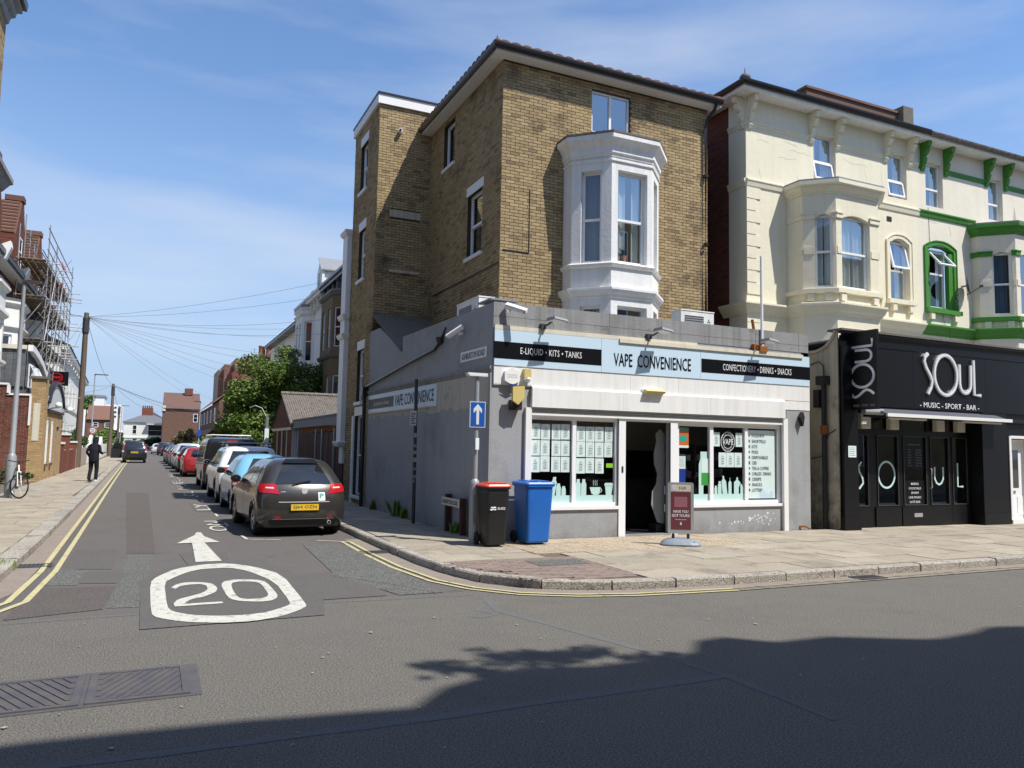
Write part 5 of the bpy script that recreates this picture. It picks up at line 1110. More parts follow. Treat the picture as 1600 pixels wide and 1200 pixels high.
B().lathe([(0, -.05), (.13, -.05), (.15, .05), (.1, .12), (.03, .16), (.015, .3), (0, .3)], (13.68, 15.2, rz_ + .05), n=10).build('finial', M['slate'], terr, smooth=True)
b = B(); b.box(16.9, 16.2, rz_, 21.0, 16.5, rz_ + .95); ch = b.build('dormer_parapet', M['tile'], terr)
box('coping', M['tile'], terr, 16.85, 16.15, rz_ + .95, 21.1, 16.55, rz_ + 1.02); b = B(); b.box(20.75, 16.0, rz_, 21.2, 16.7, rz_ + 1.15); b.build('chimney_stub', M['mossy'], terr)
# satellite dish and its lead
def dish(x, y, z, r, d, label, par=None):
    t = thing('satellite_dish', label, 'satellite dish', (x, y, z)); d = Vector(d).normalized(); a = d.cross(Vector((0, 0, 1))).normalized(); c = d.cross(a)
    o = Vector((x, y, z)); b = B(); n = 16; rings = []
    for k in range(5):
        rr = r * k / 4; dd = .18 * (rr / r) ** 2 * r
        rings.append([o + d * (dd + .15) + (a * math.cos(2 * math.pi * j / n) + c * math.sin(2 * math.pi * j / n)) * rr for j in range(n)])
    for k in range(4):
        for j in range(n): b.quad(rings[k][j], rings[k + 1][j], rings[k + 1][(j + 1) % n], rings[k][(j + 1) % n])
    b.build('reflector', M['darkpost'], t); B().tube([o, o + d * .15], .03, 6).build('mount', M['galv'], t); f = o + d * .6 - Vector((0, 0, r * .3))
    B().tube([o + d * .15 - Vector((0, 0, r * .9)), f], .012, 5).build('arm', M['blackpl'], t); B().tube([f, f - d * .1], .04, 8).build('receiver', M['darkpost'], t); return t
dish(22.5, 15.5, 7.0, .32, (.55, -.8, .15), 'dark satellite dish beside the green framed window with tangled leads')
b = B(); rg = random.Random(3)
for k in range(7): b.tube([(22.45 + rg.uniform(-.1, .1), 15.53, 6.9)] + [(22.45 + rg.uniform(-.18, .15), 15.53 - rg.random() * .05, 6.9 - i * .12) for i in range(1, 5)], .006, 4)
rootmesh('tangled_cable', b, M['white'], 'tangle of white cable hanging below the satellite dish', 'cable')
dish(14.75, 13.4, 4.35, .26, (.85, -.4, .1), 'small grey dish standing on the shop roof against the cream wall')
b = B().tube([(13.0, 14.2, 4.2), (13.02, 14.2, 4.6), (12.95, 14.2, 4.95)], .035, 6); rootmesh('pipe_stub', b, M['rust'], 'curved rusty pipe leaning up behind the shop parapet near the red brick flank', 'pipe')
# lower window of cream house
window(terr, Fr((16.2, 14.47), (18, 14.47)), .1, .9, 4.0, 5.05, room=False, inset=-.01, cur=None)
# ================================================================= SOUL BAR
bar = thing('music_bar', 'black fronted single storey music bar with chrome lettering', 'bar', (17, 13.5, GZ))
BF = Fr((13.70, 12.30), (26.0, 12.30)); bx0 = 13.70; su = lambda x: x - bx0
bops = [(su(14.16), su(18.38), .1, 2.78), (su(19.5), su(20.42), .1, 2.30)]
B().wall(BF, 0, BF.L, 0, 4.40, bops, .5).build('wall', M['black'], bar)
# fascia boards, cornice
for a, c in ((14.45, 16.0), (16.0, 18.6), (18.6, 22.4), (22.4, 26.0)): wbox('fascia_panel', M['black'], bar, BF, su(a) + .003, su(c) - .003, .001, .05, 2.85, 4.17)
for a, c in ((14.45, 16.6), (16.6, 20.4), (20.4, 26)): wbox('upper_panel', M['black'], bar, BF, su(a) + .004, su(c) - .004, .001, .03, 4.19, 4.40)
band(bar, BF, .05, BF.L, [(0, 4.38), (.04, 4.39), (.06, 4.43), (.09, 4.45), (.09, 4.49), (0, 4.50)], 'black', 'cornice'); wbox('coping', M['mossy'], bar, BF, -.03, BF.L, -.3, .11, 4.50, 4.545)
box('flat_roof', M['lead'], bar, 13.8, 12.5, 4.3, 26, 15.5, 4.34)
for a, c in ((13.72, 14.15), (18.39, 19.32), (20.6, 21.2)):
    wbox('pilaster', M['black'], bar, BF, su(a), su(c), .001, .07, .12, 2.84 if a > 14 else 4.17); wbox('pilaster_base', M['black'], bar, BF, su(a) - .03, su(c) + .03, .001, .10, .1, .40)
band(bar, BF, su(14.4), BF.L, [(0, 2.60), (.08, 2.62), (.08, 2.66), (0, 2.70)], 'black')
# chrome letters SOUL
def soul(F, par, ox, oz, sc, w0, w1, wd, m='chrome', rot=False, xs=1.0, name='letter'):
    """letters on a 2.2 x 1.0 cell, optionally turned to read upwards"""
    def T(p): return (ox + p[0] * sc * xs, oz + p[1] * sc) if not rot else (ox - p[1] * sc, oz + p[0] * sc)
    Ls = [[(.20, .98), (.08, .88), (.05, .78), (.12, .62), (.25, .45), (.32, .30), (.28, .15), (.16, -.02)],
          [(.83 + .42 * math.cos(a), .48 + .50 * math.sin(a)) for a in [i * math.pi / 16 for i in range(32)]],
          [(1.35, .78)] + [(1.56 + .21 * math.cos(a), .30 + .24 * math.sin(a)) for a in [math.pi + i * math.pi / 8 for i in range(9)]] + [(1.78, .78)],
          [(1.90, .92), (1.90, .03), (2.16, .03)]]
    for i, l in enumerate(Ls):
        b = B(); b.ribbon(F, [T(p) for p in l][::(-1 if False else 1)], wd, w0, w1, closed=(i == 1)); b.build(name, M[m], par)
soul(BF, bar, su(16.30), 3.23, .955, .055, .095, .085)
soul(BF, bar, su(16.30), 3.23, .955, .0955, .10, .03, 'whiteink', name='letter_highlight')
wtext('lettering', '- MUSIC - SPORT - BAR -', M['whiteink'], bar, BF, su(17.26), 2.955, .055, 2.12, .125, bold=.008)
blade = thing('blade_sign', 'black projecting SOUL sign hung at right angles to the bar front', 'sign', (14.06, 11.95, 2.72)); BS = Fr((14.02, 12.28), (14.02, 11.60))
B().wb(BS, 0, .68, -.08, 0, 2.74, 4.47).build('panel', M['black'], blade); soul(BS, blade, .60, 2.98, .60, .002, .02, .055, rot=True)
for z in (2.9, 4.3): box('bracket', M['gutter'], blade, 14.03, 12.1, z, 14.09, 12.3, z + .05)
wtext('lettering', 'MUSIC - SPORT - BAR', M['greyback'], blade, BS, .34, 2.83, .002, .56, .05)
# awning (retracted)
aw = thing('awning', 'narrow navy awning with white valance rail half wound in over the bar doors', 'awning', (16.8, 11.9, 2.55))
B().hexa([(14.75, 11.95, 2.66), (19.0, 11.95, 2.66), (18.9, 12.28, 2.80), (14.78, 12.28, 2.80), (14.75, 11.95, 2.672), (19.0, 11.95, 2.672), (18.9, 12.28, 2.815), (14.78, 12.28, 2.815)]).build('cloth', M['awning'], aw)
box('front_rail', M['white'], aw, 14.7, 11.9, 2.615, 19.05, 11.948, 2.69); box('arm', M['white'], aw, 14.9, 12.0, 2.56, 16.1, 12.06, 2.60); box('arm', M['white'], aw, 17.4, 12.0, 2.56, 18.8, 12.06, 2.60)
B().tube([(14.3, 12.2, 2.72), (14.9, 12.2, 2.72)], .07, 10).build('roller', M['greyback'], aw)
# recessed doors
RF = Fr((14.17, 12.55), (18.37, 12.55)); ru = lambda x: x - 14.17
dops_ = [(.22, .72), (.98, 1.72), (2.02, 2.86), (2.95, 3.65), ]
gl = [(14.42, 14.80), (15.13, 15.78), (16.0, 16.75), (16.93, 17.55), (17.72, 18.22)]
ro = [(ru(a), ru(c), .62, 2.20) for a, c in gl]; tro = [(ru(a), ru(c), 2.34, 2.74) for a, c in ((14.4, 14.95), (15.05, 15.85), (15.95, 16.8), (16.9, 18.2))]
B().wall(RF, 0, RF.L, .1, 2.85, ro + tro, .06).build('door_screen', M['black'], bar)
B().box(14.2, 12.62, .1, 18.34, 14.6, 2.86, skip=(2,)).build('inner_wall', M['darkroom'], bar)
for i, (a, c) in enumerate(gl):
    wbox('door_leaf', M['black'], bar, RF, ru(a) - .10, ru(c) + .08, .001, .03, .14, .58)
    q = B(); q.wb(RF, ru(a) - .02, ru(a), .001, .02, .60, 2.22); q.wb(RF, ru(c), ru(c) + .02, .001, .02, .60, 2.22); q.wb(RF, ru(a), ru(c), .001, .02, .60, .62); q.wb(RF, ru(a), ru(c), .001, .02, 2.2, 2.22); q.build('bead', M['darkpost'], bar)
    B().quad(RF.p(ru(a), -.03, .62), RF.p(ru(c), -.03, .62), RF.p(ru(c), -.03, 2.2), RF.p(ru(a), -.03, 2.2)).build('pane', M['glass'], bar)
for o in tro: B().quad(RF.p(o[0], -.03, o[2]), RF.p(o[1], -.03, o[2]), RF.p(o[1], -.03, o[3]), RF.p(o[0], -.03, o[3])).build('pane', M['glass'], bar)
gm_ = M['vinyl']
def gr(pts, closed=False): B().ribbon(RF, pts, .045, -.028, -.024, closed=closed).build('window_letter', gm_, bar)
gr([(ru(14.65), 1.60), (ru(14.55), 1.50), (ru(14.57), 1.38), (ru(14.67), 1.24), (ru(14.69), 1.12), (ru(14.56), .99)])
gr([(ru(15.45) + .27 * math.cos(a), 1.31 + .30 * math.sin(a)) for a in [i * math.pi / 12 for i in range(24)]], True)
gr([(ru(17.10), 1.50), (ru(17.10), 1.22), (ru(17.16), 1.12), (ru(17.25), 1.08), (ru(17.34), 1.12), (ru(17.40), 1.22), (ru(17.40), 1.50)]); gr([(ru(17.93), 1.60), (ru(17.93), 1.03), (ru(18.13), 1.03)])
wbox('notice_panel', M['signblack'], bar, RF, ru(16.03), ru(16.72), -.028, -.02, 1.46, 2.14); wbox('notice_panel', M['signblack'], bar, RF, ru(16.03), ru(16.72), -.028, -.02, .64, 1.18)
wtext('lettering', 'OPENING TIMES', M['greyback'], bar, RF, ru(16.38), 2.02, -.019, .44, .035)
for i, (d_, h_) in enumerate((('MON', 'CLOSED'), ('TUE', 'CLOSED'), ('WED', '7PM-1AM'), ('THUR', '7PM-2AM'), ('FRI', '4PM-3AM'), ('SAT', '1PM-3AM'), ('SUN', '1PM-1AM'))):
    wtext('lettering', d_, M['greyback'], bar, RF, ru(16.22), 1.90 - i * .062, -.019, .10, .03); wtext('lettering', h_, M['greyback'], bar, RF, ru(16.53), 1.90 - i * .062, -.019, .2, .03)
for i, s_ in enumerate(('BEERS', 'COCKTAILS', 'SPORT', 'LIVE MUSIC', 'LATE BAR')): wtext('lettering', s_, M['whiteink'], bar, RF, ru(16.38), 1.10 - i * .105, -.019, (.26, .42, .26, .42, .36)[i], .05, bold=.01)
wbox('letter_plate', M['alu'], bar, RF, ru(16.28), ru(16.56), .031, .038, .33, .42); B().tube([RF.p(ru(16.84), .05, 1.0), RF.p(ru(16.84), .09, 1.02), RF.p(ru(16.84), .09, 1.45), RF.p(ru(16.84), .05, 1.47)], .014, 6).build('door_handle', M['chrome'], bar)
for i, x in enumerate((14.50, 15.42, 17.0, 17.75)):
    lt = thing('louvre_vent', 'off-white louvred vent in the transom over the bar doors, %s from the left' % ('first', 'second', 'third', 'fourth')[i], 'vent', (x + .14, 12.7, 2.35), group='louvred vents over the bar doors')
    wbox('frame', M['creamstrip'], lt, RF, ru(x), ru(x) + .30, .02, .12, 2.35, 2.70)
    b = B()
    for k in range(5): b.wb(RF, ru(x) + .02, ru(x) + .28, .122, .128, 2.365 + k * .066, 2.42 + k * .066)
    b.build('slat', M['soffit'], lt)
nt2 = thing('licence_notice', 'small white licence notice on the black pillar left of the bar doors', 'notice', (13.97, 12.2, 1.7)); wbox('sheet', M['paper'], nt2, BF, su(13.84), su(14.08), .071, .078, 1.70, 1.95)
for i in range(5): wbox('print', M['ink'], nt2, BF, su(13.87), su(14.05 - (i % 2) * .03), .0782, .079, 1.74 + i * .04, 1.748 + i * .04)
# white side door
wdr = box('white_door', M['upvc'], bar, 19.60, 12.46, .22, 20.35, 12.50, 2.22, label='white panelled door right of the bar')
DF = Fr((19.6, 12.46), (20.35, 12.46)); wbox('door_glass', M['carglass'], wdr, DF, .28, .50, .001, .006, 1.0, 1.95); wbox('letter_plate', M['galv'], wdr, DF, .12, .36, .001, .01, .86, .93)
for z0, z1 in ((.32, .78),): wbox('door_panel', M['upvc'], wdr, DF, .12, .33, .001, .012, z0, z1); wbox('door_panel', M['upvc'], wdr, DF, .42, .63, .001, .012, z0, z1)
b = B(); b.wb(BF, su(19.5), su(19.58), -.3, .02, .1, 2.30); b.wb(BF, su(20.36), su(20.44), -.3, .02, .1, 2.30); b.wb(BF, su(19.58), su(20.36), -.3, .02, 2.24, 2.31); b.build('door_frame', M['white'], bar); wbox('door_step', M['white'], bar, BF, su(19.5), su(20.44), -.35, .05, .1, .22)
wtext('door_number', '99', M['ink'], wdr, DF, .15, 1.5, .002, .1, .14)
# stained cream side wall with scroll top
sw = thing('scroll_topped_wall', 'stained cream side wall of the bar with curved scroll top and black drainpipe', 'wall', (13.68, 13.7, GZ))
SF = Fr((13.70, 15.55), (13.70, 12.34)); pr = [(0, 0.05), (3.21, 0.05), (3.21, 4.50), (3.17, 4.50), (3.14, 4.42), (3.06, 4.32), (2.98, 4.24), (2.88, 4.17), (2.75, 4.12), (2.6, 4.09), (0, 4.08)]
B().wprism(SF, pr, -.02, .012).build('wall_face', M['dirtycream'], sw)
b = B(); b.ribbon(SF, pr[3:], .06, .013, .05); b.build('scroll_moulding', M['dirtycream'], sw)
dp3 = thing('drainpipe', 'black soil pipe with hopper on the stained cream side wall of the bar', 'drainpipe', (13.6, 12.7, .1)); B().tube([(13.60, 12.66, .12), (13.60, 12.66, 3.35)], .055, 8).build('pipe', M['blackpl'], dp3, smooth=40); box('hopper', M['blackpl'], dp3, 13.48, 12.55, 3.3, 13.68, 12.78, 3.5)
box('clamp', M['rust'], dp3, 13.54, 12.6, 2.2, 13.66, 12.72, 2.4)
mb = thing('meter_box', 'black meter box beside the soil pipe on the stained cream wall', 'meter box', (13.6, 12.85, 2.75)); box('box', M['blackpl'], mb, 13.55, 12.76, 2.8, 13.68, 12.92, 3.2)
b = B().tube([(13.67, 13.1, 3.8), (13.66, 12.85, 3.85), (13.66, 12.72, 3.75), (13.66, 12.7, 3.45)], .012, 5); b.tube([(13.67, 12.4, 2.3), (13.66, 12.6, 2.2), (13.66, 12.8, 1.7), (13.66, 13.1, 1.65)], .012, 5); rootmesh('wall_cable', b, M['blackpl'], 'black cables looping across the stained cream side wall', 'cable')

# hairline cracks in the render and a cable tacked down the facade
rg = random.Random(91)
for F, par, n, U, Z0, Z1 in ((CF, terr, 9, (0.3, 2.2), 9.2, 10.4), (CF, terr, 5, (3.5, 5.2), 9.2, 10.4), (C2, ter2, 6, (.1, 2.4), 8.2, 9.1)):
    b = B()
    for _ in range(n):
        u, z = rg.uniform(*U), rg.uniform(Z0, Z1); P = [(u, z)]; hz2 = rg.random() < .5
        for k in range(rg.randint(3, 6)): u += rg.uniform(.05, .2) * (1 if hz2 else .15); z += rg.uniform(-.05, .04) if hz2 else -rg.uniform(.06, .15); P.append((u, z))
        if F is CF and max(p[0] for p in P) > U[1] + .1: continue
        b.ribbon(F, P, .007, .0005, .002)
    b.build('render_crack', M['dirtycream'], par, kind='stuff')
b = B().tube([C2.p(.42, .012, 9.35), C2.p(.45, .012, 8.3), C2.p(.40, .012, 8.2)], .007, 4); b.tube([C2.p(.95, .03, 6.1), C2.p(.98, .03, 5.8), C2.p(.97, .2, 5.6), C2.p(1.0, .2, 5.3)], .007, 4); rootmesh('wall_cable', b, M['blackpl'], 'thin dark cable running down the pale terrace beside the green window', 'cable')
# ================================================================= RIGHT SIDE OF ASHBURTON ROAD
GF = Fr((5.42, 32.0), (5.42, 24.02))       # gates; u = 32 - Y
gate = thing('timber_gates', 'dark brown boarded gates with pale metal posts between brick house and garage', 'gates', (5.45, 28, GZ))
b = B()
for y in (31.9, 28.3, 27.2, 25.2): 
    wbox('post', M['galv'], gate, GF, 32 - y - .05, 32 - y + .05, -.06, .04, .1, 2.3)
u = .2; rg = random.Random(6); bd = None
while u < 7.9:
    if bd is None:
        o = B().wb(GF, 0, .14, -.03, 0, .14, 2.17).build('board', M['browntimber'], gate, local=False); bd = o.data; base_u = 0; l0 = o.location.copy(); o.location = l0 + Vector((0, -u, 0))
    else:
        o = place('board', bd, gate, _off(gate)); o.location = Vector((rg.uniform(-.006, .006), -u, rg.uniform(-.01, .01)))
    u += .148
wbox('rail', M['browntimber'], gate, GF, .1, 7.9, -.08, -.032, .5, .62); wbox('rail', M['browntimber'], gate, GF, .1, 7.9, -.08, -.032, 1.7, 1.82)
cp = thing('carport_fascia', 'grey weathered fascia and beam over the brown gates', 'carport', (5.6, 28, 2.2)); wbox('fascia', M['greyconc'], cp, GF, -1.6, 8.0, -.12, .0, 2.42, 2.74); wbox('beam', M['rust'], cp, GF, 0, 7.9, -.25, -.13, 2.22, 2.41); box('roof', M['mossy'], cp, 5.56, 24.02, 2.68, 9.4, 33.3, 2.72)
box('capping', M['lead'], cp, 5.38, 24.02, 2.742, 5.6, 33.4, 2.78)
gar = thing('garage', 'brick garage with tile hung gable and mossy corrugated roof', 'garage', (8.5, 36.2, GZ))
GG = Fr((5.4, 38.9), (5.4, 33.6))
gop = [(.35, 1.2, .1, 2.2), (1.75, 2.6, .1, 2.2), (3.15, 4.0, .1, 2.2)]
w_ = B().wall(GG, 0, GG.L, 0, 2.45, gop, .2); w_.wprism(GG, [(0, 2.45), (GG.L, 2.45), (GG.L / 2, 3.95)], -.1, -.01); wo = w_.build('front_wall', M['mortar'], gar)
bricks(wo, GG, 0, GG.L, .1, 2.42, gop, M['redbrick'], 0, seed=16)
b = B(); z = 2.5; rg = random.Random(8)
while z < 3.9:
    k = (z - 2.45) / 1.5; a, c = GG.L / 2 * k + .04, GG.L - GG.L / 2 * k - .04; u = a
    while u < c - .02:
        u1 = min(u + .165, c); b.hexa([GG.p(u, .035, z), GG.p(u1 - .008, .035, z), GG.p(u1 - .008, -.01, z), GG.p(u, -.01, z), GG.p(u, .008, z + .13), GG.p(u1 - .008, .008, z + .13), GG.p(u1 - .008, -.01, z + .13), GG.p(u, -.01, z + .13)], r=rg.uniform(.01, .99)); u += .165
    z += .115
b.build('hung_tile', M['tile'], gar, kind='stuff')
wbox('fascia_board', M['creamstrip'], gar, GG, -.1, GG.L + .05, .0, .05, 2.36, 2.48)
for o in gop: wbox('garage_door', M['browntimber'], gar, GG, o[0], o[1], -.18, -.15, .1, 2.2)
for u in (1.3, 2.7, 4.1): wbox('frame_post', M['creamstrip'], gar, GG, u, u + .12, .001, .03, .1, 2.36)
GFr = Fr((5.4, 33.58), (12, 33.58)); box('side_wall', M['mortar'], gar, 5.4, 33.6, 0, 12, 38.9, 2.44)
w2 = B().wall(GFr, 0, 1.0, .1, 2.44).build('pier_wall', M['joint'], gar); bricks(w2, GFr, 0, 1.0, .1, 2.44, [(.32, .62, 1.0, 2.2)], M['white_dirty'], 20, seed=17)
box('rear_pier', M['greyconc'], gar, 6.4, 33.5, .1, 12, 33.58, 2.44)
# corrugated roof
b = B(); n = 70
def rp_(x, t, s): 
    y = 33.25 + (36.25 - 33.25) * t if s < 0 else 39.2 + (36.25 - 39.2) * t
    return y
for s in (-1, 1):
    for i in range(n):
        xa, xb = 5.3 + i * (6.9 / n), 5.3 + (i + 1) * (6.9 / n); za, zb = .035 * math.sin(i * math.pi), 0
        for q0, q1, h0, h1 in ((xa, (xa + xb) / 2, 0, .05), ((xa + xb) / 2, xb, .05, 0)):
            b.quad((q0, rp_(0, 0, s), 2.52 + h0), (q1, rp_(0, 0, s), 2.52 + h1), (q1, 36.25, 4.02 + h1), (q0, 36.25, 4.02 + h0))
b.build('corrugated_roof', M['asbestos'], gar); rt = B()
for i in range(16): rt.tube([(5.28 + i * .43, 36.25, 4.06), (5.28 + i * .43 + .42, 36.25, 4.065)], .09, 8)
rt.build('ridge_tile', M['asbestos'], gar)
# brown brick house, white house, cream gable house
def stdwin(par, F, u0, u1, z0, z1, **k): return window(par, F, u0, u1, z0, z1, trans=((z0 + z1) / 2,), inset=.08, fw=.07, room=True, glass='glass', **k)
hb = thing('brown_brick_house', 'soot darkened brick house with square bay behind the garage', 'house', (10, 41, GZ)); X8 = 8.85
HB = Fr((X8, 44.4), (X8, 36.5)); B().wall(HB, 0, HB.L, 0, 10.5).build('wall', M['mortar'], hb)
box('side_wall', M['mortar'], hb, X8 + .02, 36.5, 0, 13, 44.4, 10.45)
bayb = [(X8, 43.8), (8.3, 43.3), (8.3, 40.4), (X8, 39.9)]
b = B()
for F, ops_ in zip(bay_frames(bayb), (((.12, .55, 6.9, 9.0), (.12, .55, 3.2, 5.4)), ((.35, 1.1, 6.9, 9.0), (1.8, 2.55, 6.9, 9.0), (.35, 1.1, 3.2, 5.4), (1.8, 2.55, 3.2, 5.4)), ((.12, .55, 6.9, 9.), (.12, .55, 3.2, 5.4)))): b.wall(F, 0, F.L, 0, 9.75, list(ops_), .1)
bo = b.build('bay', M['sootbrick'], hb); FB = bay_frames(bayb)
for i, L_ in enumerate(((( .12, .55),), ((.35, 1.1), (1.8, 2.55)), ((.12, .55),))):
    for a, c in L_:
        for z0, z1 in ((6.9, 9.0), (3.2, 5.4)): window(hb, FB[i], a, c, z0, z1, trans=((z0 + z1) / 2,), inset=.08, fw=.06, room=False, glass='glass')
box('bay_room', M['darkroom'], hb, 8.55, 40.8, 2, 8.84, 43, 9.6)
for z in (6.3, 9.6): B().mould(bayb, [(0, z), (.08, z + .04), (.14, z + .16), (.14, z + .24), (0, z + .26)]).build('moulding', M['mossy'], bo)
B().prism([tuple(p) for p in offs(bayb, .1)], 9.87, 9.95).build('bay_roof', M['lead'], hb)
hw = thing('white_rendered_house', 'white rendered house with bay, arched door and gabled dormer beyond the garage', 'house', (10, 47, GZ))
HW = Fr((X8, 52.6), (X8, 44.4)); aw_ = [(6.4, 7.0, 6.6, 8.6), (6.6, 7.4, .2, 3.6)]
B().wall(HW, 0, HW.L, 0, 10.5, aw_, .15).build('wall', M['stucco'], hw); box('side_wall', M['stucco'], hw, X8 + .2, 44.4, 0, 13, 52.6, 10.45)
stdwin(hw, HW, 6.4, 7.0, 6.6, 8.6)
b = B(); arch(b, HW, 6.6, 7.4, 3.2, 3.6, -.1, -.001); arch(b, HW, 6.4, 7.0, 8.3, 8.6, -.1, -.001); b.build('arch', M['stucco'], hw)
bayw = [(X8, 52.0), (8.2, 51.3), (8.2, 48.9), (X8, 48.2)]; FW = bay_frames(bayw); b = B()
wops = (((.2, .75, 6.9, 9.4), (.2, .75, 2.8, 5.4)), ((.35, 1.0, 6.9, 9.4), (1.4, 2.05, 6.9, 9.4), (.35, 1.0, 2.8, 5.4), (1.4, 2.05, 2.8, 5.4)), ((.2, .75, 6.9, 9.4), (.2, .75, 2.8, 5.4)))
for F, o in zip(FW, wops): b.wall(F, 0, F.L, 0, 10.15, list(o), .1)
bo = b.build('bay', M['stucco'], hw)
for F, o in zip(FW, wops):
    for q in o: window(hw, F, *q, trans=((q[2] + q[3]) / 2,), inset=.08, fw=.06, room=False, glass='glass', cur=None)
box('bay_room', M['darkroom'], hw, 8.5, 49.2, 2, 8.84, 51, 9.9)
for z in (6.35, 9.75, 10.1): B().mould(bayw, [(0, z), (.05, z + .04), (.12, z + .14), (.12, z + .2), (0, z + .22)]).build('moulding', M['stucco'], bo)
B().prism([tuple(p) for p in offs(bayw, .1)], 10.32, 10.5).build('bay_roof', M['lead'], hw)
for par, y0, y1, n in ((hb, 36.5, 44.4, 7), (hw, 44.4, 52.6, 8)):
    ez = 10.75; pth = [(X8, y1), (X8, y0)]
    B().mould(pth, [(0, ez - .3), (.5, ez - .3), (.5, ez - .1), (.6, ez - .1), (.62, ez + .02), (0, ez + .02)]).build('eaves', M['gutter'] if par == hb else M['white_dirty'], par)
    F = Fr(*pth)
    for i in range(n): u = .4 + i * (F.L - .8) / (n - 1); B().wprism(F, [(u - .06, 9.85), (u + .06, 9.85), (u + .06, 10.44), (u - .06, 10.44)], .001, .35).build('eaves_bracket', M['stucco'] if par == hw else M['greyconc'], par)
    B().quad((X8 - .6, y1, ez), (X8 - .6, y0, ez), (11, y0, ez + 1.5), (11, y1, ez + 1.5)).build('roof', M['slate'], par)
B().box(8.75, 45.2, 10.9, 10.5, 46.5, 12.1).build('dormer', M['stucco'], hw)
DFm = Fr((8.6, 46.6), (8.6, 45.1)); B().wprism(DFm, [(0, 10.85), (1.5, 10.85), (1.5, 12.0), (.75, 12.75), (0, 12.0)], -.15, 0).build('dormer_gable', M['stucco'], hw); window(hw, DFm, .45, 1.05, 11.0, 12.0, inset=-.03, fw=.06, room=False, glass='glass')
B().hexa([(8.5, 45.0, 11.95), (10.4, 45.0, 11.95), (10.4, 45.85, 12.8), (8.5, 45.85, 12.8), (8.5, 45.0, 12.03), (10.4, 45.0, 12.03), (10.4, 45.85, 12.88), (8.5, 45.85, 12.88)]).build('dormer_roof', M['lead'], hw)
hc = thing('cream_gable_house', 'cream house with deep eaves and bay partly hidden by the big tree', 'house', (11, 60, GZ))
HC = Fr((8.95, 68), (8.95, 52.65)); co_ = [(1.5, 2.3, 6.6, 8.8), (6.4, 7.2, 6.6, 8.8), (9.5, 10.1, 6.8, 8.8), (13, 13.8, 6.6, 8.8)]
B().wall(HC, 0, HC.L, 0, 9.9, co_, .12).build('wall', M['cream2'], hc)
for o in co_: stdwin(hc, HC, *o)
box('side_wall', M['cream2'], hc, 9.2, 52.65, 0, 14, 68, 9.8)
B().mould([(8.95, 68), (8.95, 52.65)], [(0, 9.8), (.55, 9.8), (.6, 10.0), (0, 10.05)]).build('eaves', M['gutter'], hc)
B().quad((8.3, 68.4, 9.95), (8.3, 52.3, 9.95), (11.2, 54, 12), (11.2, 66, 12)).build('roof', M['slate'], hc)
bayc = [(8.95, 64), (8.3, 63.3), (8.3, 61), (8.95, 60.3)]; b = B(); fc = bay_frames(bayc)
for F in fc: b.wall(F, 0, F.L, 0, 8.9, [(.25, F.L - .25, 6.5, 8.4)], .1)
bo = b.build('bay', M['cream2'], hc)
for F in fc: window(hc, F, .25, F.L - .25, 6.5, 8.4, trans=(7.5,), inset=.06, fw=.06, room=False, glass='glass')
B().mould(bayc, [(0, 8.8), (.15, 8.95), (.15, 9.05), (0, 9.1)]).build('moulding', M['cream2'], bo); box('chimney_stack', M['dirtycream'], hc, 10.2, 56.5, 11, 11, 57.6, 13.0)
# chimney stack with orange pots, stepped tiled houses
cs = thing('chimney_stack', 'brick chimney stack with a row of orange pots above the tree', 'chimney', (9.8, 77, 8)); box('stack', M['redbrick'], cs, 8.9, 76, 7.0, 11.0, 77.2, 9.95); box('capping', M['tile'], cs, 8.8, 75.9, 9.95, 11.1, 77.3, 10.15)
for i in range(6): B().lathe([(.18, 10.15), (.16, 10.9), (.2, 10.95), (.2, 11.05), (.13, 11.05), (.13, 10.6)], (9.05 + i * .34, 76.4 + (i % 2) * .4, 0), n=9).build('chimney_pot', M['tile_orange'], cs, smooth=40)
b = B().box(8.6, 76.5, 5, 12, 80, 7.2); rootmesh('far_house', b, M['farbrick'], 'brick house block under the row of chimney pots', 'house')
for i, (xa, xb, y, zt, lb) in enumerate(((7.3, 8.1, 103, 11.0, 'lowest stepped orange tile hung house end beside the tree'), (7.9, 9.0, 101.5, 11.6, 'middle stepped orange tile hung house end beside the tree'), (9.0, 12.6, 100, 12.2, 'tallest and widest orange tile hung house end above the tree'))):
    t = thing('tiled_house', lb, 'house', ((xa + xb) / 2, y, 0), group='orange tile hung houses beyond the tree'); box('wall', M['mortar_red'], t, xa, y, 0, xb, y + 8, zt - .05); b = B(); rg = random.Random(i)
    F = Fr((xa, y), (xb, y)); z = zt - 4
    while z < zt - .1:
        u = 0
        while u < F.L - .03: b.wb(F, u, min(u + .27, F.L), .001, .05 + rg.random() * .02, z, z + .26, r=rg.uniform(.01, .99)); u += .30
        z += .30
    b.build('hung_tile', M['tile_orange'], t, kind='stuff')
tv = thing('tv_aerial', 'tv aerial on a mast above the orange roofs', 'aerial', (9.8, 88, 9)); B().tube([(9.8, 88, 9), (9.8, 88, 12.2)], .03, 5).build('mast', M['galv'], tv)
for k in range(5): B().tube([(9.5 + k * .12, 87.6, 12.0), (9.5 + k * .12, 88.4, 12.0)], .015, 4).build('rod', M['galv'], tv)
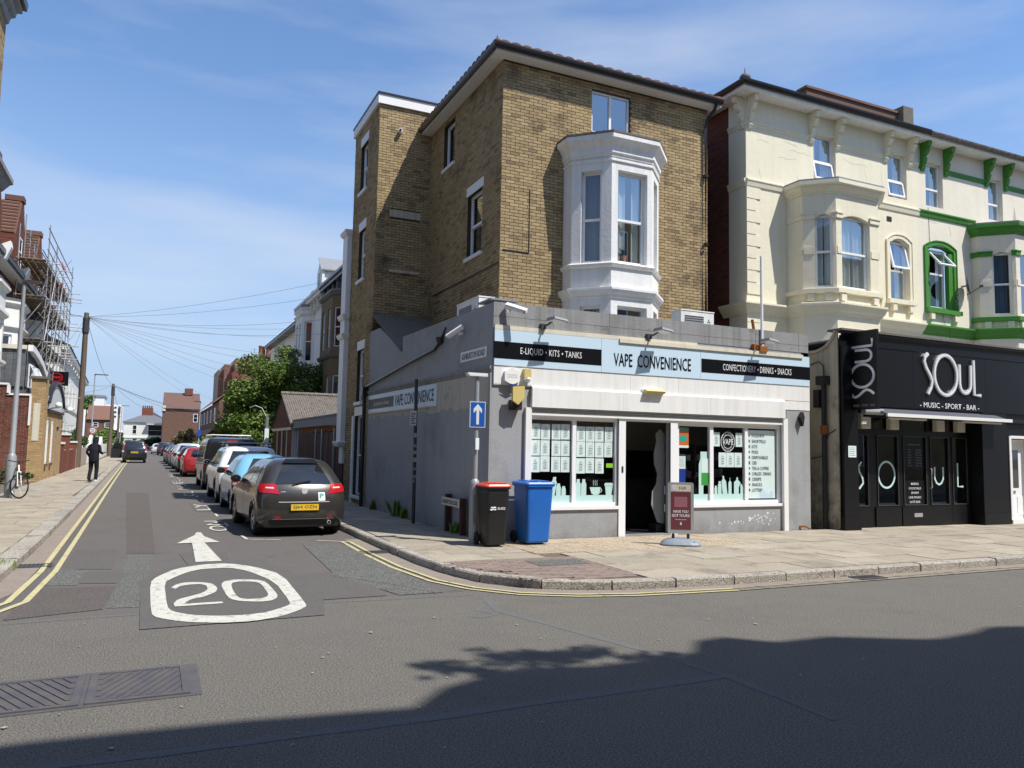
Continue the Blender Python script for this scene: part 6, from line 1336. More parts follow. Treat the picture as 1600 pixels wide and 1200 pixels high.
# street houses further down on the right
def farhouse(name, label, x0, x1, y0, y1, ze, zr, wm, rm, ridge='y', wins=(), chim=None, coping=None, cat='house'):
    t = thing(name, label, cat, ((x0 + x1) / 2, (y0 + y1) / 2, 0)); box('wall', M[wm], t, x0, y0, -.1, x1, y1, ze)
    q = B(); o = .3
    if ridge == 'x':
        ym = (y0 + y1) / 2; q.quad((x0, y0 - o, ze), (x1, y0 - o, ze), (x1, ym, zr), (x0, ym, zr)); q.quad((x1, y1 + o, ze), (x0, y1 + o, ze), (x0, ym, zr), (x1, ym, zr)); q.quad((x0, y0, ze), (x0, ym, zr), (x0, y1, ze), m=1); q.quad((x1, y0, ze), (x1, y1, ze), (x1, ym, zr), m=1)
    elif ridge == 'y':
        xm = (x0 + x1) / 2; q.quad((x0 - o, y1, ze), (x0 - o, y0, ze), (xm, y0, zr), (xm, y1, zr)); q.quad((x1 + o, y0, ze), (x1 + o, y1, ze), (xm, y1, zr), (xm, y0, zr)); q.quad((x0, y0, ze), (x1, y0, ze), (xm, y0, zr), m=1)
    else:
        xm0, xm1, ym = x0 + (y1 - y0) / 2, x1 - (y1 - y0) / 2, (y0 + y1) / 2; q.quad((x0 - o, y0 - o, ze), (x1 + o, y0 - o, ze), (xm1, ym, zr), (xm0, ym, zr)); q.quad((x0 - o, y1, ze), (x0 - o, y0 - o, ze), (xm0, ym, zr)); q.quad((x1 + o, y0 - o, ze), (x1 + o, y1, ze), (xm1, ym, zr))
    q.build('roof', [M[rm], M[wm]], t)
    for (F, a, c, z0, z1) in wins: window(t, F, a, c, z0, z1, trans=((z0 + z1) / 2,), inset=-.05, fw=.09, room=False, glass='carglass')
    if chim: cb = box('chimney', M['redbrick'], t, *chim); 
    if coping: box('gable_coping', M['creamstrip'], t, *coping)
    return t
fy = 160.; Fx = Fr((1.9, fy), (8.4, fy))
farhouse('red_brick_house', 'plain red brick gabled house with brown roof closing the right side of the road', 1.9, 8.4, fy, fy + 10, 8.1, 11.4, 'farbrick', 'tile', 'x', [(Fx, 5.3, 6.1, 5.6, 7.2)], (5.6, fy + 4, 11, 7.1, fy + 5, 12.3), (1.75, fy - .2, 7.6, 2.3, fy + 10, 8.6))
HR = Fr((6.3, 124), (6.3, 86))
farhouse('brick_terrace', 'row of brown brick houses with orange roof beyond the tree on the right', 6.3, 12, 86, 124, 6.1, 8.9, 'farbrick', 'tile_orange', 'y', [(HR, 2 + i * 6, 3.6 + i * 6, z, z + 1.5) for i in range(6) for z in (1.3, 4.1)], (8.6, 99, 8, 9.8, 100, 10.4))
pc = thing('entrance_porch', 'row of lean-to tiled porches on the brown brick terrace', 'porch', (5.9, 104, 0)); B().hexa([(5.3, 88, 2.6), (6.28, 88, 3.3), (6.28, 122, 3.3), (5.3, 122, 2.6), (5.3, 88, 2.7), (6.28, 88, 3.4), (6.28, 122, 3.4), (5.3, 122, 2.7)]).build('roof', M['tile_orange'], pc)
for i in range(8): box('porch_post', M['tile'], pc, 5.35, 89 + i * 4.6, 0, 5.5, 89.15 + i * 4.6, 2.62)
# closing view: white villa, flats, far house
wv = farhouse('white_villa', 'long low white house with grey hipped roof closing the end of the road', -5.0, 3.6, 172, 182, 5.6, 8.0, 'stucco', 'slate', 'hip', [(Fr((-5.0, 172), (3.6, 172)), 1.6, 2.4, 3.2, 5.0), (Fr((-5, 172), (3.6, 172)), 4.4, 7.0, 2.9, 5.1)], (-1.9, 175, 6.8, .2, 176, 8.6))
box('balcony_canopy', M['white'], wv, -.9, 171, 5.15, 2.4, 171.95, 5.3); B().mould([(-5.0, 172), (3.6, 172)], [(0, 2.4), (.1, 2.4), (.1, 2.7), (0, 2.7)]).build('moulding', M['white'], wv)
for i in range(5): B().lathe([(.16, 8.6), (.14, 9.1), (.1, 9.1)], (-1.7 + i * .4, 175.5, 0), n=7).build('chimney_pot', M['tile'], wv)
F5 = Fr((-9.2, 142), (-5.3, 142))
farhouse('red_house_left', 'distant red brick house with brown roof and small white windows left of the road', -9.6, -5.9, 142, 151, 5.15, 7.6, 'farbrick', 'tile', 'x', [(F5, .6, 1.4, 3.9, 4.7), (F5, 2.3, 3.1, 3.9, 4.7)])
fb_ = thing('white_flats', 'distant white block of flats with rows of dark windows', 'flats', (-12, 260, 0)); box('block', M['white'], fb_, -18.5, 260, 0, -8.3, 275, 12.6)
for r_ in range(3):
    for i in range(9): box('window', M['darkpost'], fb_, -18 + i * 1.1, 259.9, 8.8 + r_ * 1.35, -17.4 + i * 1.1, 259.99, 9.3 + r_ * 1.35)
fd = thing('teal_building', 'distant teal and white rooftop building behind the far left trees', 'building', (-14, 210, 0)); box('wall', M['white'], fd, -14.6, 210, 0, -10.6, 220, 12.2); box('roof_edge', M['galv'], fd, -15.0, 209.8, 12.21, -10.4, 220, 12.7)
b = B().box(-8.5, 165, 0, -5, 170, 3.5); b.quad((-9, 164.6, 3.5), (-4.8, 164.6, 3.5), (-6.5, 167, 4.9)); rootmesh('white_outbuilding', b, M['stucco'], 'small white gabled outbuilding beyond the far telegraph poles', 'outbuilding')
# trees and hedges
tree('street_tree', 'big bushy green tree filling the front garden beyond the garage', 'tree', (6.1, 42.6, GZ), [((-.7, 0, 4.7), (2.2, 2.4, 1.9)), ((1.9, .4, 5.2), (1.5, 1.5, 1.3)), ((-2.3, .5, 3.4), (1.3, 1.6, 1.5)), ((1.0, .3, 5.1), (1.7, 1.9, 1.5)), ((.3, 1.5, 5.6), (1.5, 1.5, 1.3)), ((-.6, -.5, 2.2), (2.6, 2.2, 1.7)), ((1.6, .6, 3.2), (1.8, 1.8, 2.0)), ((-1.6, -.4, 1.5), (1.3, 1.5, 1.2)), ((2.6, .8, 4.4), (1.4, 1.4, 1.6)), ((-2.2, 0, 2.4), (1.4, 1.4, 1.4)), ((-1.8, 0, 4.3), (1.2, 1.3, 1.2)), ((.4, .2, 4.0), (2.0, 1.6, 2.0)), ((3.0, 1, 2.8), (1.4, 1.2, 1.4)), ((.8, 0, 1.2), (2.4, 1.8, 1.4)), ((0, 2, 3), (2.4, 1.2, 2.2))], 60000, .085, trunk=(2.4, .2), m='leaf', seed=41)
tree('light_green_shrub', 'small bright lime green shrub left of the big tree', 'shrub', (4.6, 58, GZ), [((0, 0, 2.0), (.75, .8, .8)), ((.1, 0, 1.3), (.6, .6, .6))], 2600, .08, m='leaf_light', seed=42)
tree('garden_hedge', 'rounded green hedge behind the parked red car', 'hedge', (4.9, 82, GZ), [((0, 0, 1.2), (1.5, 4, 1.0)), ((.6, -3, 1.5), (1.1, 3, 1.1))], 5000, .12, m='leaf', seed=43)
tree('pampas_plant', 'pale plumed pampas bush in front of the far red brick house', 'bush', (4.1, 112, GZ), [((0, 0, 2.2), (1.2, 1.5, 1.5)), ((-.6, 0, 1.3), (1.1, 1.2, 1.1))], 3600, .13, m='leaf_dry', seed=44)
tree('dark_hedge', 'dark hedge in front of the white villa', 'hedge', (-.2, 168, GZ), [((0, 0, 1.4), (2.4, 1.5, 1.5)), ((2.5, 0, 1.5), (1.8, 1.5, 1.4)), ((-3.4, 0, 1.1), (1.6, 1.5, 1.1))], 4500, .2, m='leaf_dark', seed=45)
tree('background_tree', 'round green tree behind the far red house on the left', 'tree', (-12.5, 185, 0), [((0, 0, 9.5), (2.6, 2, 2.0)), ((1.4, 0, 8.3), (1.8, 2, 1.6))], 3000, .22, trunk=(7, .3), m='leaf', seed=46)
tree('garden_bush', 'green bush over the low wall behind the walking man', 'bush', (-5.0, 62, GZ), [((0, 0, 1.9), (.9, 3, .75)), ((.1, 6, 1.7), (.9, 3, .7))], 4200, .1, m='leaf_dark', seed=47)
tree('garden_bush', 'green bush between the villa wall and the far telegraph poles', 'bush', (-5.6, 105, GZ), [((0, 0, 2.1), (1.4, 5, 1.3)), ((.3, 12, 2.2), (1.4, 5, 1.4))], 4200, .15, m='leaf', seed=48)
tree('garden_bush', 'dark bush beside the far street lamp and white outbuilding', 'bush', (-4.9, 140, GZ), [((0, 0, 1.8), (1.4, 4, 1.7)), ((.6, -6, 1.2), (1, 4, 1.2))], 3600, .17, m='leaf_dark', seed=49)
tree('garden_bush', 'green shrub growing behind the tan brick building on the left', 'bush', (-4.9, 46.5, GZ), [((0, 0, 1.7), (.65, 1.6, .8))], 2200, .08, m='leaf', seed=50)
tree('low_hedge', 'low green hedge at the foot of the red brick wall behind the bicycle', 'hedge', (-4.7, 33.4, GZ), [((0, 0, .35), (.65, 1.5, .3)), ((-.9, -.5, .45), (.7, 1.2, .35))], 2600, .07, m='leaf_dark', seed=51)
# ================================================================= LEFT SIDE
tb_ = thing('tan_corner_building', 'tall tan brick building with heavy cornice at the far left edge', 'building', (-9, 18, GZ)); TBF = Fr((-4.5, 14), (-4.5, 26.1))
wl = B().wall(TBF, 0, TBF.L, 0, 14.2, [(9.5, 10.6, 11.4, 13.2), (6.5, 7.6, 11.4, 13.2), (9.5, 10.6, 4.5, 6.5)], .15).build('wall', M['mortar'], tb_); bricks(wl, TBF, 7.5, TBF.L, 9.4, 14.15, [(9.5, 10.6, 11.4, 13.2)], M['stock'], 0, seed=18)
window(tb_, TBF, 9.5, 10.6, 11.4, 13.2, trans=(12.3,)); window(tb_, TBF, 6.5, 7.6, 11.4, 13.2, trans=(12.3,)); window(tb_, TBF, 9.5, 10.6, 4.5, 6.5, trans=(5.5,))
box('rear_wall', M['mortar'], tb_, -16, 26.0, 0, -4.6, 26.08, 14.2)
cpz = [(-4.5, 14), (-4.5, 26.1), (-9, 26.1)]
B().mould(cpz, [(0, 13.9), (.06, 13.95), (.10, 14.15), (.2, 14.25), (.22, 14.4), (.34, 14.48), (.34, 14.62), (0, 14.62)]).build('cornice', M['greyconc'], tb_); B().mould(cpz, [(.02, 14.63), (.44, 14.63), (.46, 14.85), (0, 14.85)]).build('gutter', M['gutter'], tb_)
B().mould(cpz, [(0, 8.8), (.2, 8.95), (.35, 9.2), (.42, 9.25), (.42, 9.38), (0, 9.5)]).build('moulding', M['greyconc'], tb_)
# red brick wall with white coping
rw = thing('red_brick_wall', 'red brick wall with stepped white coping behind the bicycle', 'wall', (-6.2, 36.0, GZ)); RW = Fr((-9, 36.0), (-4.42, 36.0))
q = B(); q.wb(RW, 0, 3.75, -.3, 0, 0, 3.88); q.wb(RW, 3.752, RW.L, -.3, 0, 0, 3.48); wo = q.build('core', M['mortar_red'], rw)
bricks(wo, RW, 2.2, 3.75, .1, 3.87, [], M['redbrick'], 90, 'lo', seed=19); bricks(wo, RW, 3.752, RW.L, .1, 3.47, [], M['redbrick'], 60, 'lo', seed=20)
wbox('coping', M['white'], rw, RW, 0, 3.8, -.32, .06, 3.885, 3.96); wbox('coping', M['white'], rw, RW, 3.76, 3.84, -.3, .05, 3.50, 3.88); wbox('coping', M['white'], rw, RW, 3.76, RW.L + .02, -.32, .05, 3.485, 3.56); wbox('coping', M['white'], rw, RW, RW.L - .04, RW.L + .04, .001, .05, 2.3, 3.48)
# tan brick building with shutter gable
tn = thing('tan_brick_building', 'low tan brick building with arched grey board gable and narrow windows', 'building', (-5.2, 39.5, GZ))
T1 = Fr((-4.42, 35.98), (-3.93, 35.98)); T2 = Fr((-3.93, 35.98), (-3.93, 43.2))
tops_ = [(1.1, 1.55, .75, 2.55), (2.8, 3.25, .75, 2.55), (4.9, 6.1, .1, 2.35)]
q = B(); q.wall(T1, 0, T1.L, 0, 4.18); q.wall(T2, 0, T2.L, 0, 3.0, tops_, .15); q.wall(T2, 0, 1.0, 3.0, 4.18); q.wall(T2, T2.L - .5, T2.L, 3.0, 3.3); wo = q.build('wall', M['mortar_tan'], tn)
bricks(wo, T1, 0, T1.L, .1, 4.17, [(.12, .36, 1.7, 3.2)], M['tanbrick'], 60, 'lo', seed=21); bricks(wo, T2, 0, T2.L, .1, 2.98, tops_, M['tanbrick'], 120, 'lo', seed=22); bricks(wo, T2, 0, 1.0, 3.0, 4.17, [], M['tanbrick'], 0, seed=23)
wbox('coping', M['mossy'], tn, T1, -.1, T1.L + .08, -.3, .08, 4.18, 4.28); wbox('blocked_panel', M['creamstrip'], tn, T1, .12, .36, .001, .02, 1.7, 3.2)
q = B(); q.wprism(T2, [(1.05, 3.0), (6.9, 3.0)] + [(6.9 - 5.85 * i / 12, 3.25 + 1.0 * (math.sin(math.pi * (.5 + .5 * i / 12) if False else math.pi * i / 12) ** .7 if 0 < i < 12 else (0 if i == 0 else .25))) for i in range(13)], -.12, .02); q.build('arched_gable', M['greyback'], tn)
for k in range(16): wbox('gable_board', M['signgrey'], tn, T2, 1.35 + k * .33, 1.35 + k * .33 + .31, .021, .035, 3.02, 3.30 + .85 * math.sin(math.pi * (k + 1) / 17) ** .7)
q = B(); q.ribbon(T2, [(6.95 - 5.95 * i / 12, 3.28 + 1.0 * (math.sin(math.pi * i / 12)) ** .7) for i in range(13)], .09, -.1, .12); q.build('arch_trim', M['gutter'], tn); wbox('ledge', M['gutter'], tn, T2, 1.0, 7.0, .001, .1, 2.94, 3.02)
for o in tops_[:2]: window(tn, T2, o[0], o[1], o[2], o[3], trans=(), inset=-.03, fw=.09, room=False, glass='carglass'); wbox('window_sill', M['tile'], tn, T2, o[0] - .05, o[1] + .05, -.05, .09, .64, .748)
wbox('door', M['browntimber'], tn, T2, 4.9, 6.1, -.14, -.1, .1, 2.35); box('rear_block', M['mortar_tan'], tn, -8, 36.2, 0, -4.0, 43.1, 2.9)
for u_, lb in ((1.5, 'white globe lamp on the tan brick building nearest the corner'), (6.6, 'white globe lamp at the far end of the tan brick building')):
    t = thing('globe_lamp', lb, 'lamp', T2.p(u_, .2, 3.1)); B().tube([T2.p(u_, 0, 3.05), T2.p(u_, .3, 3.1)], .025, 6).build('arm', M['gutter'], t); q = T2.p(u_, .35, 3.2); B().lathe([(0, -.13), (.08, -.11), (.125, -.04), (.13, .02), (.1, .09), (.05, .12), (0, .13)], q, n=14).build('globe', M['white'], t, smooth=True)
# slate hung storey with curved barge board and open windows
sl_ = thing('slate_hung_storey', 'grey slate hung upper storey with curved white barge board behind the red wall', 'building', (-6, 41, 2.9)); b = B(); rg = random.Random(12)
box('core', M['slate'], sl_, -9, 37.05, 3.4, -4.80, 46, 5.42); SLF = Fr((-9, 37.0), (-4.80, 37.0)); SL2 = Fr((-4.78, 37.0), (-4.78, 46))
for F, ua, ub in ((SLF, 2.5, SLF.L), (SL2, 0, 6)):
    z = 3.9
    while z < 5.35:
        u = ua
        while u < ub - .05:
            if not (F is SL2 and .4 < u < 3.4 and z < 5.0): b.wb(F, u + .005, min(u + .25, ub) - .005, .001, .02 + rg.random() * .008, z, z + .215, r=rg.uniform(.01, .99))
            u += .25
        z += .22
b.build('hung_slate', M['slate'], sl_, kind='stuff'); wbox('coping', M['creamstrip'], sl_, SLF, 0, SLF.L, -.2, .1, 5.43, 5.60)
b = B(); b.ribbon(SL2, [(0.0, 5.5), (.8, 5.48), (2.2, 5.35), (3.6, 5.15), (4.8, 4.85), (5.4, 4.6), (5.5, 4.3), (5.5, 3.2)], .26, .021, .2); b.build('barge_board', M['white'], sl_)
for u0, u1 in ((.6, 1.6), (2.2, 3.2)): window(sl_, SL2, u0, u1, 3.9, 4.9, inset=-.06, fw=.05, room=False, tilt=(0, 24), glass='glass')
# terrace of red brick gabled houses with white bays
rt_ = thing('red_gabled_terrace', 'red brick gabled houses with white two storey bays on the left of the side road', 'houses', (-8, 44, GZ)); X6 = -6.3
RT = Fr((X6, 32.5), (X6, 56)); rops = [(a, a + .8, z, z + 1.6) for a in (3.0, 7.0, 10.5, 15.5, 18.5) for z in (7.3,)]
wl = B().wall(RT, 0, RT.L, 0, 9.2, rops, .15).build('wall', M['mortar_red'], rt_); bricks(wl, RT, 4, RT.L, 6, 9.15, rops, M['redbrick'], 0, seed=24)
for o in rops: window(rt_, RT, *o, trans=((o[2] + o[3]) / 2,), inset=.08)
B().mould([(X6, 32.5), (X6, 56)], [(0, 9.05), (.5, 9.05), (.5, 9.3), (0, 9.35)]).build('soffit', M['white'], rt_); B().mould([(X6, 32.5), (X6, 56)], [(.502, 9.15), (.62, 9.15), (.64, 9.3), (.502, 9.3)]).build('gutter', M['gutter'], rt_)
B().quad((X6 + .62, 32.5, 9.36), (X6 + .62, 56, 9.36), (-9.5, 56, 12.4), (-9.5, 32.5, 12.4)).build('roof', M['tile'], rt_)
for y in (36.6, 41.8, 47.3, 52.5): 
    q = B(); F = Fr((X6, y), (X6, y + .4)); q.wprism(Fr((X6 + .0, y), (X6 - 1, y)), [(-.62, 9.0), (-.3, 9.0), (-.3, 9.5), (-.75, 9.75), (-.8, 9.5)], -.2, .2); q.build('eaves_scroll', M['white'], rt_)
for yc, zt in ((43.2, 13.15), (49.9, 13.1), (36.5, 13.1)):
    Fg = Fr((X6 + .12, yc - 1.5), (X6 + .12, yc + 1.5)); q = B(); q.wprism(Fg, [(0, 9.3), (3.0, 9.3), (3.0, 11.3), (1.75, zt), (1.25, zt), (0, 11.3)], -1.6, 0); go = q.build('gable', M['tile'], rt_)
    q = B()
    for sg in (-1, 1):
        for k in range(10):
            t0_, t1_ = k / 10, (k + 1) / 10; ya, yb_ = yc + sg * (1.54 - 1.25 * t0_), yc + sg * (1.54 - 1.25 * t1_); za, zb_ = 11.34 + (zt - 11.3) * t0_, 11.28 + (zt - 11.3) * t1_
            q.quad((X6 - 1.5, ya, za + .05), (X6 + .08, ya, za + .05), (X6 + .08, yb_, zb_), (X6 - 1.5, yb_, zb_), r=rg.uniform(.01, .99)); q.quad((X6 - 1.5, ya, za - .03), (X6 + .08, ya, za - .03), (X6 + .08, ya, za + .05), (X6 - 1.5, ya, za + .05))
    q.build('roof_tile', M['tile'], go, kind='stuff')
    bricks(go, Fg, 0, 3.0, 9.35, zt, [(1.1, 1.9, 9.9, 11.4)], M['redbrick'], 0, seed=25, shape=lambda z, zt=zt: (0, 3) if z < 11.3 else (1.25 * (z - 11.3) / (zt - 11.3), 3 - 1.25 * (z - 11.3) / (zt - 11.3)))
    window(rt_, Fg, 1.1, 1.9, 9.9, 11.4, inset=-.03, fw=.07, trans=(10.7,), room=False, glass='glass'); FG2 = Fr((X6 - 1.5, yc - 1.5), (X6 + .12, yc - 1.5)); bricks(go, FG2, 0, FG2.L, 9.35, 11.3, [], M['redbrick'], 0, seed=26)
    box('gable_cap', M['tile'], rt_, X6 - .6, yc - .35, zt, X6 + .18, yc + .35, zt + .25)
for y0 in (33.6, 39.2, 45.0):
    pth = [(X6, y0), (-5.55, y0 + .6), (-5.55, y0 + 2.7), (X6, y0 + 3.3)]
    b = B(); F3 = bay_frames(pth)
    o3 = [((.25, F.L - .25, 5.2, 6.3), (.25, F.L - .25, 1.2, 4.2)) for F in F3]
    for F, o in zip(F3, o3): b.wall(F, 0, F.L, 0, 7.7, list(o), .1)
    bo = b.build('bay', M['stucco'], rt_)
    for F, o in zip(F3, o3):
        for q_ in o: window(rt_, F, *q_, trans=(), inset=.06, fw=.08, room=False, glass='glass')
    for z in (4.6, 6.5, 7.55): B().mould(pth, [(0, z), (.06, z + .03), (.15, z + .12), (.15, z + .22), (0, z + .24)]).build('moulding', M['stucco'], bo)
    B().prism([tuple(p) for p in offs(pth, .1)], 7.8, 7.9).build('bay_roof', M['slate'], rt_)
# white stucco villa terrace
vl = thing('stucco_villa_terrace', 'white stucco villas with bracketed eaves beyond the scaffolding', 'houses', (-8, 75, GZ))
V1 = Fr((-5.6, 58), (-6.9, 96)); vo = [(a, a + .9, z, z + 1.7) for a in (2, 6.5, 11, 16, 21, 27, 32) for z in (1.4, 4.6)]
B().wall(V1, 0, V1.L, 0, 7.9, vo, .12).build('wall', M['stucco'], vl)
for o in vo: window(vl, V1, *o, trans=((o[2] + o[3]) / 2,), inset=.07)
B().mould([V1.p(0, 0, 0)[:2], V1.p(V1.L, 0, 0)[:2]], [(0, 7.7), (.4, 7.7), (.45, 7.9), (0, 8.0)]).build('eaves', M['white'], vl); B().mould([V1.p(0, 0, 0)[:2], V1.p(V1.L, 0, 0)[:2]], [(0, 4.1), (.1, 4.12), (.12, 4.3), (0, 4.32)]).build('moulding', M['white'], vl)
B().quad(V1.p(0, .5, 8.0), V1.p(V1.L, .5, 8.0), V1.p(V1.L, -4, 9.8), V1.p(0, -4, 9.8)).build('roof', M['slate'], vl); B().wall(Fr((-12, 58), (-5.6, 58)), 0, 6.4, 0, 7.9).build('side_wall', M['stucco'], vl)
for i in range(12): wbox('eaves_bracket', M['white'], vl, V1, 1 + i * 3.1, 1.15 + i * 3.1, .001, .3, 7.2, 7.69)
# low garden walls
gw = thing('garden_wall', 'low red brick garden wall with piers behind the telegraph pole', 'wall', (-4.0, 50, GZ)); WF = Fr((-3.97, 43.3), (-4.0, 62)); q = B(); q.wb(WF, 0, WF.L, -.2, 0, 0, 1.25); wo = q.build('core', M['mortar_red'], gw); bricks(wo, WF, 0, 8, .1, 1.24, [], M['redbrick'], 0, seed=27)
for u_, h_ in ((.3, 1.55), (3.3, 2.0), (7.5, 1.6)): pr_ = wbox('pier', M['redbrick'], gw, WF, u_, u_ + .45, -.3, .12, 0, h_); wbox('pier_cap', M['white_dirty'], gw, WF, u_ - .05, u_ + .5, -.35, .17, h_, h_ + .1)
ww = thing('white_garden_wall', 'white rendered garden wall with rounded tops beyond the walking man', 'wall', (-4.2, 75, GZ)); WW = Fr((-4.0, 62.5), (-4.5, 100)); wbox('wall_face', M['stucco'], ww, WW, 0, WW.L, -.2, 0, 0, 1.4)
for i in range(3): q = B(); q.wprism(WW, [(3 + i * 9, 1.4), (8 + i * 9, 1.4)] + [(8 + i * 9 - 5 * k / 8, 1.4 + .75 * math.sin(math.pi * k / 8)) for k in range(1, 8)], -.2, 0); q.build('curved_top', M['stucco'], ww)
# scaffolding
sc = thing('scaffolding', 'tall tube scaffolding with boarded lifts in front of the left hand houses', 'scaffolding', (-5.2, 47, GZ)); rg = random.Random(17)
tb = B().tube([(0, 0, 0), (0, 0, 1)], .026, 6); t0 = tb.build('scaffold_tube', M['scaffold'], sc, local=True, smooth=True); tme = t0.data; COL.objects.unlink(t0); bpy.data.objects.remove(t0); KIDS[sc].clear()
def stube(a, c):
    a, c = Vector(a), Vector(c); d = c - a; o = place('scaffold_tube', tme, sc, a); o.rotation_euler = d.to_track_quat('Z', 'Y').to_euler(); o.scale = (1, 1, d.length); return o
ys = [41.2 + i * 1.6 for i in range(8)]
for i, y in enumerate(ys):
    for x in (-5.95, -4.75): stube((x, y, .12), (x, y, rg.uniform(10.6, 12.6) if x < -5 else rg.uniform(9.8, 12.2)))
for z in (2.3, 4.3, 6.3, 8.3, 10.0):
    for dz in (0, .5, 1.0, 1.5):
        stube((-4.75, 40.8, z + dz), (-4.75, ys[-1] + .6, z + dz))
    stube((-5.95, 40.8, z), (-5.95, ys[-1] + .6, z))
    for i, y in enumerate(ys): stube((-6.2, y + .06, z - .05), (-4.75 + rg.uniform(.1, .9), y + .06, z - .05))
    for k in range(4): o = box('scaffold_board', M['board'], sc, -5.9 + k * .27, 41.0, z + .03, -5.66 + k * .27, ys[-1] + .4, z + .07)
for i in range(0, 7):
    for j, z in enumerate((2.3, 4.3, 6.3, 8.3)):
        if (i + j) % 2 == 0: stube((-4.7, ys[i], z), (-4.7, ys[i + 1], z + 2))
        if rg.random() < .6: stube((-6.0, ys[i], z), (-4.75, ys[i], z + 2))
stube((-5.5, 45, 9.0), (-4.75, 51.5, 12.3)); stube((-5.0, 41.3, 8.3), (-5.0, 47, 12)); stube((-5.6, 41.0, 11.2), (-5.4, 49, 11.2)); stube((-5.6, 41.0, 10.7), (-5.4, 49, 10.7))
for k in range(9): z = 2.6 + k * .95; stube((-4.8, 39.6, z), (-4.8, 42, z)); stube((-5.9, 52.6, z), (-4.2, 52.9, z))
box('debris_sheet', M['bin_red'], sc, -4.8, 47, 11.0, -4.78, 49.5, 11.25); box('debris_sheet', M['bin_red'], sc, -4.8, 47, 9.9, -4.78, 49.5, 10.15)
# black projecting sign
bs_ = thing('projecting_sign', 'black board with a red octagon emblem projecting above the tan building', 'sign', (-4.3, 46, 4.5)); SGF = Fr((-5.15, 46.0), (-4.0, 46.0)); wbox('board', M['signblack'], bs_, SGF, .05, 1.12, -.04, 0, 4.55, 5.28)
b = B(); oc_ = [(.58 + .27 * math.cos(R(22.5 + 45 * i)), 4.97 + .22 * math.sin(R(22.5 + 45 * i))) for i in range(8)]; b.ribbon(SGF, oc_, .05, .002, .012, closed=True); b.wb(SGF, .40, .76, .002, .01, 4.92, 5.03); b.wb(SGF, .2, .95, .002, .01, 4.66, 4.71); b.build('emblem', M['lamp_red'], bs_); B().tube([(-5.9, 46.03, 5.0), (-5.1, 46.03, 5.0)], .03, 5).build('arm', M['gutter'], bs_)
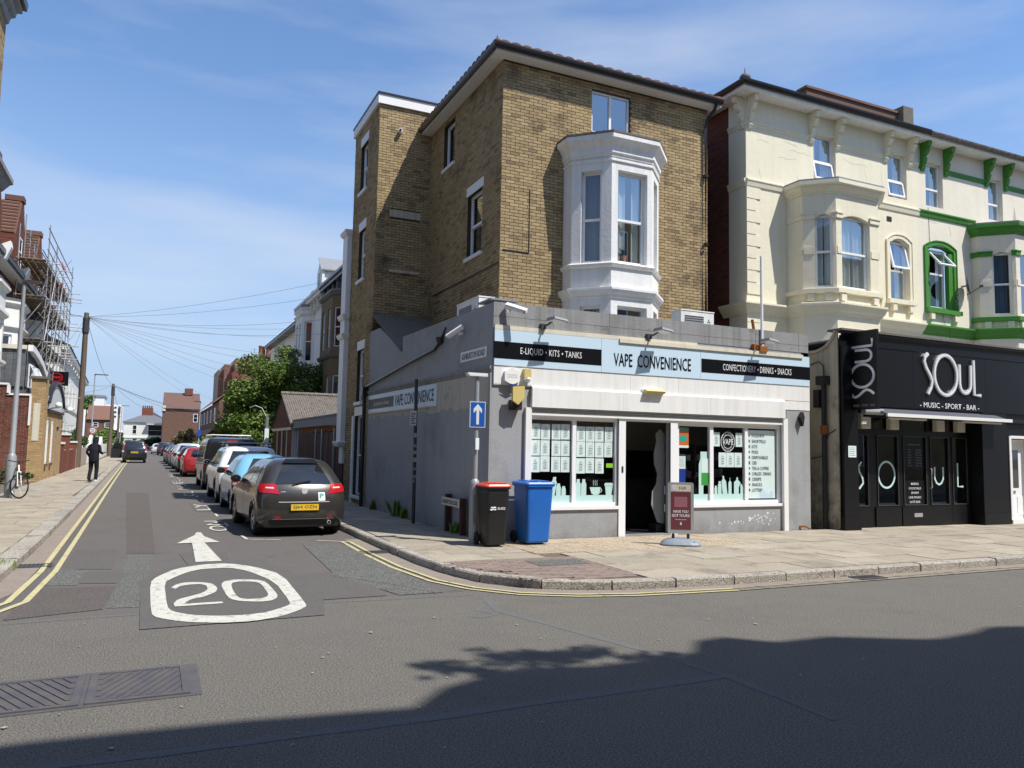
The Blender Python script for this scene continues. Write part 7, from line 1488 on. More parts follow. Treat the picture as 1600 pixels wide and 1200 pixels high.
# ================================================================= VEHICLES
def paintm(name, col, metal=.35, rough=.28): return mat(name, col, rough, .5, metal=metal, var=.03, vscale=3, coat=.8)
def car(name, label, loc, rz, P, group='cars parked along the kerbs', detail=1):
    """body lofted from plan outlines at rising levels; local y runs forward from the rear bumper"""
    t = thing(name, label, P.get('cat', 'car'), loc, rz, group); OFF[t] = Vector((0, 0, 0))
    lv = P['lv']        # z, y rear, y front, half width, rear corner, front corner, rear bow, front bow
    zs = [l[0] for l in lv]
    def L_(z):
        z = min(max(z, zs[0]), zs[-1]); i = max(0, min(len(zs) - 2, next((k for k in range(len(zs) - 1) if z <= zs[k + 1]), len(zs) - 2)))
        a, b, h = lv[i], lv[i + 1], (z - zs[i]) / (zs[i + 1] - zs[i]); o = []
        for k in range(1, 8):
            pm = lv[i - 1] if i else a; pn = lv[i + 2] if i + 2 < len(lv) else b
            m0 = (b[k] - pm[k]) / max(b[0] - pm[0], 1e-6); m1 = (pn[k] - a[k]) / max(pn[0] - a[0], 1e-6); dz = b[0] - a[0]
            s0 = (b[k] - a[k]) / dz; m0 = 0 if m0 * s0 < 0 else (min(abs(m0), 3 * abs(s0)) * (1 if s0 > 0 else -1)); m1 = 0 if m1 * s0 < 0 else (min(abs(m1), 3 * abs(s0)) * (1 if s0 > 0 else -1))
            o.append((2 * h**3 - 3 * h**2 + 1) * a[k] + (h**3 - 2 * h**2 + h) * dz * m0 + (-2 * h**3 + 3 * h**2) * b[k] + (h**3 - h**2) * dz * m1)
        return o
    def pt(s, z):
        yr, yf, hw, rr, rf, br, bf = L_(z); sg = 1 if s >= 0 else -1; s = abs(s); rr = min(rr, hw * .9); rf = min(rf, hw * .9)
        if s < .25: x = (hw - rr) * s / .25; y = yr + br * (x / hw) ** 2
        elif s < .35: a = (s - .25) / .1 * math.pi / 2; yb = yr + br * ((hw - rr) / hw) ** 2; x = hw - rr + rr * math.sin(a); y = yb + rr * (1 - math.cos(a))
        elif s < .75:
            y0 = yr + br * ((hw - rr) / hw) ** 2 + rr; y1 = yf - bf * ((hw - rf) / hw) ** 2 - rf; q = (s - .35) / .4; y = y0 + (y1 - y0) * q; x = hw
        elif s < .85: a = (s - .75) / .1 * math.pi / 2; yb = yf - bf * ((hw - rf) / hw) ** 2; x = hw - rf + rf * math.cos(a); y = yb - rf + rf * math.sin(a)
        else: x = (hw - rf) * (1 - (s - .85) / .15); y = yf - bf * (x / hw) ** 2
        return Vector((x * sg, y, z))
    def nrm(s, z):
        e = .004; ez = .006; z2 = min(z, zs[-1] - ez); a = pt(s + e, z) - pt(s - e, z); b = pt(s, z2 + ez) - pt(s, z2 - ez if z2 - ez > zs[0] else z2); n = a.cross(b)
        if n.length < 1e-9: return Vector((0, 0, 1))
        return n.normalized()
    R_ = P['wr']; yw = P['yw']; ra = R_ + .055
    b = B(); NS = 46; Z = [zs[0] + (zs[-1] - zs[0]) * (i / 26) for i in range(27)]
    S_ = [-1 + 2 * i / (2 * NS) for i in range(2 * NS)]; rows = [[pt(s, z) for s in S_] for z in Z]; i0 = 0
    for r in rows: b.v += [tuple(p) for p in r]
    n = 2 * NS
    for i in range(26):
        for j in range(n):
            j2 = (j + 1) % n; f = (i * n + j, i * n + j2, (i + 1) * n + j2, (i + 1) * n + j); c = sum((Vector(b.v[q]) for q in f), Vector()) / 4
            if any((c.y - y) ** 2 + (c.z - R_) ** 2 < (ra - .02) ** 2 for y in yw) and abs(c.x) > lv[1][3] * .8: continue
            b.f.append(f); b.m.append(0); b.r.append(0.)
    top = [i for i in range(26 * n, 27 * n)]; b.v.append((0, (lv[-1][1] + lv[-1][2]) / 2, zs[-1] + .012)); ci = len(b.v) - 1
    for j in range(n): b.f.append((26 * n + j, 26 * n + (j + 1) % n, ci)); b.m.append(0); b.r.append(0.)
    body = b.build('body', P['paint'], t, smooth=50, local=True)
    box_ = B().box(-lv[1][3] * .82, .2, zs[0] - .02, lv[1][3] * .82, lv[0][2] - .2, .62); box_.build('underbody', M['blackpl'], t, local=True)
    def patch_(nm, pts, m, off=.006, nx=8, nz=5, par=None, both=False, label=None):
        """pts: (s, z) of lower left, lower right, upper right, upper left"""
        for sg in ((1, -1) if both else (1,)):
            q = B(); g = []
            for j in range(nz + 1):
                for i in range(nx + 1):
                    u, v = i / nx, j / nz; s = (pts[0][0] * (1 - u) + pts[1][0] * u) * (1 - v) + (pts[3][0] * (1 - u) + pts[2][0] * u) * v; z = (pts[0][1] * (1 - u) + pts[1][1] * u) * (1 - v) + (pts[3][1] * (1 - u) + pts[2][1] * u) * v
                    w = pt(s * sg, z) + nrm(s * sg, z) * off * (1); q.v.append(tuple(w))
            for j in range(nz):
                for i in range(nx): k = j * (nx + 1) + i; q.f.append((k, k + 1, k + nx + 2, k + nx + 1) if sg > 0 else (k + 1, k, k + nx + 1, k + nx + 2)); q.m.append(0); q.r.append(0.)
            o = q.build(nm, m, par or t, smooth=True, local=True)
            if label: o['label'] = label
        return o
    # check the normal points outwards
    w = P['win']; zb, zt = w['z']
    patch_('rear_window', [(-w['rb'], w['rz'][0]), (w['rb'], w['rz'][0]), (w['rt'], w['rz'][1]), (-w['rt'], w['rz'][1])], M['carglass'], .006, 16, 6)
    for (a, c, a2, c2) in w['side']:
        patch_('side_window', [(a, zb), (c, zb + w.get('dz', 0)), (c2, zt + w.get('dzt', 0)), (a2, zt)], M['carglass'], .006, 10, 5, both=True)
    if 'wsz' in w: patch_('windscreen', [(.90 - .15, w['wsz'][0]), (1.0, w['wsz'][0]), (1.0, w['wsz'][1]), (.83, w['wsz'][1])], M['carglass'], .008, 8, 5, both=True)
    for l in P.get('lights', ()): patch_('tail_light', l, M['lamp_red'], .012, 7, 4, both=True)
    for l in P.get('clear', ()): patch_('indicator_lens', l, M['lamp_clear'], .016, 5, 3, both=True)
    for nm, l, m_ in P.get('extra', ()): patch_(nm, l, M[m_] if isinstance(m_, str) else m_, .007 if nm != 'seam' else .004, 18, 3, both=(abs(l[0][0] + l[1][0]) > 1e-6))
    for y in yw:
        for sg in (1, -1):
            hw = L_(R_)[2]; q = B(); N_ = 22; zc = R_
            # arch lip and well
            ring = []
            for i in range(N_ + 1):
                a = math.pi * (-.12 + 1.24 * i / N_); row = []
                for r_, in_ in ((ra + .03, .006), (ra, .012), (ra - .012, -.03), (ra - .02, -.22)):
                    yy, zz = y + r_ * math.cos(a), max(zc + r_ * math.sin(a), zs[0] - .01); xx = (L_(max(zz, zs[0]))[2] if in_ > 0 else hw) + in_; row.append((sg * xx, yy, zz))
                ring.append(row)
            for a_, c_ in zip(ring, ring[1:]):
                for k in range(3): q.quad(a_[k], c_[k], c_[k + 1], a_[k + 1], m=0 if k < P.get('lipk', 1) else 1)
            q.quad(*[(sg * (hw - .22), y + ra * math.cos(i * .4), zc + ra * math.sin(i * .4)) for i in range(16)], m=1)
            q.build('wheel_arch', [P.get('arch', P['paint']), M['blackpl']], t, smooth=40, local=True)
            wt = B(); tw_ = .205; xo = hw - .005
            prof = [(R_ * .62, xo - tw_), (R_ * .93, xo - tw_), (R_, xo - tw_ + .03), (R_, xo - .03), (R_ * .94, xo), (R_ * .66, xo + .002), (R_ * .64, xo - .01)]
            wt.lathe([(r_, sg * x_) for r_, x_ in prof], (0, y, R_), 'x', 28); wo = wt.build('wheel', M['rubber'], t, smooth=40, local=True)
            rm = B(); rm.lathe([(R_ * .65, sg * (xo - .005)), (R_ * .60, sg * (xo - .01)), (R_ * .57, sg * (xo - .045)), (.0, sg * (xo - .05))], (0, y, R_), 'x', 24, m=1); rm.lathe([(R_ * .65, sg * (xo - .004)), (R_ * .62, sg * (xo + .002)), (R_ * .58, sg * (xo - .01))], (0, y, R_), 'x', 24)
            ns = P.get('spokes', 7)
            for k in range(ns):
                a = 2 * math.pi * k / ns; ca, sa = math.cos(a), math.sin(a); w0, w1 = .022, .014
                def sp(r_, w_, x_): return (sg * x_, y + r_ * ca - w_ * sa, R_ + r_ * sa + w_ * ca)
                rm.quad(sp(.03, -w0, xo - .012), sp(.03, w0, xo - .012), sp(R_ * .6, w1 + .012, xo - .006), sp(R_ * .6, -w1 - .012, xo - .006)); 
            rm.lathe([(.05, sg * (xo - .012)), (.045, sg * (xo - .002)), (0, sg * (xo - .001))], (0, y, R_), 'x', 10)
            rm.build('rim', [P.get('rim', M['alu']), M['blackpl']], wo, smooth=30, local=True)
    # mirrors
    for sg in (1, -1):
        my, mz = P['mirror']; hw = L_(mz)[2]; q = B(); c = Vector((sg * (hw + .11), my, mz + .04)); rings = []
        for k in range(6):
            a = math.pi * k / 5; r_ = math.sin(a) if k not in (0, 5) else 0.05; rings.append([c + Vector((.115 * r_ * math.cos(j * math.pi / 5), .07 * math.cos(a), .085 * r_ * math.sin(j * math.pi / 5))) for j in range(10)])
        for k in range(5):
            for j in range(10): q.quad(rings[k][j], rings[k][(j + 1) % 10], rings[k + 1][(j + 1) % 10], rings[k + 1][j])
        q.tube([(sg * (hw - .03), my + .02, mz - .03), tuple(c - Vector((0, 0, .04)))], .02, 6)
        mo = q.build('door_mirror', P.get('mirm', P['paint']), t, smooth=50, local=True); q = B(); q.quad(*[c + Vector((.09 * math.cos(j * math.pi / 5), -.066, .065 * math.sin(j * math.pi / 5))) for j in range(10)]); q.build('mirror_glass', M['carglass'], mo, local=True)
    if 'plate' in P:
        z, txt = P['plate']; y = pt(0, z).y; y2 = pt(0, z + .05).y; y = min(y, y2) - .012
        q = B(); q.box(-.26, y - .012, z - .057, .26, y, z + .057); po = q.build('number_plate', P.get('platem', M['plate_y']), t, local=True)
        if txt: lettering('plate_lettering', txt, M['ink'], po, (0, y - .0125, z), (1, 0, 0), (0, 0, 1), .44, .075, depth=.001, bold=.03, local=True)
    # door seams and handles
    for s in P.get('seams', ()):
        patch_('seam', [(s - .0012, .34), (s + .0012, .34), (s + .0012, zb - .01), (s - .0012, zb - .01)], M['blackpl'], .003, 1, 8, both=True)
    for s in P.get('handles', ()): patch_('door_handle', [(s - .02, zb - .11), (s + .02, zb - .10), (s + .02, zb - .075), (s - .02, zb - .085)], P['paint'], .03, 3, 2, both=True)
    if P.get('wiper'):
        a, c = [pt(*q) + nrm(*q) * .025 for q in P['wiper']]; B().tube([a, (a + c) / 2 + Vector((0, -.015, .01)), c], .012, 5).build('rear_wiper', M['blackpl'], t, local=True)
    t['_f'] = 0; del t['_f']
    return t, pt, nrm, patch_
def lv_hatch(L, W, H, belt=.93, hood=.86, rk=.0, cab=.0, tail=.40, g=.19, bow=.12):
    h = W / 2; f = H / 1.47
    return [(g, .14, L - .12, h * .90, .22, .28, .04, .10), (g + .12, .03, L - .03, h * .985, .26, .30, bow, .18), (.50 * f, .0, L, h, .27, .32, bow, .2), (.68 * f, .02, L - .03, h, .26, .34, bow, .22), (hood * f * .95, .06, L - .22, h * .99, .26, .36, bow, .24),
            (belt * f, .12 + rk, L * .755 + cab, h * .955, .25, .24, bow, .16), (1.08 * f, .22 + rk, L * .70 + cab, h * .885, .23, .22, bow, .15), (1.25 * f, .37 + rk, L * .635 + cab, h * .775, .21, .2, bow * .9, .14), (1.38 * f, .53 + rk, L * .575 + cab, h * .67, .19, .18, .07, .1), (1.44 * f, .68 + rk, L * .53 + cab, h * .56, .16, .2, .05, .06), (H, 1.0 + rk, L * .46 + cab, h * .44, .2, .2, .0, .0)]
grey = paintm('grey_brown_car_paint', (.058, .052, .048), .5, .28)
hp = dict(lv=lv_hatch(3.90, 1.69, 1.475), paint=grey, wr=.30, yw=(.70, 3.19), mirror=(2.55, .97), mirm=M['blackpl'], spokes=5, rim=M['alu'],
          win=dict(z=(.985, 1.33), rb=.245, rt=.215, rz=(.99, 1.36), side=[(.40, .535, .43, .535), (.545, .76, .545, .665)], dz=-.02, dzt=.02, wsz=(.99, 1.38)),
          lights=([(.195, .80), (.315, .84), (.335, 1.0), (.235, .985)],), clear=([(.245, .905), (.285, .912), (.285, .935), (.25, .93)],), plate=(.565, 'SJ64 OZN'),
          extra=(('lower_bumper', [(-.26, .22), (.26, .22), (.27, .33), (-.27, .33)], 'blackpl'), ('plate_recess', [(-.125, .47), (.125, .47), (.135, .64), (-.135, .64)], 'blackpl'), ('bumper_reflector', [(.19, .36), (.235, .36), (.235, .40), (.19, .40)], 'lamp_red')),
          seams=(.54, .70), handles=(.50,), wiper=((.06, 1.04), (-.10, .975)))
hp['lv'][5] = (.95, .12, 2.98, .81, .25, .24, .12, .16)
mz, pt, nrm, pch = car('parked_hatchback', 'dark grey brown hatchback nearest the camera with green P sticker on its tailgate', (2.72, 15.05, 0), R(2.5), hp)
# spoiler, badge, sticker, seams, painted glint, exhaust
pch('spoiler', [(-.235, 1.36), (.235, 1.36), (.20, 1.435), (-.20, 1.435)], M['signblack'], .03, 14, 3); q = B()
c = pt(0, .86) + nrm(0, .86) * .012; q.lathe([(0, -.008), (.055, -.006), (.06, 0), (.048, .004)], tuple(c), 'y', 18); q.build('badge', M['chrome'], mz, smooth=40, local=True)
pch('sticker', [(.112, .68), (.168, .68), (.168, .835), (.112, .835)], M['white'], .010, 3, 3)
c = pt(.14, .77) + nrm(.14, .77) * .0125; nn = nrm(.14, .77); rt = Vector((0, 0, 1)).cross(nn).normalized() * 1; up = nn.cross(rt) ; lettering('sticker_letter', 'P', M['tealp'], mz, tuple(c), tuple(rt), tuple(up), .085, .095, depth=.003, bold=.05, local=True)
pch('tailgate_seam_and_glint', [(-.205, .655), (.205, .655), (.205, .668), (-.205, .668)], M['chrome'], .006, 16, 1); pch('tailgate_seam_and_glint', [(.205, .66), (.213, .66), (.232, .80), (.224, .80)], M['blackpl'], .005, 2, 4); pch('tailgate_seam_and_glint', [(-.213, .66), (-.205, .66), (-.224, .80), (-.232, .80)], M['blackpl'], .005, 2, 4)  # chrome strip paints the reflection along the tailgate edge; black strips are gaps
pch('bumper_crease', [(-.25, .345), (.25, .345), (.25, .352), (-.25, .352)], M['alu'], .009, 16, 1)
B().tube([(.48, .02, .27), (.48, .25, .27)], .035, 12).build('exhaust', M['chrome'], mz, local=True, smooth=40); B().tube([(.48, .018, .27), (.48, .019, .27)], .028, 12).build('exhaust_mouth', M['signblack'], mz, local=True)
pch('model_lettering', [(-.19, .845), (-.15, .847), (-.15, .855), (-.19, .853)], M['chrome'], .006, 2, 1)
# light blue hatchback
lb = paintm('light_blue_car_paint', (.20, .47, .66), .1, .25)
bp_ = dict(lv=lv_hatch(3.5, 1.63, 1.48, rk=.02, cab=.05), paint=lb, wr=.28, yw=(.62, 2.95), mirror=(2.35, .98), mirm=M['blackpl'], spokes=8, rim=M['alu'],
           win=dict(z=(.985, 1.34), rb=.235, rt=.20, rz=(1.0, 1.37), side=[(.39, .52, .42, .52), (.53, .76, .53, .67)], wsz=(.99, 1.38)), lights=([(.27, .62), (.33, .64), (.335, .90), (.275, .88)],), clear=([(.28, .72), (.32, .73), (.32, .79), (.28, .78)],), plate=(.62, 'FJ11 KXE'), seams=(.525, .70), handles=(.49,), wiper=((.03, 1.03), (-.12, 1.0)),
           extra=(('lower_bumper', [(-.26, .2), (.26, .2), (.27, .30), (-.27, .30)], 'blackpl'),))
car('parked_hatchback', 'light blue small hatchback parked between the grey car and the white SUV', (2.68, 19.95, 0), R(1), bp_)
# white SUV
wp_ = paintm('white_car_paint', (.78, .78, .77), 0, .22)
def lv_suv(L, W, H, g=.26, rk=0, cab=0): 
    return [(z * (H / 1.62) if z > .3 else z, *r) for z, *r in [(g, .16, L - .12, W * .45, .22, .28, .04, .1), (g + .12, .04, L - .03, W * .492, .20, .30, .10, .18), (.58, .0, L, W * .5, .19, .32, .10, .2), (.80, .03, L - .04, W * .5, .18, .34, .10, .22), (.98, .07, L - .25, W * .495, .17, .36, .10, .24), (1.06, .10 + rk, L * .745 + cab, W * .48, .16, .24, .10, .16), (1.22, .20 + rk, L * .69 + cab, W * .445, .15, .22, .09, .15), (1.40, .34 + rk, L * .63 + cab, W * .405, .14, .2, .08, .14), (1.53, .40 + rk, L * .58 + cab, W * .375, .13, .18, .06, .1), (1.585, .50 + rk, L * .54 + cab, W * .33, .14, .18, .04, .05), (1.62, .8 + rk, L * .47 + cab, W * .24, .2, .2, 0, 0)]]
sp_ = dict(lv=lv_suv(4.5, 1.84, 1.66), paint=wp_, wr=.35, yw=(.85, 3.53), mirror=(3.0, 1.10), mirm=wp_, spokes=5, rim=M['alu'], arch=wp_,
           win=dict(z=(1.11, 1.50), rb=.235, rt=.215, rz=(1.12, 1.52), side=[(.385, .47, .41, .47), (.48, .60, .48, .60), (.61, .78, .61, .69)], wsz=(1.12, 1.55)), lights=([(.165, .90), (.335, .93), (.34, 1.06), (.17, 1.05)],), plate=(.80, 'AK19 LNO'), seams=(.475, .605, .74), handles=(.45, .575), wiper=((.02, 1.17), (-.12, 1.14)),
           extra=(('black_bumper', [(-.27, .29), (.27, .29), (.28, .56), (-.28, .56)], 'blackpl'), ('bumper_trim', [(.10, .40), (.245, .40), (.245, .425), (.10, .425)], 'chrome'), ('bumper_trim', [(.10, .49), (.245, .49), (.245, .505), (.10, .505)], 'chrome'), ('tailgate_crease', [(-.20, .68), (.20, .68), (.20, .69), (-.20, .69)], 'greyback')))
su_, *_x = car('parked_suv', 'white SUV with roof bars parked behind the light blue hatchback', (2.72, 23.72, 0), R(1), sp_)
for sg in (1, -1): B().tube([(sg * .62, .75, 1.66), (sg * .63, .9, 1.70), (sg * .63, 2.4, 1.71), (sg * .60, 2.6, 1.67)], .018, 6).build('roof_rail', M['alu'], su_, local=True)
for y in (1.2, 2.2): B().box(-.72, y, 1.75, .72, y + .07, 1.785).build('roof_bar', M['alu'], su_, local=True); B().box(-.68, y + .01, 1.70, -.6, y + .06, 1.75).box(.6, y + .01, 1.70, .68, y + .06, 1.75).build('bar_foot', M['blackpl'], su_, local=True)
# black van
vb = paintm('black_van_paint', (.018, .018, .020), .2, .25)
def lv_van(L, W, H): return [(.24, .10, L - .1, W * .46, .14, .3, .02, .1), (.40, .02, L - .02, W * .495, .12, .32, .03, .18), (.70, .0, L, W * .5, .11, .34, .03, .2), (.95, .0, L - .12, W * .5, .11, .36, .03, .22), (1.12, .01, L - .55, W * .498, .11, .36, .03, .2), (1.3, .02, L - 1.0, W * .49, .10, .26, .03, .14), (1.5, .04, L - 1.25, W * .475, .10, .22, .03, .12), (1.75, .07, L - 1.55, W * .45, .10, .2, .03, .1), (1.88, .10, L - 1.75, W * .42, .11, .18, .03, .08), (1.94, .16, L - 1.9, W * .37, .12, .15, .02, .05), (H, .4, L - 2.3, W * .25, .15, .15, 0, 0)]
vp = dict(lv=lv_van(5.0, 1.95, 1.97), paint=vb, wr=.34, yw=(.95, 4.0), mirror=(3.75, 1.18), mirm=M['blackpl'], spokes=6, win=dict(z=(1.22, 1.62), rb=.23, rt=.22, rz=(1.22, 1.66), side=[(.40, .50, .40, .50), (.52, .62, .52, .62), (.64, .80, .64, .74)], wsz=(1.25, 1.7)),
          lights=([(.285, .80), (.335, .80), (.335, 1.2), (.29, 1.2)],), plate=(.62, ''), cat='van', extra=(('high_brake_light', [(-.06, 1.79), (.06, 1.79), (.06, 1.84), (-.06, 1.84)], 'lamp_red'), ('lower_bumper', [(-.27, .26), (.27, .26), (.28, .48), (-.28, .48)], 'blackpl')), seams=(.51, .63), handles=(.60,))
vn, *_x = car('parked_van', 'black van with grey roof rack towering over the white SUV', (2.78, 30.6, 0), R(.5), vp, group='cars parked along the kerbs')
for sg in (1, -1): B().tube([(sg * .7, .5, 2.03), (sg * .7, 3.4, 2.03)], .022, 6).build('rack_rail', M['galv'], vn, local=True)
for k in range(6): B().tube([(-.72, .6 + k * .5, 2.045), (.72, .6 + k * .5, 2.045)], .02, 6).build('rack_bar', M['galv'], vn, local=True)
# red estate
rdm = paintm('red_car_paint', (.33, .018, .016), .1, .25)
rp2 = dict(lv=lv_suv(4.3, 1.78, 1.50, g=.2), paint=rdm, wr=.31, yw=(.85, 3.4), mirror=(2.9, 1.02), mirm=rdm, spokes=6, win=dict(z=(1.02, 1.36), rb=.22, rt=.20, rz=(1.03, 1.38), side=[(.39, .475, .41, .475), (.485, .60, .485, .60), (.61, .78, .61, .69)], wsz=(1.03, 1.42)), lights=([(.26, .82), (.335, .84), (.31, 1.36), (.275, 1.36)],), plate=(.66, ''), seams=(.48, .605), handles=(.45,), extra=(('lower_bumper', [(-.27, .22), (.27, .22), (.28, .30), (-.28, .30)], 'blackpl'),))
car('parked_estate', 'red estate car with tall tail lights parked ahead of the black van', (2.45, 42.2, 0), R(.6), rp2)
def simple(col, label, x, y, H=1.5, W=1.75, L=4.1, suv=False, nm='parked_hatchback', rz=.6, metal=.3, group='cars parked along the kerbs', z=0):
    pm = paintm(nm + '_paint_' + str(int(abs(y))), col, metal)
    P = dict(lv=(lv_suv(L, W, H, g=.22) if suv else lv_hatch(L, W, H)), paint=pm, wr=.31, yw=(.75, L - .85), mirror=(L * .66, H * .66), mirm=pm, spokes=5, win=dict(z=(H * .665, H * .905), rb=.235, rt=.21, rz=(H * .675, H * .92), side=[(.39, .52, .42, .52), (.53, .77, .53, .68)], wsz=(H * .67, H * .94)), lights=([(.26, H * .50), (.335, H * .51), (.335, H * .64), (.265, H * .63)],), plate=(H * .4, ''), seams=(.525,), extra=(('lower_bumper', [(-.26, .22), (.26, .22), (.27, .33), (-.27, .33)], 'blackpl'),))
    return car(nm, label, (x, y, z), R(rz), P, group)
simple((.03, .012, .015), 'dark maroon hatchback just ahead of the red estate', 2.35, 48.2)
simple((.55, .57, .60), 'silver SUV with pale roof in the line ahead of the maroon car', 2.28, 54.0, H=1.68, W=1.8, L=4.4, suv=True, nm='parked_suv')
simple((.12, .13, .15), 'dark grey estate further along the line behind the silver SUV', 2.18, 60.5, L=4.3)
simple((.06, .09, .14), 'dark blue hatchback last but one in the right hand parked line', 2.08, 66.5)
simple((.05, .07, .08), 'dark teal hatchback at the far end of the right hand parked line', 2.02, 72.8)
# far cars by the far corner
simple((.02, .02, .022), 'small black hatchback parked by the far corner of the side road', 2.1, 104, rz=0, L=3.8)
simple((.05, .05, .055), 'dark grey car just beyond the black hatchback at the far corner', 1.7, 112, rz=0, H=1.7, suv=True, nm='parked_suv')
simple((.6, .6, .6), 'pale car glimpsed at the left of the far corner group', 1.0, 121, rz=0)
# black people carrier with open door on the left kerb
mp__ = paintm('black_mpv_paint', (.022, .023, .026), .3, .25)
mv = dict(lv=lv_suv(4.4, 1.82, 1.80, g=.24), paint=mp__, wr=.32, yw=(.8, 3.5), mirror=(3.0, 1.16), spokes=6, win=dict(z=(1.2, 1.62), rb=.24, rt=.22, rz=(1.22, 1.66), side=[(.385, .47, .41, .47), (.48, .60, .48, .60), (.61, .78, .61, .69)], wsz=(1.2, 1.66)), lights=([(.27, 1.0), (.335, 1.0), (.33, 1.55), (.29, 1.55)],), clear=([(.26, .88), (.33, .88), (.33, .99), (.26, .99)],), plate=(.86, 'LM57 UDK'), seams=(.475,), extra=(('lower_bumper', [(-.27, .26), (.27, .26), (.28, .42), (-.28, .42)], 'blackpl'), ('rear_bumper', [(-.27, .46), (.27, .46), (.28, .60), (-.28, .60)], 'blackpl')))
mt, *_x = car('parked_people_carrier', 'black people carrier at the left kerb with its nearside door wide open', (-1.12, 69.5, 0), R(0), mv)
F = Fr((-1.80, 2.45), (-.90, 2.9)); q = B(); q.wprism(F, [(.02, .35), (.9, .35), (1.02, .6), (1.05, 1.1), (.75, 1.62), (.25, 1.62), (.05, 1.15)], -.06, .02); q.build('open_door', M['blackpl'], mt, local=True); q = B(); q.wprism(F, [(.14, 1.15), (.95, 1.12), (.70, 1.56), (.3, 1.56)], .021, .03); q.build('door_window', M['carglass'], mt, local=True)
# ================================================================= PERSON
def skinned(name, V_, E_, parent, m, sub=1, root=0):
    me = bpy.data.meshes.new(name); me.from_pydata([v[0] for v in V_], E_, []); o = bpy.data.objects.new(name, me); COL.objects.link(o); o.parent = parent
    sk = o.modifiers.new('skin', 'SKIN'); me.skin_vertices.new() if not me.skin_vertices else None
    for i, v in enumerate(V_):
        r_ = v[1]; me.skin_vertices[0].data[i].radius = r_ if isinstance(r_, tuple) else (r_, r_)
        me.skin_vertices[0].data[i].use_root = (i == root)
    sk.use_smooth_shade = True; ss = o.modifiers.new('sub', 'SUBSURF'); ss.levels = sub; ss.render_levels = sub; me.materials.append(m); KIDS.setdefault(parent, []).append(o); return o
navy = mat('navy_hooded_jacket', (.012, .014, .022), .85, .3, var=.15, vscale=6); navy2 = mat('dark_trousers', (.010, .011, .016), .85, .3, var=.15, vscale=6)
pr = thing('person', 'man in dark hooded jacket and trousers walking on the left pavement holding something', 'person', (-2.02, 35.3, .122), R(-25))
# local: y forward, x right; walking slightly
Vb = [((0, 0, .93), (.15, .11)), ((0, 0, 1.12), (.155, .115)), ((0, .01, 1.32), (.185, .13)), ((0, .02, 1.44), (.13, .10)), ((0, .05, 1.52), (.06, .06)), ((0, .08, 1.60), (.075, .09)), ((0, .09, 1.70), (.08, .095)), ((0, .085, 1.755), (.05, .06)),
      ((.09, 0, .88), (.095, .1)), ((.10, .07, .50), (.065, .068)), ((.10, .04, .12), (.045, .048)), ((.105, .05, .05), (.045, .04)), ((.11, .18, .035), (.04, .028)),
      ((-.09, 0, .88), (.095, .1)), ((-.10, .0, .50), (.065, .068)), ((-.10, -.10, .12), (.045, .048)), ((-.10, -.09, .05), (.045, .04)), ((-.105, .04, .035), (.04, .028)),
      ((.20, .01, 1.42), (.065, .065)), ((.255, -.01, 1.16), (.055, .055)), ((.22, .22, 1.10), (.042, .042)), ((.17, .38, 1.14), (.03, .025)), ((.16, .45, 1.15), (.03, .018)),
      ((-.20, .01, 1.42), (.065, .065)), ((-.27, -.05, 1.16), (.055, .055)), ((-.24, .10, .98), (.042, .042)), ((-.16, .16, .93), (.03, .03))]
Eb = [(0, 1), (1, 2), (2, 3), (3, 4), (4, 5), (5, 6), (6, 7), (0, 8), (8, 9), (9, 10), (10, 11), (11, 12), (0, 13), (13, 14), (14, 15), (15, 16), (16, 17), (3, 18), (18, 19), (19, 20), (20, 21), (21, 22), (3, 23), (23, 24), (24, 25), (25, 26)]
skinned('body', Vb, Eb, pr, navy, 2)
def loft(rings, name, m, par, smooth=True):
    b = B(); 
    for a, c in zip(rings, rings[1:]):
        n = len(a)
        for j in range(n): b.quad(a[j], a[(j + 1) % n], c[(j + 1) % n], c[j])
    return b.build(name, m, par, smooth=smooth, local=True)
def ell(cx, cy, z, rx, ry, n=14): return [(cx + rx * math.cos(2 * math.pi * j / n), cy + ry * math.sin(2 * math.pi * j / n), z) for j in range(n)]
loft([ell(0, .0, .80, .185, .14), ell(0, 0, .95, .195, .15), ell(0, .0, 1.15, .19, .145), ell(0, .01, 1.3, .205, .15), ell(0, .02, 1.42, .17, .125), ell(0, .03, 1.49, .10, .10)], 'jacket', navy, pr)
loft([ell(0, .03, 1.46, .11, .11), ell(0, .05, 1.54, .105, .115), ell(0, .06, 1.64, .115, .13), ell(0, .06, 1.74, .10, .12), ell(0, .06, 1.80, .05, .06)], 'hood', navy, pr)
loft([ell(0, .16, 1.60, .05, .045), ell(0, .17, 1.68, .062, .05), ell(0, .16, 1.74, .05, .045)], 'face', M['skin'], pr)
loft([ell(0, .215, 1.655, .012, .02), ell(0, .205, 1.69, .008, .01)], 'nose', M['skin'], pr)
for sg in (1, -1):
    x0 = .10 * sg; d1, d2 = ((.07, .04) if sg > 0 else (0, -.10)); loft([ell(x0 * .9, 0, .90, .105, .12), ell(x0, d1 * .6, .66, .085, .095), ell(x0, d1, .48, .075, .08), ell(x0, d2 * .8 + d1 * .2, .25, .065, .072), ell(x0, d2, .09, .066, .075)], 'trouser_leg', navy2, pr)
    loft([ell(x0, d2 + .02, .085, .045, .06), ell(x0, d2 + .05, .05, .048, .12), ell(x0, d2 + .05, .0, .05, .135)], 'shoe', M['signgrey'] if sg > 0 else M['blackpl'], pr)
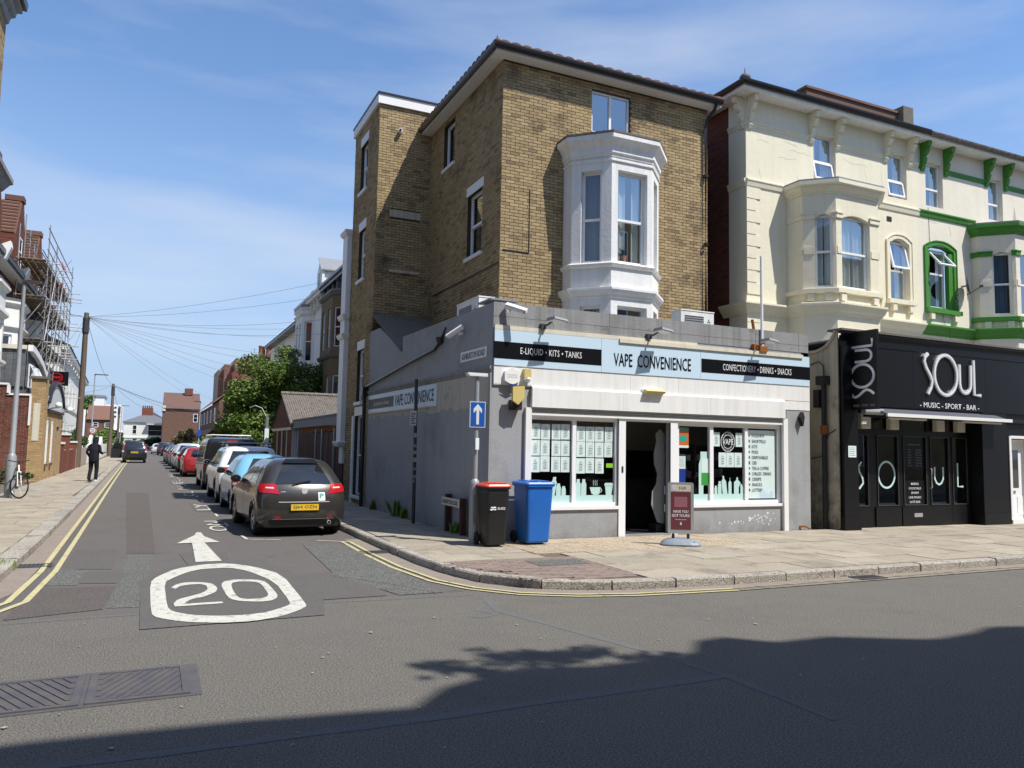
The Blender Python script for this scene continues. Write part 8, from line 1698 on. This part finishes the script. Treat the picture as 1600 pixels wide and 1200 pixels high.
for sg, w_ in ((1, (.17, .40, 1.145)), (-1, (-.155, .18, .925))):
    hb_ = B()
    for k in range(4): hb_.tube([(w_[0] + (k - 1.5) * .018, w_[1] + .03, w_[2]), (w_[0] + (k - 1.5) * .02, w_[1] + .075, w_[2] + .005), (w_[0] + (k - 1.5) * .018, w_[1] + .10 - .01 * abs(k - 1), w_[2] - .015)], .0085, 6)
    hb_.tube([(w_[0] - sg * .03, w_[1], w_[2]), (w_[0] - sg * .055, w_[1] + .04, w_[2] + .02)], .01, 6); hb_.tube([(w_[0], w_[1] - .04, w_[2]), (w_[0], w_[1] + .04, w_[2])], .035, 8, r2=.032); hb_.build('hand', M['skin'], pr, smooth=True, local=True)
ph = thing('parcel', 'small flat dark parcel held out by the man on the left pavement', 'parcel', (-1.70, 35.66, 1.27), R(-25)); B().box(-.12, -.07, 0, .14, .12, .03).build('box', M['darkpost'], ph, local=True)
# ================================================================= BICYCLE
bk = thing('bicycle', 'black and white hybrid bicycle leaning against the lamp post on the left pavement', 'bicycle', (-3.22, 25.2, .122), R(0))
# local frame: front wheel towards the road side, bicycle seen nearly end on turned
a_ = R(62)     # heading of the frame in plan
hd = Vector((math.cos(a_), math.sin(a_), 0)) * -1
fw_ = Vector((.02, -.12, .345)); rw_ = fw_ + Vector((-.30, .95, 0)); hd = (fw_ - rw_).normalized(); lean = Vector((-.06, -.02, 0))
def wheel(c, axis, nm):
    axis = axis.normalized(); u = Vector((0, 0, 1)) + lean; u = (u - axis * u.dot(axis)).normalized(); v = axis.cross(u); q = B(); n = 30
    pts = [c + (u * math.cos(2 * math.pi * i / n) + v * math.sin(2 * math.pi * i / n)) * .33 for i in range(n + 1)]; q.tube(pts, .018, 6, caps=False); wo = q.build(nm, M['rubber'], bk, smooth=True, local=True)
    q = B(); q.tube([c + (u * math.cos(2 * math.pi * i / n) + v * math.sin(2 * math.pi * i / n)) * .305 for i in range(n + 1)], .009, 5, caps=False); q.build('rim', M['alu'], wo, smooth=True, local=True); q = B()
    for i in range(16): a = 2 * math.pi * i / 16; q.tube([c + axis * (.02 if i % 2 else -.02), c + (u * math.cos(a) + v * math.sin(a)) * .30], .0022, 3)
    q.tube([c - axis * .05, c + axis * .05], .02, 8); q.build('spokes', M['alu'], wo, local=True)
side = hd.cross(Vector((0, 0, 1))); fax = (side + hd * .55).normalized()
wheel(fw_, fax, 'front_wheel'); wheel(rw_, side, 'rear_wheel')
bbk = rw_ + hd * .43 + Vector((0, 0, -.06)); seat = bbk - hd * .16 + Vector((0, 0, .52)) + lean * .5; head = fw_ - hd * .10 + Vector((0, 0, .52)) + lean * .5; headl = fw_ - hd * .04 + Vector((0, 0, .38)) + lean * .4
q = B()
for a, c in ((bbk, seat), (bbk, headl), (seat - Vector((0, 0, .05)), head), (bbk, rw_), (seat - Vector((0, 0, .08)), rw_)): q.tube([a, c], .018, 7)
q.build('frame', M['darkpost'], bk, smooth=40, local=True); q = B(); q.tube([head + Vector((0, 0, .05)), headl], .022, 8)
for sg in (1, -1): q.tube([headl + fax * .05 * sg, fw_ + fax * .055 * sg], .016, 7)
q.tube([headl + fax * .06, headl - fax * .06], .02, 6); q.build('fork', M['white'], bk, smooth=40, local=True)
hbp = head + Vector((0, 0, .14)); q = B(); q.tube([head, hbp], .016, 6); q.tube([hbp + fax * .32 + Vector((0, 0, .04)), hbp + fax * .1, hbp - fax * .1, hbp - fax * .32 + Vector((0, 0, .04))], .014, 6); q.build('handlebar', M['blackpl'], bk, smooth=40, local=True)
q = B(); s2 = seat + Vector((0, 0, .12)); q.tube([seat, s2], .014, 6); q.tube([s2 - hd * .12, s2 + hd * .14], .055, 8, r2=.02); q.build('saddle', M['blackpl'], bk, smooth=40, local=True)
q = B(); q.tube([bbk - side * .06, bbk + side * .06], .05, 10); q.tube([bbk + side * .08, bbk + side * .09 - Vector((0, 0, .17))], .01, 5); q.build('crank', M['blackpl'], bk, smooth=40, local=True)
# ================================================================= STREET FURNITURE
def wheelie(label, x, y, rz, bodym, lidm, w, d, h, logo):
    t = thing('wheelie_bin', label, 'wheelie bin', (x, y, .122), R(rz), group='wheelie bins outside the shop')
    q = B(); bw, bd = w * .40, d * .38; tw2, td = w * .5, d * .48; R2 = .04
    def rr(hx, hy, z, r=.05):
        o = []
        for cx_, cy_, a0 in ((hx - r, hy - r, 0), (-hx + r, hy - r, 90), (-hx + r, -hy + r, 180), (hx - r, -hy + r, 270)):
            for k in range(4): a = R(a0 + k * 30); o.append((cx_ + r * math.cos(a), cy_ + r * math.sin(a) + .0, z))
        return o
    rings = [rr(bw * .96, bd * .94, .03), rr(bw, bd, .06), rr(bw + (tw2 - bw) * .8, bd + (td - bd) * .8, h * .86), rr(tw2 - .015, td - .012, h * .87)]
    rings += [rr(tw2 - .012, td - .01, h * .915), rr(tw2 + .012, td + .012, h * .92), rr(tw2 + .012, td + .012, h * .945), rr(tw2 - .02, td - .02, h * .946)]
    loft(rings, 'body', bodym, t, smooth=35); 
    ql = B(); lr = [rr(tw2 + .02, td + .018, h * .947), rr(tw2 + .022, td + .02, h * .965), rr(tw2 - .0, td, h * .99), rr(tw2 - .06, td - .06, h * 1.0)]
    for a, c in zip(lr, lr[1:]):
        for j in range(len(a)): ql.quad(a[j], a[(j + 1) % len(a)], c[(j + 1) % len(a)], c[j])
    ql.quad(*lr[-1]); ql.build('lid', lidm, t, smooth=35, local=True)
    for sg in (-.5, .5): B().box(sg * w * .42 - .06, -td + .02, h * 1.0, sg * w * .42 + .06, td - .05, h * 1.012).build('lid_rib', lidm, t, local=True)
    B().tube([(-w * .3, td + .05, h * .95), (w * .3, td + .05, h * .95)], .016, 6).build('handle', bodym, t, local=True); 
    for sg in (1, -1): wv_ = B(); wv_.lathe([(.03, sg * (bw + .06)), (.1, sg * (bw + .055)), (.1, sg * (bw + .01)), (.03, sg * (bw + .0))], (0, bd + .02, .1), 'x', 18); wv_.build('wheel', M['rubber'], t, smooth=40, local=True)
    B().tube([(-bw - .03, bd + .02, .1), (bw + .03, bd + .02, .1)], .012, 6).build('axle', M['galv'], t, local=True)
    fy_ = -(bd + (td - bd) * .55) - .004
    if logo: 
        lettering('lettering', 'SUEZ', M['whiteink'], t, (.055, fy_ - .016, h * .61), (1, 0, 0), (0, (td - bd) * .8, -.86 * h) if 0 else (0, 0, 1), .14, .038, depth=.0, bold=.03, local=True)
        FL = Fr((-.5, fy_ - .012), (.5, fy_ - .012)); lg = B(); lg.ribbon(FL, [(.355, .60 * h), (.375, .587 * h), (.40, .60 * h), (.405, .62 * h), (.43, .633 * h), (.455, .62 * h)], .022, .001, .005); lg.ribbon(FL, [(.365, .622 * h), (.385, .633 * h), (.405, .62 * h), (.415, .60 * h), (.44, .588 * h), (.46, .60 * h)], .018, .001, .005); lg.build('emblem', M['whiteink'], t, local=True)
    # moulded front panel
    q = B(); q.hexa([(-bw * .72, -bd * .99 - .002, .10), (bw * .72, -bd * .99 - .002, .10), (bw * .72, -bd * .9, .10), (-bw * .72, -bd * .9, .10), (-bw * .8, -bd - (td - bd) * .62 - .006, h * .70), (bw * .8, -bd - (td - bd) * .62 - .006, h * .70), (bw * .8, -bd * .9, h * .70), (-bw * .8, -bd * .9, h * .70)]); q.build('moulded_panel', bodym, t, local=True)
    return t
wheelie('black wheelie bin with red lid beside the street lamp', 5.28, 12.0, -2, M['bin_black'], M['bin_red'], .43, .52, 1.04, True)
wheelie('blue wheelie bin in front of the left shop window', 6.09, 12.12, 0, M['bin_blue'], M['bin_blue'], .53, .62, 1.07, False)
t = thing('black_bin', 'black litter bin cut off at the left edge in front of the bicycle', 'bin', (-3.78, 24.6, .122)); q = B(); q.prism([(-4.05, 24.35), (-3.62, 24.35), (-3.60, 24.75), (-4.05, 24.75)], .13, .78); q.build('body', M['bin_black'], t); box('lid', M['bin_black'], t, -4.08, 24.32, .782, -3.59, 24.78, .83)
# lamp post with one way sign
lp = thing('street_lamp', 'short galvanised lamp post with blue one way arrow sign by the shop corner', 'lamp post', (5.085, 12.36, .122)); x, y = 5.085, 12.36
B().lathe([(.085, .1), (.085, 1.12), (.075, 1.18), (.045, 1.22), (.042, 2.98), (0, 2.98)], (x, y, 0), n=16).build('column', M['greypost'], lp, smooth=35)
B().box(x - .17, y - .08, 2.985, x + .17, y + .09, 3.01).box(x - .19, y - .06, 3.0102, x + .18, y + .07, 3.045).build('lantern', M['signgrey'], lp); box('access_door', M['galv'], lp, x - .05, y - .089, .45, x + .05, y - .083, .95)
FS = Fr((x - .145, y - .065), (x + .145, y - .065)); wbox('sign_plate', M['signgrey'], lp, FS, 0, .29, -.01, 0, 2.10, 2.545); wbox('sign_face', M['roadblue'], lp, FS, .012, .278, .0005, .002, 2.112, 2.533)
q = B(); q.wprism(FS, [(.12, 2.15), (.17, 2.15), (.17, 2.40), (.222, 2.345), (.222, 2.42), (.145, 2.505), (.068, 2.42), (.068, 2.345), (.12, 2.40)], .0022, .004); q.build('arrow', M['signgrey'], lp); wbox('sticker', M['paper'], lp, FS, .11, .175, .012, .022, 1.72, 1.92)
for z in (2.2, 2.45): B().tube([(x, y - .055, z), (x, y + .05, z)], .05, 10).build('clip', M['galv'], lp)
po = thing('sign_post', 'thin dark grey post with small stickers standing beside the grey side wall', 'post', (5.15, 15.9, .122)); B().tube([(5.15, 15.9, .1), (5.13, 15.9, 3.2)], .038, 10).build('pole', M['darkpost'], po, smooth=40)
PF = Fr((5.0, 15.86), (5.15, 15.86)); wbox('sign_plate', M['signgrey'], po, PF, .0, .14, -.005, .004, 2.20, 2.52)
for i in range(5): wbox('print', M['ink'], po, PF, .02, .12 - (i % 2) * .03, .0042, .006, 2.24 + i * .05, 2.262 + i * .05)
rg = random.Random(2)
for i in range(7): z = .95 + i * .16 + rg.uniform(-.04, .04); wbox('sticker', rg.choice([M['greyback'], M['alu'], M['galv']]), po, PF, .10, .10 + rg.uniform(.04, .08), .002, .006, z, z + rg.uniform(.05, .1))
ns = thing('low_name_sign', 'low ASHBURTON ROAD name plate on two brown timber posts by the grey wall', 'street sign', (5.33, 13.95, .122))
for yy in (14.35, 13.55): box('post', M['browntimber'], ns, 5.30, yy - .05, .1, 5.40, yy + .05, .84 if yy > 14 else .80)
NF = Fr((5.29, 14.52), (5.27, 13.52)); wbox('plate', M['creamstrip'], ns, NF, 0, 1.0, .0, .015, .63, .78); wtext('lettering', 'ASHBURTON ROAD', M['ink'], ns, NF, .5, .705, .016, .88, .085, bold=.01)
# A-board
ab_ = thing('pavement_sign', 'grey framed swing pavement sign with maroon poster outside the shop door', 'pavement sign', (8.49, 11.12, .122), R(-30)); ab_.scale = (.86, .95, 1); 
def rbox(hx, z0, z1, y0, y1, r=.035):
    o = []
    for cx_, cz_, a0 in ((hx - r, z1 - r, 0), (-hx + r, z1 - r, 90), (-hx + r, z0 + r, 180), (hx - r, z0 + r, 270)):
        for k in range(4): a = R(a0 + k * 30); o.append((cx_ + r * math.cos(a), cz_ + r * math.sin(a)))
    return o
AF = Fr((0, 0), (1, 0)); q = B(); q.wprism(AF, rbox(.26, .20, 1.09, 0, 0), -.022, .022); q.build('frame', M['alu'], ab_, local=True)
q = B(); q.wprism(AF, [(-.20, .27), (.20, .27), (.20, .925), (-.20, .925)], .0225, .025); q.build('poster', M['maroon'], ab_, local=True); q = B(); q.wprism(AF, [(-.20, .935), (.20, .935), (.20, 1.05), (-.20, 1.05)], .0225, .024); q.build('header', M['creamstrip'], ab_, local=True)
def at_(s, x, z, w, h, m, bold=.02): lettering('lettering', s, M[m], ab_, (x, -.0255, z), (1, 0, 0), (0, 0, 1), w, h, depth=.0005, bold=bold, local=True)
at_('HAVE YOU', .0, .585, .30, .05, 'whiteink', .03); at_('GOT YOURS?', .0, .515, .36, .05, 'whiteink', .03); at_('To collect points', .0, .445, .22, .022, 'paper'); at_('E LUX', .04, .995, .14, .045, 'ink', .03)
q = B(); q.wprism(AF, [(-.13, .66), (.13, .66), (.13, .84), (-.13, .84)], .0251, .026); q.build('print', mat('faded_pink_print', (.33, .12, .14), .5), ab_, local=True); q = B(); q.wprism(AF, [(-.015, .35), (.015, .35), (.02, .38), (0, .41), (-.02, .38)], .0251, .027); q.wprism(AF, [(-.17, .955), (-.10, .955), (-.09, 1.02), (-.135, 1.045), (-.18, 1.02)], .0245, .026); q.build('emblem', M['signgrey'], ab_, local=True)
for x in (-.15, .15): B().tube([(x, 0, .10), (x, 0, .20)], .03, 8).build('spring', M['blackpl'], ab_, local=True)
lr = []
for k, (sx, sy, z) in enumerate(((1.0, 1.0, .0), (1.02, 1.02, .03), (.9, .9, .07), (.7, .72, .105), (.35, .4, .12))):
    lr.append([(.40 * sx * (abs(math.cos(a)) ** .6) * (1 if math.cos(a) > 0 else -1), .25 * sy * (abs(math.sin(a)) ** .6) * (1 if math.sin(a) > 0 else -1), z) for a in [2 * math.pi * j / 24 for j in range(24)]])
q = B()
for a, c in zip(lr, lr[1:]):
    for j in range(24): q.quad(a[j], a[(j + 1) % 24], c[(j + 1) % 24], c[j])
q.quad(*lr[-1]); q.build('base', M['greybase'], ab_, smooth=True, local=True); B().box(.12, -.20, .072, .26, -.16, .082).build('base_slot', M['blackpl'], ab_, local=True)
# left lamp, telegraph poles, lamps further on
def lampcol(name, label, x, y, h, arm, r=.06, light=None):
    t = thing(name, label, 'street lamp', (x, y, .122)); B().lathe([(r * 1.7, .1), (r * 1.7, 1.25), (r * 1.2, 1.33), (r, 1.36), (r * .62, h), (0, h)], (x, y, 0), n=14).build('column', M['greypost'], t, smooth=35)
    B().box(x + min(0, arm) - .05, y - .09, h, x + max(0, arm) + .05, y + .09, h + .07).build('lantern', M['darkpost'], t); return t
lampcol('street_lamp', 'tall grey street lamp at the left edge with the bicycle leaning on it', -3.49, 25.55, 6.2, .35, .075)
lampcol('street_lamp', 'thin street lamp with angled head beyond the telegraph pole', -4.3, 70, 7.0, .9); lampcol('street_lamp', 'distant street lamp between the far telegraph poles', -3.9, 122, 6.7, .9)
l3 = lampcol('street_lamp', 'street lamp on the right pavement with small blue arrow sign', 3.92, 75, 5.4, -.5); B().box(3.78, 74.85, 2.3, 4.06, 74.9, 2.9).build('sign_face', M['roadblue'], l3)
rs = thing('road_sign', 'small round speed sign on a post in front of the villa wall', 'road sign', (-4.15, 69, .122)); B().tube([(-4.15, 69, .1), (-4.15, 69, 2.9)], .04, 6).build('post', M['galv'], rs)
B().lathe([(0, 0), (.28, 0), (.28, .02), (0, .02)], (-4.15, 68.93, 2.55), 'y', 18).build('face', M['signgrey'], rs); B().lathe([(.20, -.004), (.27, -.004)], (-4.15, 68.93, 2.55), 'y', 18).build('red_ring', M['lamp_red'], rs); lettering('lettering', '20', M['ink'], rs, (-4.15, 68.925, 2.55), (1, 0, 0), (0, 0, 1), .22, .2)
def tpole(label, x, y, h, r=.17):
    t = thing('telegraph_pole', label, 'telegraph pole', (x, y, .1), group='telegraph poles along the side road'); B().tube([(x, y, 0), (x, y, h)], r, 10, r2=r * .68).build('pole', M['wood_pole'], t, smooth=40)
    B().lathe([(r * .68 + .03, h - 1.3), (r * .7 + .05, h - 1.2), (r * .7 + .05, h - .35), (r * .68 + .02, h - .25)], (x, y, 0), n=10).build('cap', M['darkpost'], t); B().lathe([(.12, 0), (.14, .03), (.12, .06)], (x, y, h - .25), n=10).build('cable_ring', M['galv'], t); return t
tpole('nearest telegraph pole fanning wires across the side road', -3.95, 53.5, 9.55, .20); tpole('second telegraph pole beyond the walking man', -4.0, 95, 8.0, .19); tpole('third and farthest telegraph pole', -4.7, 136, 7.2, .2)
gp_ = thing('garden_post', 'pale weathered post with scroll bracket and notices beside the garage', 'post', (5.15, 38.9, .122)); B().tube([(5.15, 39.6, .1), (5.15, 39.6, 3.1)], .09, 8).build('post', M['galv'], gp_); B().tube([(5.1, 39.6, 3.1), (4.9, 39.7, 3.5), (4.6, 39.8, 3.62), (4.35, 39.9, 3.5)], .03, 6).build('scroll', M['greypost'], gp_)
box('notice', M['paper'], gp_, 5.05, 39.45, 1.5, 5.25, 39.49, 2.5)
# wires
def wire(a, c, sag, label='telephone wire', group='telephone wires from the nearest pole', r=.008):
    a, c = Vector(a), Vector(c); P_ = [a + (c - a) * (i / 10) - Vector((0, 0, sag * 4 * (i / 10) * (1 - i / 10))) for i in range(11)]; m_ = a; q = B().tube(P_, r, 4, caps=False)
    o = rootmesh('overhead_wire', q, M['wirem'], label, 'wire', group)
M['wirem'] = mat('wire_grey', (.16, .165, .18), .6, .4, var=0)
T1_ = (-3.95, 53.5, 9.3); ORD = ['', 'second', 'third', 'fourth', 'fifth', 'sixth', 'seventh', 'eighth', 'ninth', 'tenth', 'eleventh', 'twelfth', 'thirteenth']
for c, s_ in (((8.85, 37.5, 10.2), .3), ((8.85, 41, 9.9), .35), ((8.3, 42.2, 8.6), .45), ((8.85, 45, 8.2), .5), ((8.3, 49, 9.0), .3), ((8.3, 50.5, 7.4), .4), ((8.85, 55, 9.2), .3), ((8.9, 58, 7.6), .4), ((8.9, 62, 7.0), .4), ((8.9, 66, 6.6), .4), ((7.5, 77, 7.2), .4), ((7.0, 90, 6.0), .5), ((6.3, 98, 5.9), .5)):
    NW = globals().get('NW', -1) + 1; wire(T1_, c, s_, ORD[NW] + ' highest wire of the fan crossing the road from the nearest telegraph pole' if NW else 'highest wire of the fan crossing the road from the nearest telegraph pole')
for c, l_ in (((-5.7, 47, 8.8), 'upper wire from the nearest telegraph pole to the scaffolding'), ((-5.6, 43, 8.4), 'lower wire from the nearest telegraph pole to the scaffolding'), ((-6.0, 60, 7.6), 'short wire from the nearest telegraph pole down to the first villa'), ((-6.2, 68, 7.4), 'wire from the nearest telegraph pole down to the second villa')): wire(T1_, c, .15, l_)
T2_ = (-4.0, 95, 7.85)
for c, s_, l_ in (((6.3, 104, 5.7), .5, 'nearest wire from the second pole to the brown brick terrace'), ((6.3, 112, 5.9), .5, 'middle wire from the second pole to the brown brick terrace'), ((6.3, 118, 5.4), .5, 'farthest wire from the second pole to the brown brick terrace'), ((1.9, 158, 7.4), 1.0, 'wire from the second pole to the far red brick house'), ((-6.8, 84, 7.2), .2, 'upper wire from the second pole to the white villas'), ((-6.9, 90, 6.6), .2, 'lower wire from the second pole to the white villas')): wire(T2_, c, s_, l_, 'telephone wires from the second pole', .018)
wire(T1_, T2_, .9, 'long telephone wire running from the nearest telegraph pole to the second one', None, .014); wire(T2_, (-4.7, 136, 7.0), .6, 'telephone wire running from the second telegraph pole to the farthest one', None, .018)
# ================================================================= OPPOSITE SIDE (behind the camera, casts the foreground shade)
op = thing('opposite_terrace', 'tall brick terrace on the near side of the main road behind the viewer', 'building', (8, -7, 0)); K_ = 2.0; 
prof = [(-.8, 5.37), (.3, 5.29), (1.4, 5.12), (1.7, 5.45), (2.2, 5.65), (2.9, 5.6), (3.0, 5.55), (3.9, 5.55), (4.1, 5.62), (4.35, 5.92), (4.7, 5.95), (5.05, 5.62), (5.7, 5.60), (6.5, 5.2), (6.7, 5.15), (7.3, 5.2), (7.6, 5.30), (7.8, 5.28), (8.4, 5.08), (12, 4.9)]
pts = []
for x, ys_ in prof: h_ = (ys_ + 1.5) * K_; pts.append((x + h_ * .409, h_))
OFr = Fr((0, -2.2), (1, -2.2)); pl_ = [(-40, 0), (40, 0), (40, pts[-1][1])] + pts[::-1] + [(-40, pts[0][1])]
q = B(); q.wprism(Fr((0, -1.5), (-1, -1.5)), [(-u, z) for u, z in pl_], -12, 0); q.build('wall', M['stock'], op)
OW = Fr((40, -2.2), (-40, -2.2))
me_w = None
for r_ in range(4):
    for i in range(22):
        x = -26 + i * 2.7; z = 1.2 + r_ * 3.1
        if me_w is None: ow = B().box(-.5, 0, 0, .5, .03, 1.8).build('window', M['upvc'], op, local=True); me_w = ow.data; ow.location = Vector((x, -1.5, z)) - _off(op); pn_ = B().box(-.42, .031, .08, .42, .04, 1.72).build('pane', M['carglass'], ow, local=True); me_p = pn_.data
        else: ow = place('window', me_w, op, (x, -1.5, z)); pn_ = bpy.data.objects.new('pane', me_p); COL.objects.link(pn_); pn_.parent = ow
tree('pavement_tree', 'leafy street tree on the opposite pavement behind the viewer', 'tree', (6.6, .5, .12), [((.35, 0, 10.7), (.4, .4, .4)), ((-.3, .1, 10.3), (.4, .3, .3)), ((.75, .1, 9.9), (.8, .5, .6)), ((.3, 0, 9.2), (1.0, .5, .6)), ((1.0, 0, 8.6), (1.0, .6, .8))], 3200, .08, trunk=(7.5, .14), m='leaf', seed=60)
